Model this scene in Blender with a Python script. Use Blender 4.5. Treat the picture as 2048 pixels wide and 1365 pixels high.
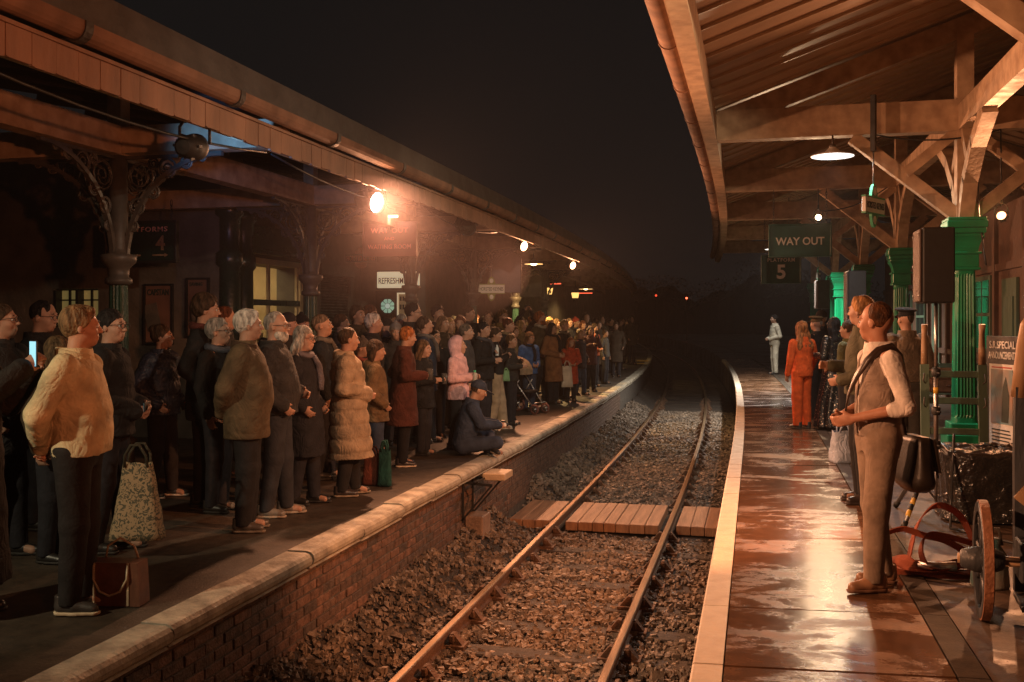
import bpy, math, random
import numpy as np
HAZE = 0.0005
from mathutils import Vector, Matrix

random.seed(7)
rng = np.random.default_rng(11)
scene = bpy.context.scene
for _o in list(bpy.data.objects):
    bpy.data.objects.remove(_o)
col = scene.collection
PI = math.pi

# ------------------------------------------------------------------ camera, night sky, exposure
cam_data = bpy.data.cameras.new('camera')
cam_data.sensor_width = 36.0
cam_data.lens = 35.16
cam_data.shift_y = -(682.5 - 643.0) / 2048.0
cam_data.clip_start = 0.05
cam_data.clip_end = 900
cam = bpy.data.objects.new('camera', cam_data)
col.objects.link(cam)
cam.location = (0, 0, 1.65)
cam.rotation_euler = (math.radians(90), 0, math.atan(486 / 2000))
scene.camera = cam

world = bpy.data.worlds.new('World')
scene.world = world
world.use_nodes = True
_bg = world.node_tree.nodes['Background']
_bg.inputs['Color'].default_value = (1.0, 0.965, 0.955, 1)
_bg.inputs['Strength'].default_value = 0.0060

scene.view_settings.view_transform = 'Standard'
scene.view_settings.look = 'None'
scene.view_settings.exposure = 0.0
scene.view_settings.gamma = 1.0
scene.view_settings.use_curve_mapping = False
scene.cycles.use_denoising = True
scene.cycles.use_adaptive_sampling = False
scene.cycles.sampling_pattern = 'BLUE_NOISE'
scene.cycles.sample_clamp_direct = 10.0
scene.cycles.max_bounces = 6
scene.cycles.diffuse_bounces = 3
scene.cycles.glossy_bounces = 3
scene.cycles.volume_bounces = 0
scene.cycles.sample_clamp_indirect = 0.3
scene.cycles.caustics_reflective = False
scene.cycles.caustics_refractive = False
scene.cycles.use_light_tree = True

# ------------------------------------------------------------------ naming helpers
def tag(o, label=None, cat=None, group=None, kind=None):
    if label: o['label'] = label
    if cat: o['category'] = cat
    if group: o['group'] = group
    if kind: o['kind'] = kind
    return o

def empty(name, loc=(0, 0, 0), rz=0.0, parent=None, scale=1.0):
    o = bpy.data.objects.new(name, None)
    o.empty_display_size = 0.1
    col.objects.link(o)
    o.location = loc
    o.rotation_euler = (0, 0, rz)
    if scale != 1.0: o.scale = (scale,) * 3
    if parent: o.parent = parent
    return o

def thing(name, label, cat, loc=(0, 0, 0), rz=0.0, group=None, scale=1.0):
    return tag(empty(name, loc, rz, None, scale), label, cat, group)

def link(name, me, parent=None, loc=None, rot=None, scale=None):
    o = bpy.data.objects.new(name, me)
    col.objects.link(o)
    if parent: o.parent = parent
    if loc is not None: o.location = loc
    if rot is not None: o.rotation_euler = rot
    if scale is not None: o.scale = scale
    return o

def copy_tree(o, parent=None):
    c = o.copy()
    col.objects.link(c)
    if parent: c.parent = parent
    for ch in o.children: copy_tree(ch, c)
    return c

# ------------------------------------------------------------------ mesh builder
class MB:
    def __init__(self): self.v = []; self.f = []; self.sm = []
    def add(self, vs, fs, smooth=False):
        b = len(self.v); self.v += [tuple(p) for p in vs]
        self.f += [tuple(i + b for i in f) for f in fs]; self.sm += [smooth] * len(fs)
        return self
    def box(self, x0, x1, y0, y1, z0, z1, M=None):
        vs = [(x, y, z) for z in (z0, z1) for y in (y0, y1) for x in (x0, x1)]
        if M is not None: vs = [M @ Vector(p) for p in vs]
        return self.add(vs, [(0, 2, 3, 1), (4, 5, 7, 6), (0, 1, 5, 4), (2, 6, 7, 3), (0, 4, 6, 2), (1, 3, 7, 5)])
    def bbox(self, x0, x1, y0, y1, z0, z1, b=.006, M=None):
        """box with chamfered edges"""
        vs = []; fs = []
        X = (x0, x1); Y = (y0, y1); Z = (z0, z1)
        idx = {}
        for i in (0, 1):
            for j in (0, 1):
                for k in (0, 1):
                    sx, sy, sz = (b if i == 0 else -b), (b if j == 0 else -b), (b if k == 0 else -b)
                    idx[i, j, k] = len(vs)
                    vs += [(X[i], Y[j] + sy, Z[k] + sz), (X[i] + sx, Y[j], Z[k] + sz), (X[i] + sx, Y[j] + sy, Z[k])]
        q = lambda i, j, k, a: idx[i, j, k] + a
        fs += [(q(0,0,0,0), q(0,0,1,0), q(0,1,1,0), q(0,1,0,0)), (q(1,0,0,0), q(1,1,0,0), q(1,1,1,0), q(1,0,1,0)),
               (q(0,0,0,1), q(1,0,0,1), q(1,0,1,1), q(0,0,1,1)), (q(0,1,0,1), q(0,1,1,1), q(1,1,1,1), q(1,1,0,1)),
               (q(0,0,0,2), q(0,1,0,2), q(1,1,0,2), q(1,0,0,2)), (q(0,0,1,2), q(1,0,1,2), q(1,1,1,2), q(0,1,1,2))]
        for i in (0, 1):
            for j in (0, 1):
                fs.append((q(i,j,0,0), q(i,j,0,1), q(i,j,1,1), q(i,j,1,0)))
                fs.append((q(i,0,j,0), q(i,0,j,2), q(i,1,j,2), q(i,1,j,0)))
                fs.append((q(0,i,j,1), q(0,i,j,2), q(1,i,j,2), q(1,i,j,1)))
                for k in (0, 1):
                    fs.append((q(i,j,k,0), q(i,j,k,1), q(i,j,k,2)))
        if M is not None: vs = [M @ Vector(p) for p in vs]
        return self.add(vs, fs)
    def beam(self, p, q, w, h, up=(0, 0, 1)):
        """rectangular bar from p to q, w across, h along up"""
        p = Vector(p); q = Vector(q); d = (q - p).normalized(); up = Vector(up)
        if abs(d.dot(up)) > .98: up = Vector((0, 1, 0))
        s = d.cross(up).normalized(); u = s.cross(d)
        vs = []
        for c in (p, q):
            for a, b in ((-1, -1), (1, -1), (1, 1), (-1, 1)):
                vs.append(c + s * (a * w / 2) + u * (b * h / 2))
        return self.add(vs, [(0, 3, 2, 1), (4, 5, 6, 7), (0, 1, 5, 4), (1, 2, 6, 5), (2, 3, 7, 6), (3, 0, 4, 7)])
    def tube(self, pts, r, n=8, closed=False, flat=1.0, caps=True):
        pts = [Vector(p) for p in pts]; m = len(pts)
        rs = r if isinstance(r, (list, tuple)) else [r] * m
        vs = []; prev = None
        for i, p in enumerate(pts):
            if closed: t = pts[(i + 1) % m] - pts[i - 1]
            else: t = pts[min(i + 1, m - 1)] - pts[max(i - 1, 0)]
            t.normalize()
            if prev is None:
                a = Vector((0, 0, 1)) if abs(t.z) < .9 else Vector((1, 0, 0))
                s = t.cross(a).normalized()
            else:
                s = (prev - t * prev.dot(t)).normalized()
            prev = s; u = t.cross(s)
            for k in range(n):
                a = 2 * PI * k / n
                vs.append(p + s * (math.cos(a) * rs[i]) + u * (math.sin(a) * rs[i] * flat))
        fs = []
        for i in range(m if closed else m - 1):
            for k in range(n):
                j = (i + 1) % m
                fs.append((i * n + k, i * n + (k + 1) % n, j * n + (k + 1) % n, j * n + k))
        if caps and not closed:
            fs.append(tuple(range(n - 1, -1, -1))); fs.append(tuple((m - 1) * n + k for k in range(n)))
        return self.add(vs, fs, True)
    def lathe(self, prof, n=20, c=(0, 0, 0), axis='z', smooth=True, caps=True):
        vs = []; m = len(prof)
        for r, z in prof:
            for k in range(n):
                a = 2 * PI * k / n; x, y = r * math.cos(a), r * math.sin(a)
                p = {'z': (x, y, z), 'x': (z, x, y), 'y': (y, z, x)}[axis]
                vs.append((p[0] + c[0], p[1] + c[1], p[2] + c[2]))
        fs = [(i * n + k, i * n + (k + 1) % n, (i + 1) * n + (k + 1) % n, (i + 1) * n + k) for i in range(m - 1) for k in range(n)]
        if caps:
            fs.append(tuple(range(n - 1, -1, -1))); fs.append(tuple((m - 1) * n + k for k in range(n)))
        return self.add(vs, fs, smooth)
    def prism(self, poly, a, b, axis='y'):
        """polygon [(u,w)] extruded a..b; axis y: (u,.,w)  x: (.,u,w)  z: (u,w,.)"""
        n = len(poly)
        mk = {'y': lambda u, w, t: (u, t, w), 'x': lambda u, w, t: (t, u, w), 'z': lambda u, w, t: (u, w, t)}[axis]
        vs = [mk(u, w, a) for u, w in poly] + [mk(u, w, b) for u, w in poly]
        fs = [tuple(range(n)), tuple(range(2 * n - 1, n - 1, -1))]
        fs += [(i, n + i, n + (i + 1) % n, (i + 1) % n) for i in range(n)]
        return self.add(vs, fs)
    def sweep(self, prof, ys, off, smooth=False, closed=True):
        """profile [(x,z)] carried along the line with sideways offset off(y)"""
        n = len(prof); vs = [(x + off(y), y, z) for y in ys for x, z in prof]
        fs = [(i * n + k, i * n + (k + 1) % n, (i + 1) * n + (k + 1) % n, (i + 1) * n + k)
              for i in range(len(ys) - 1) for k in range(n if closed else n - 1)]
        if closed: fs += [tuple(range(n - 1, -1, -1)), tuple((len(ys) - 1) * n + k for k in range(n))]
        return self.add(vs, fs, smooth)
    def mesh(self, name):
        me = bpy.data.meshes.new(name)
        me.from_pydata(self.v, [], self.f)
        me.polygons.foreach_set('use_smooth', self.sm)
        me.update()
        import bmesh
        bm = bmesh.new(); bm.from_mesh(me); bmesh.ops.recalc_face_normals(bm, faces=bm.faces); bm.to_mesh(me); bm.free()
        return me
    def build(self, name, mat, parent=None, loc=None, rot=None, color=None):
        me = self.mesh(name)
        if mat: me.materials.append(mat)
        o = link(name, me, parent, loc, rot)
        if color: o.color = (*color, 1)
        return o

def np_mesh(name, verts, quads, mat=None, smooth=True):
    me = bpy.data.meshes.new(name)
    nq = len(quads); k = quads.shape[1]
    me.vertices.add(len(verts)); me.vertices.foreach_set('co', np.ascontiguousarray(verts, dtype=np.float32).ravel())
    me.loops.add(nq * k); me.loops.foreach_set('vertex_index', np.ascontiguousarray(quads, dtype=np.int32).ravel())
    me.polygons.add(nq)
    me.polygons.foreach_set('loop_start', np.arange(0, nq * k, k, dtype=np.int32))
    me.polygons.foreach_set('use_smooth', np.full(nq, smooth, dtype=bool))
    me.update(calc_edges=True)
    if mat: me.materials.append(mat)
    return me

# ------------------------------------------------------------------ materials
def N(nt, t, **kw):
    n = nt.nodes.new(t)
    for k, v in kw.items(): setattr(n, k, v)
    return n

def mat(name, c1, c2=None, rough=.6, rough2=None, metal=0.0, scale=6.0, bump=.2, bscale=None, coords='Object', spec=.5,
        use_obj=False, stretch=(1, 1, 1), dist=.02, coat=0.0, detail=5.0, folds=0.0):
    m = bpy.data.materials.new(name); m.use_nodes = True
    nt = m.node_tree; b = nt.nodes['Principled BSDF']
    tc = N(nt, 'ShaderNodeTexCoord')
    mp = N(nt, 'ShaderNodeMapping'); mp.inputs['Scale'].default_value = stretch
    if coords == 'World':
        g = N(nt, 'ShaderNodeNewGeometry'); nt.links.new(g.outputs['Position'], mp.inputs['Vector'])
    else:
        nt.links.new(tc.outputs[coords], mp.inputs['Vector'])
    n1 = N(nt, 'ShaderNodeTexNoise'); n1.inputs['Scale'].default_value = scale; n1.inputs['Detail'].default_value = detail
    nt.links.new(mp.outputs[0], n1.inputs['Vector'])
    ramp = N(nt, 'ShaderNodeMapRange'); ramp.inputs[1].default_value = .32; ramp.inputs[2].default_value = .68
    nt.links.new(n1.outputs['Fac'], ramp.inputs[0])
    mix = N(nt, 'ShaderNodeMix', data_type='RGBA')
    nt.links.new(ramp.outputs[0], mix.inputs[0])
    c2 = c2 or tuple(x * .62 for x in c1)
    mix.inputs[6].default_value = (*c1, 1); mix.inputs[7].default_value = (*c2, 1)
    out = mix.outputs[2]
    if use_obj:
        oi = N(nt, 'ShaderNodeObjectInfo')
        mu = N(nt, 'ShaderNodeMix', data_type='RGBA', blend_type='MULTIPLY'); mu.inputs[0].default_value = 1
        nt.links.new(oi.outputs['Color'], mu.inputs[6]); nt.links.new(out, mu.inputs[7]); out = mu.outputs[2]
    nt.links.new(out, b.inputs['Base Color'])
    b.inputs['Metallic'].default_value = metal
    b.inputs['Specular IOR Level'].default_value = spec
    b.inputs['Coat Weight'].default_value = coat
    if rough2 is None: b.inputs['Roughness'].default_value = rough
    else:
        mr = N(nt, 'ShaderNodeMapRange'); mr.inputs[3].default_value = rough; mr.inputs[4].default_value = rough2
        nt.links.new(ramp.outputs[0], mr.inputs[0]); nt.links.new(mr.outputs[0], b.inputs['Roughness'])
    if bump > 0:
        n2 = N(nt, 'ShaderNodeTexNoise'); n2.inputs['Scale'].default_value = bscale or scale * 6; n2.inputs['Detail'].default_value = 4
        nt.links.new(mp.outputs[0], n2.inputs['Vector'])
        bp = N(nt, 'ShaderNodeBump'); bp.inputs['Strength'].default_value = bump; bp.inputs['Distance'].default_value = dist
        nt.links.new(n2.outputs['Fac'], bp.inputs['Height']); nt.links.new(bp.outputs[0], b.inputs['Normal'])
        if folds:
            n3 = N(nt, 'ShaderNodeTexNoise'); n3.inputs['Scale'].default_value = 7.5; n3.inputs['Detail'].default_value = 2.5; n3.inputs['Distortion'].default_value = 1.6
            mp3 = N(nt, 'ShaderNodeMapping'); mp3.inputs['Scale'].default_value = (1, 1, .8); mp3.inputs['Rotation'].default_value = (.5, .4, 0)
            nt.links.new(tc.outputs['Object'], mp3.inputs['Vector']); nt.links.new(mp3.outputs[0], n3.inputs['Vector'])
            ab = N(nt, 'ShaderNodeMath', operation='SUBTRACT'); ab.inputs[1].default_value = .5; nt.links.new(n3.outputs['Fac'], ab.inputs[0])
            a2 = N(nt, 'ShaderNodeMath', operation='ABSOLUTE'); nt.links.new(ab.outputs[0], a2.inputs[0])
            bp3 = N(nt, 'ShaderNodeBump'); bp3.inputs['Strength'].default_value = folds; bp3.inputs['Distance'].default_value = .09
            nt.links.new(a2.outputs[0], bp3.inputs['Height']); nt.links.new(bp.outputs[0], bp3.inputs['Normal']); nt.links.new(bp3.outputs[0], b.inputs['Normal'])
    return m

def emat(name, c, strength):
    m = bpy.data.materials.new(name); m.use_nodes = True
    b = m.node_tree.nodes['Principled BSDF']
    b.inputs['Base Color'].default_value = (*[min(1, x) for x in c], 1)
    b.inputs['Emission Color'].default_value = (*c, 1); b.inputs['Emission Strength'].default_value = strength
    m.cycles.emission_sampling = 'NONE'
    return m

M = {}
M['fabric'] = mat('fabric', (1, 1, 1), (.55, .55, .55), rough=.85, scale=9, bump=.5, bscale=55, use_obj=True, dist=.006, spec=.2, folds=.36)
M['trouser_fabric'] = mat('trouser_fabric', (1, 1, 1), (.6, .6, .6), rough=.85, scale=9, bump=.5, bscale=70, use_obj=True, dist=.004, spec=.2, folds=.13)
M['shiny_fabric'] = mat('shiny_fabric', (1, 1, 1), (.7, .7, .7), rough=.5, scale=7, bump=.5, bscale=26, use_obj=True, dist=.008, spec=.4, folds=.5)
M['skin'] = mat('skin', (1, 1, 1), (.78, .70, .66), rough=.55, scale=14, bump=.15, bscale=120, use_obj=True, dist=.003, spec=.35)
M['hair'] = mat('hair', (1.3, 1.25, 1.2), (.3, .29, .28), rough=.62, scale=34, bump=1.0, bscale=70, use_obj=True, dist=.02, stretch=(1, 1, .35), spec=.18)
M['leather'] = mat('leather', (1, 1, 1), (.6, .6, .6), rough=.4, scale=14, bump=.3, bscale=70, use_obj=True, dist=.004)
M['paint'] = mat('paint', (1, 1, 1), (.72, .7, .68), rough=.35, rough2=.55, scale=4, bump=.25, bscale=30, use_obj=True, dist=.004)
M['rubber'] = mat('rubber', (1, 1, 1), (.75, .72, .7), rough=.7, scale=20, bump=.2, use_obj=True, dist=.003)
M['timber_paint'] = mat('timber_paint', (.58, .41, .26), (.34, .22, .135), rough=.55, rough2=.75, scale=6, bump=.6, bscale=20, detail=9, coords='World', dist=.006)
M['roof_board'] = mat('roof_board', (.64, .43, .28), (.44, .29, .19), rough=.55, scale=2.2, bump=.4, bscale=14, coords='World', dist=.006, stretch=(.35, 1, 1))
M['fascia'] = mat('fascia', (.34, .19, .12), (.22, .125, .08), rough=.6, scale=5, bump=.5, bscale=22, coords='World', dist=.008, stretch=(1, 1, .35))
M['gutter'] = mat('gutter', (.27, .15, .095), (.15, .085, .055), rough=.75, rough2=.85, scale=4, bump=.4, bscale=20, coords='World', dist=.006)
M['dark_timber'] = mat('dark_timber', (.05, .045, .04), (.028, .025, .022), rough=.6, scale=4, bump=.4, bscale=18, coords='World')
M['lead'] = mat('lead', (.10, .095, .09), (.06, .055, .052), rough=.6, scale=3, bump=.4, bscale=12, coords='World')
M['green_iron'] = mat('green_iron', (.004, .27, .11), (.003, .18, .072), rough=.28, rough2=.42, scale=5, bump=.25, bscale=26, dist=.004)
M['dark_iron'] = mat('dark_iron', (.10, .085, .07), (.05, .045, .04), rough=.4, rough2=.6, scale=6, bump=.35, bscale=30, dist=.005)
M['green_wood'] = mat('green_wood', (.11, .17, .115), (.06, .10, .068), rough=.4, rough2=.6, scale=5, bump=.4, bscale=25, stretch=(1, 1, .3), dist=.005)
M['raw_wood'] = mat('raw_wood', (.42, .27, .15), (.26, .15, .08), rough=.5, scale=8, bump=.4, bscale=30, stretch=(1, 1, .2), dist=.005)
M['black'] = mat('black', (.018, .018, .018), (.010, .010, .010), rough=.45, rough2=.65, scale=8, bump=.3, bscale=60, dist=.003)
M['steel'] = mat('steel', (.55, .55, .56), (.38, .38, .38), rough=.3, rough2=.45, metal=1, scale=6, bump=.1)
M['brick'] = mat('brick', (1.15, 1.1, 1.1), (.42, .40, .38), rough=.8, scale=16, bump=.8, bscale=60, use_obj=True, dist=.012, coords='World')
M['mortar'] = mat('mortar', (.10, .085, .07), (.06, .05, .042), rough=.9, scale=8, bump=.7, bscale=50, coords='World')
M['coping'] = mat('coping', (.44, .39, .30), (.20, .17, .13), rough=.65, rough2=.85, scale=6, bump=.7, bscale=26, coords='World', dist=.012)
M['white_line'] = mat('white_line', (.72, .62, .50), (.52, .43, .34), rough=.35, rough2=.6, scale=7, bump=.5, bscale=30, coords='World', dist=.008)
M['rail_side'] = mat('rail_side', (.13, .065, .032), (.07, .035, .02), rough=.75, scale=12, bump=.6, bscale=60, coords='World')
M['rail_top'] = mat('rail_top', (.30, .21, .13), (.18, .12, .075), rough=.45, rough2=.6, metal=1, scale=3, bump=.15, coords='World', stretch=(6, .4, 1))
M['sleeper'] = mat('sleeper', (.05, .034, .023), (.022, .016, .012), rough=.75, scale=3, bump=.9, bscale=18, coords='World', stretch=(.4, 5, 1), dist=.015)
M['plank'] = mat('plank', (.42, .23, .13), (.24, .125, .07), rough=.6, scale=3, bump=.8, bscale=16, coords='World', stretch=(5, .5, 1), dist=.012)
M['stone'] = mat('stone', (.28, .21, .155), (.06, .047, .037), rough=.55, rough2=.8, scale=9, bump=.5, bscale=50, coords='World', detail=2)
M['ballast_bed'] = mat('ballast_bed', (.075, .058, .045), (.02, .016, .013), rough=.85, scale=28, bump=1.0, bscale=34, coords='World', dist=.06)
M['earth'] = mat('earth', (.02, .018, .014), (.012, .011, .009), rough=.95, scale=1.2, bump=.6, coords='World')
M['dark_wall'] = mat('dark_wall', (.15, .125, .10), (.085, .072, .058), rough=.6, scale=3, bump=.4, bscale=18, coords='World')
M['dark_green'] = mat('dark_green', (.015, .035, .027), (.009, .022, .017), rough=.22, rough2=.4, scale=4, bump=.2, coords='World')
M['cream'] = mat('cream', (.62, .50, .30), (.5, .38, .22), rough=.6, scale=3, bump=.2)
M['sign_green'] = mat('sign_green', (.008, .085, .058), (.006, .06, .042), rough=.35, rough2=.45, scale=5, bump=.08, spec=.3)
M['sign_red'] = mat('sign_red', (.13, .035, .028), (.10, .025, .02), rough=.4, scale=5, bump=.1)
M['white_paint'] = mat('white_paint', (.80, .78, .72), (.66, .63, .58), rough=.4, scale=8, bump=.1)
M['batten_highlight'] = mat('batten_highlight', (.66, .50, .34), (.5, .36, .23), rough=.5, scale=4, bump=.3, coords='World')  # paler than the boards: light caught on lapped edges, put into the batten colour
M['letter_pink'] = mat('letter_pink', (.85, .42, .32), (.7, .33, .25), rough=.4, scale=8, bump=0)
M['plastic_wrap'] = mat('plastic_wrap', (.022, .02, .018), (.012, .011, .010), rough=.10, rough2=.22, scale=5, bump=1.0, bscale=9, dist=.05, coat=.4)
M['glass'] = mat('glass', (.03, .035, .03), (.02, .024, .02), rough=.05, scale=3, bump=0)

def wet_floor(name, c1, c2, dryr=.55, wetr=.10, pud=.5, spec=.4):
    m = bpy.data.materials.new(name); m.use_nodes = True
    nt = m.node_tree; b = nt.nodes['Principled BSDF']; lk = nt.links.new
    g = N(nt, 'ShaderNodeNewGeometry')
    def noise(sc, det, rough=.55, scale=(1, 1, 1), dis=0.0):
        mp = N(nt, 'ShaderNodeMapping'); mp.inputs['Scale'].default_value = scale; lk(g.outputs['Position'], mp.inputs['Vector'])
        n = N(nt, 'ShaderNodeTexNoise'); n.inputs['Scale'].default_value = sc; n.inputs['Detail'].default_value = det; n.inputs['Roughness'].default_value = rough; n.inputs['Distortion'].default_value = dis
        lk(mp.outputs[0], n.inputs['Vector']); return n.outputs['Fac']
    def rng_(v, lo, hi, a=0, bb=1):
        r = N(nt, 'ShaderNodeMapRange'); r.inputs[1].default_value = lo; r.inputs[2].default_value = hi; r.inputs[3].default_value = a; r.inputs[4].default_value = bb; lk(v, r.inputs[0]); return r.outputs[0]
    def mul(x, y):
        r = N(nt, 'ShaderNodeMath', operation='MULTIPLY'); lk(x, r.inputs[0])
        if isinstance(y, float): r.inputs[1].default_value = y
        else: lk(y, r.inputs[1])
        return r.outputs[0]
    big = noise(1.7, 11, .72, (.7, 1.25, 1), .3)
    w = rng_(big, pud - .05, pud + .06)                       # standing water
    damp = rng_(noise(.55, 5, .6, (.7, 1.2, 1)), .38, .58)     # damp patches
    mot = noise(9, 8, .7); grit = noise(70, 4, .6)
    mx = N(nt, 'ShaderNodeMix', data_type='RGBA'); mx.inputs[6].default_value = (*c1, 1); mx.inputs[7].default_value = (*c2, 1); lk(rng_(mot, .35, .65), mx.inputs[0])
    dm = N(nt, 'ShaderNodeMix', data_type='RGBA', blend_type='MULTIPLY'); dm.inputs[7].default_value = (.68, .62, .57, 1); lk(damp, dm.inputs[0]); lk(mx.outputs[2], dm.inputs[6])
    wc = N(nt, 'ShaderNodeMix', data_type='RGBA', blend_type='MULTIPLY'); wc.inputs[7].default_value = (.55, .49, .44, 1); lk(w, wc.inputs[0]); lk(dm.outputs[2], wc.inputs[6])
    lk(wc.outputs[2], b.inputs['Base Color'])
    rd = rng_(damp, 0, 1, dryr, dryr * .62)
    rm = N(nt, 'ShaderNodeMix', data_type='FLOAT'); lk(w, rm.inputs[0]); lk(rd, rm.inputs[2]); rm.inputs[3].default_value = wetr
    lk(rm.outputs[0], b.inputs['Roughness']); b.inputs['Specular IOR Level'].default_value = spec
    iv = rng_(w, 0, 1, .5, .02)
    bp = N(nt, 'ShaderNodeBump'); bp.inputs['Distance'].default_value = .006; lk(iv, bp.inputs['Strength']); lk(grit, bp.inputs['Height'])
    bp2 = N(nt, 'ShaderNodeBump'); bp2.inputs['Distance'].default_value = .012; bp2.inputs['Strength'].default_value = .16; lk(noise(6, 3, .5, (.6, 1.6, 1)), bp2.inputs['Height']); lk(bp.outputs[0], bp2.inputs['Normal'])
    lk(bp2.outputs[0], b.inputs['Normal'])
    return m

M['slab'] = wet_floor('slab', (.31, .178, .105), (.18, .104, .064), .56, .17, .455)
M['tarmac_wet'] = wet_floor('tarmac_wet', (.17, .115, .08), (.07, .054, .043), .65, .22, .58)
M['tarmac_dry'] = wet_floor('tarmac_dry', (.095, .074, .056), (.05, .041, .033), .75, .4, .64, .25)

# ------------------------------------------------------------------ flat lettering as thin meshes
_fonts = {}
def text_mesh(body, size=1.0, bold=.0, spacing=1.0, extrude=.003, sx=1.0):
    key = (body, size, bold, spacing, extrude)
    if key in _fonts: return _fonts[key]
    cu = bpy.data.curves.new('lettering', 'FONT'); cu.body = body; cu.size = size; cu.extrude = extrude; cu.offset = bold
    cu.align_x = 'CENTER'; cu.align_y = 'CENTER'; cu.space_character = spacing; cu.resolution_u = 3
    o = bpy.data.objects.new('lettering', cu); col.objects.link(o)
    dg = bpy.context.evaluated_depsgraph_get()
    me = bpy.data.meshes.new_from_object(o.evaluated_get(dg))
    me.name = 'lettering'
    bpy.data.objects.remove(o); bpy.data.curves.remove(cu)
    _fonts[key] = me
    return me

def lettering(body, parent, loc, width=None, height=None, m=None, bold=0.0, rz=0.0, spacing=1.0):
    """upright text facing local -Y, stretched to width x height"""
    me = text_mesh(body, 1.0, bold, spacing).copy()
    me.materials.clear(); me.materials.append(m or M['white_paint'])
    co = np.empty(len(me.vertices) * 3); me.vertices.foreach_get('co', co); co = co.reshape(-1, 3)
    w = np.ptp(co[:, 0]); h = np.ptp(co[:, 1])
    co[:, 0] -= (co[:, 0].max() + co[:, 0].min()) / 2; co[:, 1] -= (co[:, 1].max() + co[:, 1].min()) / 2
    sx = width / w if width else height / h
    sy = height / h if height else sx
    co *= np.array([sx, sy, 1]); me.vertices.foreach_set('co', co.ravel()); me.update()
    return link('lettering', me, parent, loc, (PI / 2, 0, rz))

# ------------------------------------------------------------------ the line's curve to the left
def dL(y): return -.0014 * max(0, y - 13) ** 2
def dR(y): return -.0011 * max(0, y - 13) ** 2
def dT(y): return -.00125 * max(0, y - 13) ** 2
def ylist(a, b, s=1.0):
    n = max(1, int(round((b - a) / s))); return [a + (b - a) * i / n for i in range(n + 1)]

# ================================================================== GROUND, TRACK, PLATFORMS
g = MB(); g.add([(-160, -20, -1.16), (160, -20, -1.16), (160, 260, -1.16), (-160, 260, -1.16)], [(0, 1, 2, 3)])
tag(g.build('ground', M['earth']), kind='structure')

def ballast_h(x, y):
    """height of the stone bed at sideways position x (before the curve)"""
    u = (x + 3.2)
    bank = np.clip(1 - u / .62, 0, 1) * (1 - .85 * np.clip(1.6 - np.abs(y - 13.3) * 1.25, 0, 1))
    wob = .03 * np.sin(y * 2.3 + x * 4) + .025 * np.sin(y * 5.1 - x * 7)
    h = -1.042 + .34 * bank ** 1.2 + wob * (.35 + bank)
    return h

bed = MB(); ys = ylist(3.5, 90, .4); xs = np.linspace(-3.22, -.2, 26)
vs = [(x + dT(y), y, float(ballast_h(x, y)) - .012) for y in ys for x in xs]
nx = len(xs)
bed.add(vs, [(i * nx + j, i * nx + j + 1, (i + 1) * nx + j + 1, (i + 1) * nx + j) for i in range(len(ys) - 1) for j in range(nx - 1)], True)
tag(bed.build('trackbed', M['ballast_bed']), kind='structure')

# loose ballast stones: real geometry, one mesh
def ballast():
    iv = np.array([(-1, -1, -1), (1, -1, -1), (1, 1, -1), (-1, 1, -1), (-1, -1, 1), (1, -1, 1), (1, 1, 1), (-1, 1, 1)]) * .72
    it = np.array([(0, 2, 1), (0, 3, 2), (4, 5, 6), (4, 6, 7), (0, 1, 5), (0, 5, 4), (1, 2, 6), (1, 6, 5), (2, 3, 7), (2, 7, 6), (3, 0, 4), (3, 4, 7)])
    n = 62000
    y = 4.0 + 26 * rng.random(n) ** 1.75
    x = -3.2 + 2.95 * rng.random(n)
    keep = ~((y > 12.45) & (y < 14.15) & (x > -3.1))
    ph = np.mod(y - SL0, SLD); on = (ph < .25) & (x > -3.0 + .0) & (x < -.5) & (rng.random(n) > .34)
    keep &= ~on
    x = x[keep]; y = y[keep]; n = len(x)
    s = .009 + .017 * rng.random(n) ** 2 + .004 * (y > 14)
    big = rng.random(n) < .03; s[big] *= 1.35
    z = ballast_h(x, y) + s * (.15 + .5 * rng.random(n))
    V = iv[None] * (1 + .85 * (rng.random((n, 8, 3)) - .5))
    V = V * (s[:, None, None] * (1 + .8 * (rng.random((n, 1, 3)) - .35)))
    a = rng.random(n) * 6.28; ca, sa = np.cos(a)[:, None], np.sin(a)[:, None]
    V = np.stack([V[..., 0] * ca - V[..., 1] * sa, V[..., 0] * sa + V[..., 1] * ca, V[..., 2]], -1)
    b = rng.random(n) * 6.28; cb, sb = np.cos(b)[:, None], np.sin(b)[:, None]
    V = np.stack([V[..., 0], V[..., 1] * cb - V[..., 2] * sb, V[..., 1] * sb + V[..., 2] * cb], -1)
    dx = np.array([dT(t_) for t_ in y])
    V += np.stack([x + dx, y, z], -1)[:, None]
    F = it[None] + 8 * np.arange(n)[:, None, None]
    me = np_mesh('ballast', V.reshape(-1, 3), F.reshape(-1, 3), M['stone'], False)
    tag(link('ballast_gravel', me), 'loose grey brown ballast stones around the rails', 'gravel', kind='stuff')
SL0, SLD = 4.05, .74
ballast()

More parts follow.
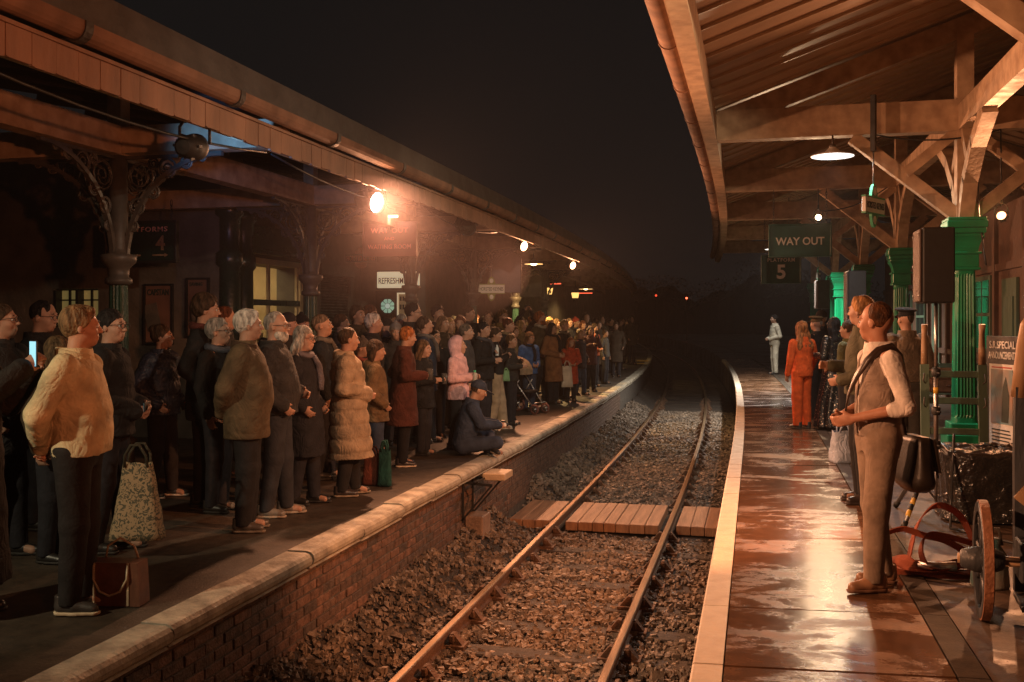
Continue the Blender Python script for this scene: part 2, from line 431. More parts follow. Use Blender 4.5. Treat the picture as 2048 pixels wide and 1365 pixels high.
# ---------------- the track: rails, sleepers, chairs
tr = thing('railway_track', 'single curving railway track with brown rails and timber sleepers', 'track', (0, 8, -1.0))
def child_fix(o):  # children are modelled in world space: bring them under their thing's base
    o.matrix_parent_inverse = Matrix.Translation(o.parent.location).inverted()
    return o
RLX, RRX = -2.485, -1.05   # running edges
def rail(x):
    p = [(-.035, 0), (-.035, -.045), (-.011, -.055), (-.011, -.10), (-.034, -.11), (-.034, -.15), (.034, -.15), (.034, -.11), (.011, -.10), (.011, -.055), (.035, -.045), (.035, 0), (.028, .006), (-.028, .006)]
    m_ = MB(); ysr = ylist(2, 120, .8)
    m_.sweep([(x + a, -.90 + b) for a, b in p], ysr, dT)
    o = m_.build('rail', M['rail_side'], tr); child_fix(o)
    h = MB(); h.sweep([(x - .029, -.8935), (x + .029, -.8935), (x + .024, -.890), (x - .024, -.890)], ysr, dT)
    o2 = h.build('railhead', M['rail_top'], o); 
rail(RLX); rail(RRX)
sl = MB(); sl.bbox(-1.28, 1.28, 0, .25, -.10, .0, .012); sl_me = sl.mesh('sleeper'); sl_me.materials.append(M['sleeper'])
ch = MB(); ch.box(-.17, .17, .045, .205, 0, .03)
for sx in (-1, 1):
    ch.prism([(sx * .15, .03), (sx * .04, .03), (sx * .045, .115), (sx * .075, .12)], .085, .165)
ch.bbox(.04, .085, .06, .19, .05, .11, .008)
ch_me = ch.mesh('chair'); ch_me.materials.append(M['rail_side'])
k = 0
y = SL0
while y < 60:
    o = link('sleeper', sl_me, tr, ((RLX + RRX) / 2 + dT(y + .12) + .03 * math.sin(k * 5.1), y, -1.035 + .008 * math.sin(k * 2.7)), (0, 0, .01 * math.sin(k * 3.3)))
    child_fix(o)
    if y < 34 and not (12.3 < y < 14.0):
        for xr in (RLX, RRX):
            c = link('rail_chair', ch_me, o); c.location = (xr - (RLX + RRX) / 2, 0, 0)
    k += 1; y += SLD

# ---------------- boarded foot crossing (planks run along the track)
bc = thing('boarded_crossing', 'brown timber boarded foot crossing laid between and beside the rails', 'crossing', (-1.77, 13.2, -1.05))
def plank_panel(x0, x1, n, y0, y1):
    ws = [(.8 + .4 * random.random()) for _ in range(n)]; tot = sum(ws); x = x0
    for w_ in ws:
        w = (x1 - x0) * w_ / tot; dy = random.uniform(-.012, .012)
        b = MB(); b.bbox(x + .004, x + w - .004, y0 + dy, y1 + random.uniform(-.012, .012), -1.02, -.905 + random.uniform(-.005, .004), .006)
        child_fix(b.build('plank', M['plank'], bc)); x += w
plank_panel(-3.10, -2.56, 3, 12.6, 14.02); plank_panel(-2.36, -1.17, 7, 12.58, 14.0); plank_panel(-.96, -.40, 3, 12.62, 14.0)

# ---------------- left platform
lp = MB(); lp.sweep([(-3.263, -.004), (-30, -.004), (-30, -1.2), (-3.263, -1.2)], ylist(2, 130, 1.5), dL)
tag(lp.build('left_platform', M['tarmac_dry']), kind='structure')
cop = tag(empty('coping', (-3.2, 4, 0)), kind='structure')
def coping_profile(x_in, x_out, r=.055, t=.12):
    pts = [(x_in, -t), (x_in, .004)]
    for i in range(7):
        a = PI / 2 - i * PI / 6
        pts.append((x_out - r + r * math.cos(a), -.051 + r * math.sin(a)))
    pts.append((x_out - .03, -t))
    return pts
y = 2.0; i = 0
while y < 75:
    L = .92 + .05 * math.sin(i * 7.7)
    s = MB(); jit = .006 * math.sin(i * 4.3); dz = .005 * math.sin(i * 2.9)
    s.sweep([(a + jit, b + dz) for a, b in coping_profile(-3.262, -3.055)], [y + .006, y + L * .33, y + L * .66, y + L - .006], dL, smooth=False)
    child_fix(s.build('coping_stone', M['coping'], cop)); y += L; i += 1

bw = tag(empty('brick_wall', (-3.2, 4, -1.1)), 'red brown brick wall under the left platform edge', 'wall')
core = MB(); core.sweep([(-3.215, -.13), (-3.26, -.13), (-3.26, -1.2), (-3.215, -1.2)], ylist(2, 75, 1.0), dL)
child_fix(core.build('mortar', M['mortar'], bw))
br = MB(); br.bbox(-.03, 0, 0, .215, 0, .065, .006); br_me = br.mesh('brick'); br_me.materials.append(M['brick'])
rest = MB(); cnt = 0; cand = []
for r in range(13):
    z = -.205 - r * .075
    y = 3.6 + (.1125 if r % 2 else 0)
    while y < 26:
        cand.append((y + .0, z)); y += .225
vis = [c for c in cand if c[0] >= 4.6 and c[1] > float(ballast_h(np.float64(-3.18), np.float64(c[0]))) - .02]
vis.sort(key=lambda c: c[0])
chosen = set(vis[:290])
for (y, z) in cand:
    out = random.uniform(-.004, .005)
    if (y, z) in chosen:
        o = link('brick', br_me, bw, (-3.205 + dL(y) + out, y, z), (random.uniform(-.006, .006), 0, random.uniform(-.012, .012)))
        child_fix(o)
        v = random.random(); base = (.165, .092, .062) if v < .55 else ((.13, .08, .056) if v < .85 else (.095, .068, .054))
        f = random.uniform(.75, 1.15); o.color = (base[0] * f, base[1] * f, base[2] * f, 1)
    elif z > -.9:
        rest.bbox(-3.235 + dL(y) + out, -3.205 + dL(y) + out, y, y + .215, z, z + .065, .005)
o = rest.build('brickwork', M['brick'], bw, color=(.13, .08, .056)); child_fix(o); o['kind'] = 'stuff'

# lineside step on an iron bracket, and the concrete block beneath it
st = thing('bracket_step', 'pale wooden step on a black iron bracket against the left platform wall', 'step', (-3.1, 11.1, -.2))
b = MB(); b.bbox(-3.02, -2.76, 11.0, 11.4, -.165, -.085, .008); child_fix(b.build('tread', mat('pale_wood', (.55, .42, .28), (.4, .29, .18), bump=.4, coords='World'), st))
b = MB()
for yy in (10.8, 11.2):
    b.beam((-3.21, yy, -.16), (-2.85, yy, -.185), .02, .03); b.beam((-3.21, yy, -.6), (-2.86, yy, -.19), .02, .02); b.beam((-3.19, yy, -.05), (-3.19, yy, -.62), .02, .02)
b.beam((-3.0, 10.7, -.14), (-3.0, 11.4, -.14), .02, .02)
child_fix(b.build('bracket', M['black'], st))
cb = MB(); cb.bbox(-3.2, -2.99, 10.9, 11.25, -1.0, -.56, .012)
tag(cb.build('concrete_block', mat('block_concrete', (.30, .2, .14), (.2, .13, .09), bump=.6, coords='World')), 'low orange lit concrete block at the foot of the left platform wall', 'block')

# ---------------- right platform
TILT = math.radians(1.9)
def slab_z(x): return .0
rp = MB(); rp.sweep([(.90, -.03), (16, -.03), (16, -1.2), (-.20, -1.2), (-.20, -.14), (.90, -.14)], ylist(.5, 130, 1.5), dR)
tag(rp.build('right_platform', M['tarmac_wet']), kind='structure')
top = MB(); ysx = ylist(.5, 130, 1.5)
top.sweep([(1.06, .0), (16, .0), (16, -.025), (1.06, -.025)], ysx, dR)
tag(top.build('tarmac_surface', M['tarmac_wet']), kind='structure')
EDGE_DROP = .030
pav = tag(empty('pavement', (.3, 4, 0)), kind='structure')
y = 1.0; i = 0
while y < 44:
    L = 1.0 + .03 * math.sin(i * 3.7)
    for (xa, xb) in ((-.145, .905),):
        s = MB(); dz = .004 * math.sin(i * 5.3); ddz = .003 * math.sin(i * 8.1)
        za = -EDGE_DROP + dz; zb = 0 + ddz
        ys2 = [y + .008, y + L - .008]; vs = []
        for yy in ys2:
            o_ = dR(yy); vs += [(xa + o_, yy, za - .08), (xb + o_, yy, zb - .08), (xb + o_, yy, zb), (xa + o_, yy, za)]
        s.add(vs, [(0, 1, 2, 3), (7, 6, 5, 4), (0, 4, 5, 1), (1, 5, 6, 2), (2, 6, 7, 3), (3, 7, 4, 0)])
        child_fix(s.build('slab', M['slab'], pav))
    s = MB(); s.sweep([(.915, -.08), (1.05, -.08), (1.05, .006), (.915, .004)], [y + .005, y + L - .005], dR)
    child_fix(s.build('edging_stone', M['tarmac_dry'], pav))
    s = MB(); s.sweep([(-.30, -.13), (-.152, -.13), (-.152, -EDGE_DROP + .005 + dz), (-.29, -EDGE_DROP + .002 + dz), (-.30, -EDGE_DROP - .008)], [y + .004, y + L - .004], dR)
    child_fix(s.build('white_edge_stone', M['white_line'], pav))
    y += L; i += 1
far = MB(); far.sweep([(-.3, -.13), (.915, -.13), (.915, -.006), (-.3, -EDGE_DROP - .004)], ylist(y, 130, 1.5), dR)
tag(far.build('platform_ramp', M['tarmac_wet']), kind='structure')
rw = MB(); rw.sweep([(-.20, -.14), (-.17, -.14), (-.17, -1.2), (-.20, -1.2)], ylist(.5, 130, 1.5), dR)

# ================================================================== RIGHT CANOPY
EX = -.55                                  # eave line
CX = 2.6                                   # column row
CYS = [7.3, 13.8, 19.2, 24.6, 30.6, 36.4]
can = thing('platform_canopy', 'cream painted timber platform canopy with boarded roof over the right platform', 'canopy', (CX, 13.8, 0))
RS = .35
def roof_z(x): return 4.48 + RS * (x - EX) if x < 4.3 else 4.48 + RS * (4.3 - EX) - RS * (x - 4.3)
YR0, YR1 = 1.0, 42.0
def cpart(mb, name, m): return child_fix(mb.build(name, m, can))
# roof boards, each a plank with a raised rib along its joint
y = YR0
while y < YR1:
    w = .52
    for (xa, xb) in ((EX - .12, 4.28), (4.32, 9.2)):
        b = MB(); o_ = dR(y)
        vs = []
        for yy, zz in ((y + .003, 0), (y + w - .003, 0)):
            for x in (xa, xb):
                vs.append((x + o_, yy, roof_z(x) + zz)); vs.append((x + o_, yy, roof_z(x) + zz + .025))
        b.add(vs, [(0, 2, 6, 4), (1, 5, 7, 3), (0, 1, 3, 2), (4, 6, 7, 5), (0, 4, 5, 1), (2, 3, 7, 6)])
        cpart(b, 'roof_board', M['roof_board'])
        b = MB(); vs = []
        for yy in (y - .016, y + .016):
            for x in (xa, xb):
                vs.append((x + o_, yy, roof_z(x) - .035)); vs.append((x + o_, yy, roof_z(x) - .001))
        b.add(vs, [(0, 2, 6, 4), (1, 5, 7, 3), (0, 1, 3, 2), (4, 6, 7, 5), (0, 4, 5, 1), (2, 3, 7, 6)])
        cpart(b, 'batten', M['batten_highlight'])
    y += w
ysc = ylist(YR0, YR1, 1.2)
b = MB(); b.sweep([(-.66, 4.07), (-.50, 4.07), (-.50, 4.42), (-.66, 4.42)], ysc, dR); cpart(b, 'eave_plate', M['timber_paint'])
b = MB(); b.sweep([(-.685, 4.12), (-.665, 4.12), (-.665, 4.55), (-.685, 4.55)], ysc, dR); cpart(b, 'fascia_board', M['timber_paint'])
b = MB(); gp = [(-.69, 4.32)] + [(-.79 + .10 * math.cos(a), 4.32 + .10 * math.sin(a)) for a in [-PI * i / 8 for i in range(9)]] + [(-.89, 4.35), (-.875, 4.35)] + [(-.79 + .085 * math.cos(a), 4.325 + .085 * math.sin(a)) for a in [-PI + PI * i / 8 for i in range(9)]]
b.sweep(gp, ysc, dR, smooth=True); cpart(b, 'gutter', M['gutter'])
y = 2.2
while y < 40:
    b = MB(); b.sweep([(-.79 + dx_, 4.32 + dz_) for dx_, dz_ in [(.11 * math.cos(a), .11 * math.sin(a)) for a in [-PI * i / 8 for i in range(9)]]] + [(-.90, 4.36), (-.68, 4.36)], [y, y + .06], dR); cpart(b, 'gutter_joint', M['gutter']); y += 1.83
b = MB(); b.sweep([(8.9, 4.07), (9.06, 4.07), (9.06, 4.42), (8.9, 4.42)], ysc, dR); cpart(b, 'eave_plate', M['timber_paint'])
b = MB(); b.sweep([(CX - .09, 4.085), (CX + .09, 4.085), (CX + .09, 4.40), (CX - .09, 4.40)], ysc, dR); cpart(b, 'longitudinal_beam', M['timber_paint'])
b = MB(); b.sweep([(5.95, 4.085), (6.13, 4.085), (6.13, 4.40), (5.95, 4.40)], ysc, dR); cpart(b, 'longitudinal_beam', M['timber_paint'])
b = MB(); b.sweep([(4.22, 5.75), (4.38, 5.75), (4.38, 6.12), (4.22, 6.12)], ysc, dR); cpart(b, 'ridge_beam', M['timber_paint'])
for yi in CYS:
    o_ = dR(yi)
    T = lambda x, z, dy=0: (x + o_, yi + dy, z)
    b = MB(); b.box(EX + .05 + o_, 8.9 + o_, yi - .11, yi + .11, 4.075, 4.475); cpart(b, 'tie_beam', M['timber_paint'])
    for s in (1, -1):
        m0 = 4.3
        f = lambda x: m0 + s * (x - m0)
        b = MB(); b.beam(T(f(EX + .1), 4.34), T(f(4.25), roof_z(4.25) - .17), .14, .26); cpart(b, 'rafter', M['timber_paint'])
        b = MB(); b.beam(T(f(2.6), 2.98), T(f(2.6), roof_z(2.6) - .25), .20, .20, (0, 1, 0)); cpart(b, 'post', M['timber_paint'])
        if yi > 36: continue
        for q in (1, -1):
            b = MB(); b.beam(T(f(2.6 - q * .08), 3.0, q * .012), T(f(2.6 - q * 1.36), 4.06, q * .012), .15, .16); cpart(b, 'brace', M['timber_paint'])
            b = MB(); b.beam(T(f(2.6 - q * .72), 3.56, -.02), T(f(2.6 - q * .1), 4.07, -.02), .11, .13); cpart(b, 'strut', M['timber_paint'])
            # along the platform: a kneed brace and its strut
            b = MB(); P = [(f(2.6), 3.0, q * .09), (f(2.6), 3.42, q * .34), (f(2.6), 3.8, q * .82), (f(2.6), 4.09, q * 1.42)]
            for a_, c_ in zip(P[:-1], P[1:]):
                dd = Vector((0, c_[2] - a_[2], c_[1] - a_[1])).normalized() * .02
                b.beam((a_[0] + o_, yi + a_[2] - dd.y, a_[1] - dd.z), (c_[0] + o_, yi + c_[2] + dd.y, c_[1] + dd.z), .16, .17, (1, 0, 0))
            cpart(b, 'brace', M['timber_paint'])
            b = MB(); b.beam(T(f(2.6), 3.55, q * .55), T(f(2.6), 4.07, q * .12), .12, .12, (1, 0, 0)); cpart(b, 'strut', M['timber_paint'])
        # king post strut up to the rafter
        b = MB(); b.beam(T(f(2.65), 4.45, .02), T(f(3.9), roof_z(3.9) - .28, .02), .12, .14); cpart(b, 'strut', M['timber_paint'])

# ---------------- fluted green iron columns
def column_parts(parent):
    n = 48; prof = [(.40, .168), (2.28, .145)]
    def ring(z, r, flute):
        out = []
        for k in range(n):
            a = 2 * PI * k / n
            # rounded square plan with flutes
            c, s = math.cos(a), math.sin(a)
            q = (abs(c) ** 5 + abs(s) ** 5) ** (-1 / 5)
            rr = .86 * r * q - (flute * (.5 + .5 * math.cos(k * PI)) if flute else 0)
            out.append((rr * c, rr * s, z))
        return out
    b = MB()
    rings = [ring(.36, .172, 0), ring(.42, .165, 0), ring(.46, .165, .016), ring(2.22, .14, .014), ring(2.26, .14, 0), ring(2.30, .14, 0)]
    vs = [p for r in rings for p in r]
    fs = [(i * n + k, i * n + (k + 1) % n, (i + 1) * n + (k + 1) % n, (i + 1) * n + k) for i in range(len(rings) - 1) for k in range(n)]
    b.add(vs, fs, False); b.build('shaft', M['green_iron'], parent)
    b = MB()
    for (w, z0, z1) in ((.24, 0, .22), (.215, .22, .27), (.195, .27, .36)):
        b.bbox(-w, w, -w, w, z0, z1, .012)
    b.build('base', M['green_iron'], parent)
    b = MB()
    for (w, z0, z1) in ((.165, 2.30, 2.335), (.15, 2.335, 2.50), (.18, 2.50, 2.53)): b.bbox(-w, w, -w, w, z0, z1, .008)
    prof = [(2.53, .14), (2.60, .15), (2.67, .175), (2.72, .21)]
    for (z0, w0), (z1, w1) in zip(prof[:-1], prof[1:]):
        b.add([(sx * w, sy * w, z) for z, w in ((z0, w0), (z1, w1)) for sx, sy in ((-1, -1), (1, -1), (1, 1), (-1, 1))],
              [(0, 3, 2, 1), (4, 5, 6, 7), (0, 1, 5, 4), (1, 2, 6, 5), (2, 3, 7, 6), (3, 0, 4, 7)])
    for (w, z0, z1) in ((.20, 2.72, 2.76), (.222, 2.763, 2.83), (.24, 2.833, 2.92), (.228, 2.923, 2.965)): b.bbox(-w, w, -w, w, z0, z1, .008)
    b.build('capital', M['green_iron'], parent)
labs = {13.8: 'fluted green iron column behind the plastic wrapped case, nearest the camera',
        19.2: 'bright green fluted column beside the person in the peaked cap and jumper',
        24.6: 'fluted green column just beyond the person with the blond hair near the second loudspeaker',
        30.6: 'slim distant green column beyond the person in the dark cap',
        36.4: 'farthest green column at the dark end of the right canopy'}
proto = None
for yi in CYS[1:]:
    if proto is None:
        proto = thing('iron_column', labs[yi], 'column', (CX + dR(yi), yi, 0), 0, 'green iron columns along the right platform'); column_parts(proto); c = proto
    else:
        c = copy_tree(proto); c.location = (CX + dR(yi), yi, 0); c['label'] = labs[yi]
extra = {28.4: 'dim green column standing between the bright green columns', }
for yi, lb in extra.items():
    c = copy_tree(proto); c.location = (2.22, yi, 0); c['label'] = lb
for yi, lb in ((19.2, 'green iron column of the far row beside the announcements board'), (13.8, 'green iron column of the far row at the right picture edge')):
    c = copy_tree(proto); c.location = (6.04 + dR(yi), yi, 0); c['label'] = lb

# ---------------- island waiting room behind the columns
wr = thing('waiting_room', 'dark red brown platform building with green doors behind the columns', 'building', (5.0, 22, 0))
def wpart(mb, n, m, p=None):
    o = mb.build(n, m, p or wr)
    return child_fix(o) if p is None else o
M['redbrown'] = mat('redbrown', (.16, .085, .055), (.09, .05, .035), rough=.5, scale=3, bump=.4, bscale=14, coords='World')
b = MB(); b.box(4.05, 5.6, 16.6, 34, 0, 3.6); wpart(b, 'wall', M['redbrown'])
b = MB()
for yy in (16.6, 18.6, 20.8, 23.0, 25.4): b.box(3.98, 4.05, yy, yy + .16, 0, 3.5)
b.box(3.99, 4.05, 16.6, 34, .95, 1.06); b.box(3.99, 4.05, 16.6, 34, 2.5, 2.62)
wpart(b, 'trim', M['redbrown'])
for yy in (17.2, 21.4, 24.0):
    d = MB(); d.box(4.0, 4.045, yy, yy + .95, 0, 2.35); dd = wpart(d, 'door', M['green_wood'])
    for zz in (.25, 1.25):
        p = MB(); p.box(3.975, 3.999, yy + .14, yy + .80, zz, zz + .8); p.build('door_panel', M['green_wood'], dd)
for yy in (19.0, 26.0, 28.2):
    w = MB(); w.box(4.0, 4.046, yy, yy + 1.3, 1.08, 2.46); ww = wpart(w, 'window', M['green_wood'])
    for i_ in range(2):
        for j_ in range(2):
            p = MB(); p.box(3.992, 3.999, yy + .08 + .6 * i_, yy + .60 + .6 * i_, 1.16 + .64 * j_, 1.74 + .64 * j_); p.build('pane', M['glass'], ww)
# kiosk cabinet with green panels at the picture's right edge
kb = thing('ticket_booth', 'grey green panelled wooden booth behind the announcements board', 'booth', (4.9, 13.9, 0))
b = MB(); b.bbox(4.35, 5.6, 14.1, 15.6, 0, 2.28, .01); child_fix(b.build('body', M['green_wood'], kb))
b = MB(); b.bbox(4.27, 5.7, 14.02, 15.7, 2.283, 2.38, .015); child_fix(b.build('cornice', M['green_wood'], kb))
for i_ in range(3):
    b = MB(); b.bbox(4.43 + i_ * .4, 4.76 + i_ * .4, 14.075, 14.098, .9, 2.15, .01); child_fix(b.build('panel', M['green_iron'], kb))
for i_ in range(3):
    b = MB(); b.bbox(4.325, 4.348, 14.2 + i_ * .46, 14.58 + i_ * .46, .9, 2.15, .01); child_fix(b.build('panel', M['green_iron'], kb))

# ================================================================== LEFT CANOPY
LX = -4.0                                  # eave
LC = -5.7                                  # columns
LYS = [3.9, 8.1, 12.2, 16.2, 20.3, 24.6, 29.0, 33.5, 38.0, 43.0, 48.0]
lc = thing('platform_canopy', 'timber canopy over the left platform with an orange lit valance and gutter', 'canopy', (LC, 8.1, 0))
def lpart(mb, n, m): return child_fix(mb.build(n, m, lc))
yl = ylist(1.5, 62, 1.2)
y = 2.0; i = 0
while y < 52:                              # valance boards with rounded drop ends
    b = MB(); o_ = dL(y); w = .205; j = .003 * math.sin(i * 5)
    z0 = 3.10 + .006 * math.sin(i * 3.1)
    b.prism([(y + .003, z0 + .006), (y + .03, z0), (y + w - .03, z0), (y + w - .003, z0 + .006), (y + w - .003, 3.285), (y + .003, 3.285)], LX - .012 + o_ + j, LX + .012 + o_ + j, 'x')
    lpart(b, 'valance_board', M['fascia']); y += w; i += 1
b = MB(); b.sweep([(LX - .02, 3.286), (LX + .03, 3.286), (LX + .03, 3.31), (LX - .02, 3.31)], yl, dL); lpart(b, 'moulding', M['fascia'])
gl = [(LX + .02 + .075 + .075 * math.cos(a), 3.39 + .075 * math.sin(a)) for a in [-PI + PI * i / 8 for i in range(9)]] + [(LX + .17, 3.42), (LX + .02, 3.42)]
y = 1.5
i = 0
while y < 56:
    L = 1.83; b = MB(); b.sweep([(a, z + .004 * math.sin(i * 3)) for a, z in gl], ylist(y + .012, y + L - .012, .6), dL, smooth=False); lpart(b, 'gutter', M['gutter'])
    b = MB(); b.sweep([(LX + .095 + (a - LX - .095) * 1.12, 3.40 + (z - 3.40) * 1.15) for a, z in gl], [y + L - .035, y + L + .035], dL); lpart(b, 'gutter_joint', M['dark_timber'])
    y += L; i += 1
b = MB(); b.sweep([(LX - .10, 3.42), (LX + .03, 3.42), (LX - .02, 3.72), (LX - .10, 3.74)], yl, dL); lpart(b, 'parapet', M['lead'])
b = MB(); b.sweep([(LX - .14, 3.14), (LX - .02, 3.14), (LX - .02, 3.28), (LX - .14, 3.28)], yl, dL); lpart(b, 'eave_plate', M['cream'])
b = MB(); b.sweep([(LC - .09, 3.17), (LC + .09, 3.17), (LC + .09, 3.43), (LC - .09, 3.43)], yl, dL); lpart(b, 'longitudinal_beam', M['timber_paint'])
b = MB(); b.sweep([(LX - .1, 3.60), (-8.6, 4.45), (-8.6, 4.50), (LX - .1, 3.66)], yl, dL); lpart(b, 'roof_sheet', M['dark_timber'])
y = 2.4
while y < 50:
    b = MB(); o_ = dL(y)
    b.beam((LX - .12 + o_, y, 3.56), (-8.5 + o_, y, 4.38), .07, .11); lpart(b, 'rafter', M['dark_timber']); y += .9
for yi in LYS:
    o_ = dL(yi)
    b = MB(); b.box(-8.6 + o_, LX - .03 + o_, yi - .09, yi + .09, 3.18, 3.425); lpart(b, 'tie_beam', M['timber_paint'])
    b = MB(); b.box(LC - .07 + o_, LC + .07 + o_, yi - .07, yi + .07, 3.43, 3.92); lpart(b, 'post', M['timber_paint'])
    b = MB(); b.box(LX - .135 + o_, LX - .03 + o_, yi - .055, yi + .055, 3.43, 3.6); lpart(b, 'post', M['cream'])

def lcolumn_parts(p):
    b = MB(); b.lathe([(.19, 0), (.19, .16), (.15, .20), (.14, .5), (.16, .52), (.16, .56), (.105, .60)], 20); b.build('base', M['dark_iron'], p)
    b = MB(); n = 32
    rings = []
    for z, r in ((.58, .10), (2.02, .082)):
        rings.append([((r - .008 * (k % 2)) * math.cos(2 * PI * k / n), (r - .008 * (k % 2)) * math.sin(2 * PI * k / n), z) for k in range(n)])
    b.add(rings[0] + rings[1], [(k, (k + 1) % n, n + (k + 1) % n, n + k) for k in range(n)]); b.build('shaft', mat_l, p)
    b = MB(); b.lathe([(.085, 1.98), (.12, 2.0), (.12, 2.04), (.09, 2.06), (.10, 2.14), (.15, 2.19), (.16, 2.22), (.16, 2.26), (.10, 2.27), (.085, 2.32), (.078, 3.17)], 20); b.build('capital', M['dark_iron'], p)
    # four open cast-iron spandrel brackets
    for q in range(4):
        c, s = [(1, 0), (-1, 0), (0, 1), (0, -1)][q]
        T = lambda u, z: (c * u, s * u, z)
        b = MB(); R_ = .98
        arc = [T(.08 + R_ - R_ * math.cos(a), 2.20 + .96 * math.sin(a)) for a in [PI / 2 * i / 12 for i in range(13)]]
        for a_, d_ in zip(arc[:-1], arc[1:]): b.beam(a_, d_, .045, .04, (s, c, 0) if False else (0, 0, 1))
        b.build('bracket_rib', M['dark_iron'], p)
        f = MB()
        for (u, z, r) in ((.23, 2.97, .13), (.50, 3.045, .09), (.19, 2.70, .075), (.70, 3.09, .055), (.36, 2.83, .06), (.155, 2.52, .045), (.36, 3.09, .05), (.86, 3.125, .03)):
            pts = [T(u + r * math.cos(t), z + r * math.sin(t)) for t in [2 * PI * i / 12 for i in range(12)]]
            f.tube(pts, .011, 5, True)
            sp = [T(u + r * (1 - .8 * i / 14) * math.cos(.7 + i * .75), z + r * (1 - .8 * i / 14) * math.sin(.7 + i * .75)) for i in range(15)]
            f.tube(sp, .010, 4)
        f.beam(T(.08, 3.15), T(1.06, 3.15), .03, .03)
        f.build('bracket_scrollwork', M['dark_iron'], p)
mat_l = mat('column_iron', (.022, .07, .045), (.014, .045, .03), rough=.35, rough2=.5, scale=6, bump=.3, coords='Object')
llabs = ['slender left platform column with scrolled brackets beside the platform number sign',
         'slender left platform column with scrolled brackets in front of the roller shutter',
         'slender left platform column cutting across the lit refreshment sign',
         'left platform column with gold lit collar beside the hanging yellow station sign',
         'left platform column lit pale cyan beneath the raised phone',
         'left platform column with scrolled brackets beyond the raised phone']
proto = None
for i, yi in enumerate(LYS[1:7]):
    if proto is None:
        proto = thing('iron_column', llabs[0], 'column', (LC + dL(yi), yi, 0), 0, 'slender iron columns along the left platform'); lcolumn_parts(proto)
    else:
        c = copy_tree(proto); c.location = (LC + dL(yi), yi, 0); c['label'] = llabs[i]

# ================================================================== LEFT STATION BUILDING
sb = thing('station_building', 'dark station building with a lit kiosk window behind the left platform crowd', 'building', (-8.2, 15, 0))
def spart(mb, n, m, p=None):
    o = mb.build(n, m, p or sb)
    return child_fix(o) if p is None else o
KY0, KY1, KZ0, KZ1 = 14.75, 16.95, 1.1, 2.62
b = MB(); b.box(-8.6, -8.2, 12.9, KY0, 0, 4.4); b.box(-8.6, -8.2, KY1, 70, 0, 4.4); b.box(-8.6, -8.2, KY0, KY1, 0, KZ0); b.box(-8.6, -8.2, KY0, KY1, KZ1, 4.4)
spart(b, 'wall', M['dark_wall'])
b = MB(); b.box(-14, -9.95, 12.6, 12.85, 0, 4.4); b.box(-9.2, -7.25, 12.6, 12.85, 0, 4.4); b.box(-9.95, -9.2, 12.6, 12.85, 0, 1.55); b.box(-9.95, -9.2, 12.6, 12.85, 2.12, 4.4); spart(b, 'end_wall', M['dark_wall'])
for (xa, za, zb) in ((-9.93, 1.57, 2.1), (-9.56, 1.57, 2.1)):
    b = MB(); b.box(xa, xa + .34, 12.75, 12.77, za, zb); o = spart(b, 'lit_window', None); o.data.materials.append(emat('dull_window', (.55, .40, .13), .16))
    f = MB(); f.box(xa - .02, xa + .02, 12.60, 12.74, za, zb); f.box(xa + .16, xa + .18, 12.7, 12.74, za, zb); f.box(xa, xa + .34, 12.7, 12.745, za + .38, za + .40); f.build('window_frame', M['black'], o)
# glazed green pilasters
for (px_, py_) in ((-7.18, 12.72), (-7.45, 13.6)):
    b = MB()
    b.lathe([(.20, 0), (.20, 1.0), (.16, 1.05), (.15, 2.4), (.19, 2.45), (.19, 2.6), (.15, 2.64), (.15, 3.1), (.2, 3.15), (.2, 3.3)], 16, (px_, py_, 0)); spart(b, 'pilaster', M['dark_green'])
# kiosk interior room
b = MB(); b.box(-9.9, -9.8, KY0 - .3, KY1 + .3, .4, 3.0); b.box(-9.8, -8.6, KY0 - .35, KY0 - .25, .4, 3.0); b.box(-9.8, -8.6, KY1 + .25, KY1 + .35, .4, 3.0); b.box(-9.9, -8.6, KY0 - .3, KY1 + .3, 2.9, 3.0); b.box(-9.9, -8.6, KY0 - .3, KY1 + .3, .75, .8)
spart(b, 'kiosk_interior', M['cream'])
b = MB(); b.box(-9.79, -9.55, KY0, KY1, 1.75, 1.78); b.box(-9.79, -9.55, KY0, KY1, 2.15, 2.18); spart(b, 'kiosk_shelf', M['raw_wood'])
for i in range(14):
    b = MB(); yy = KY0 + .06 + i * .15; h = random.uniform(.12, .3)
    b.lathe([(.045, 0), (.05, .02), (.05, h * .7), (.025, h * .85), (.025, h)], 10, (-9.66, yy, 1.78 if i % 2 else 2.18))
    o = b.build('bottle', M['paint'], None, color=random.choice([(.3, .12, .03), (.1, .2, .06), (.6, .55, .4), (.35, .04, .03)])); tag(o, 'small bottle on the shelf inside the lit kiosk', 'bottle', 'bottles on the kiosk shelves')
for i in range(5):
    b = MB(); yy = KY0 + .15 + i * .4; b.bbox(-8.9, -8.75, yy, yy + .22, 1.1, 1.1 + random.uniform(.25, .42), .01)
    tag(b.build('counter_box', M['paint'], None, color=random.choice([(.6, .5, .35), (.4, .3, .2), (.55, .45, .15)])), 'boxed goods standing on the kiosk counter', 'box', 'boxes on the kiosk counter')
b = MB(); b.box(-9.0, -8.6, KY0 - .2, KY1 + .2, 1.05, 1.10); spart(b, 'counter', M['raw_wood'])
fr = MB()
fr.box(-8.19, -8.12, KY0 - .1, KY0, KZ0 - .1, KZ1 + .1); fr.box(-8.19, -8.12, KY1, KY1 + .1, KZ0 - .1, KZ1 + .1); fr.box(-8.19, -8.12, KY0, KY1, KZ1, KZ1 + .1); fr.box(-8.19, -8.12, KY0, KY1, KZ0 - .1, KZ0)
kf = spart(fr, 'kiosk_window', M['cream'])
b = MB(); b.box(-8.185, -8.13, KY0, KY1, 1.92, 2.02); b.build('transom', M['dark_green'], kf)
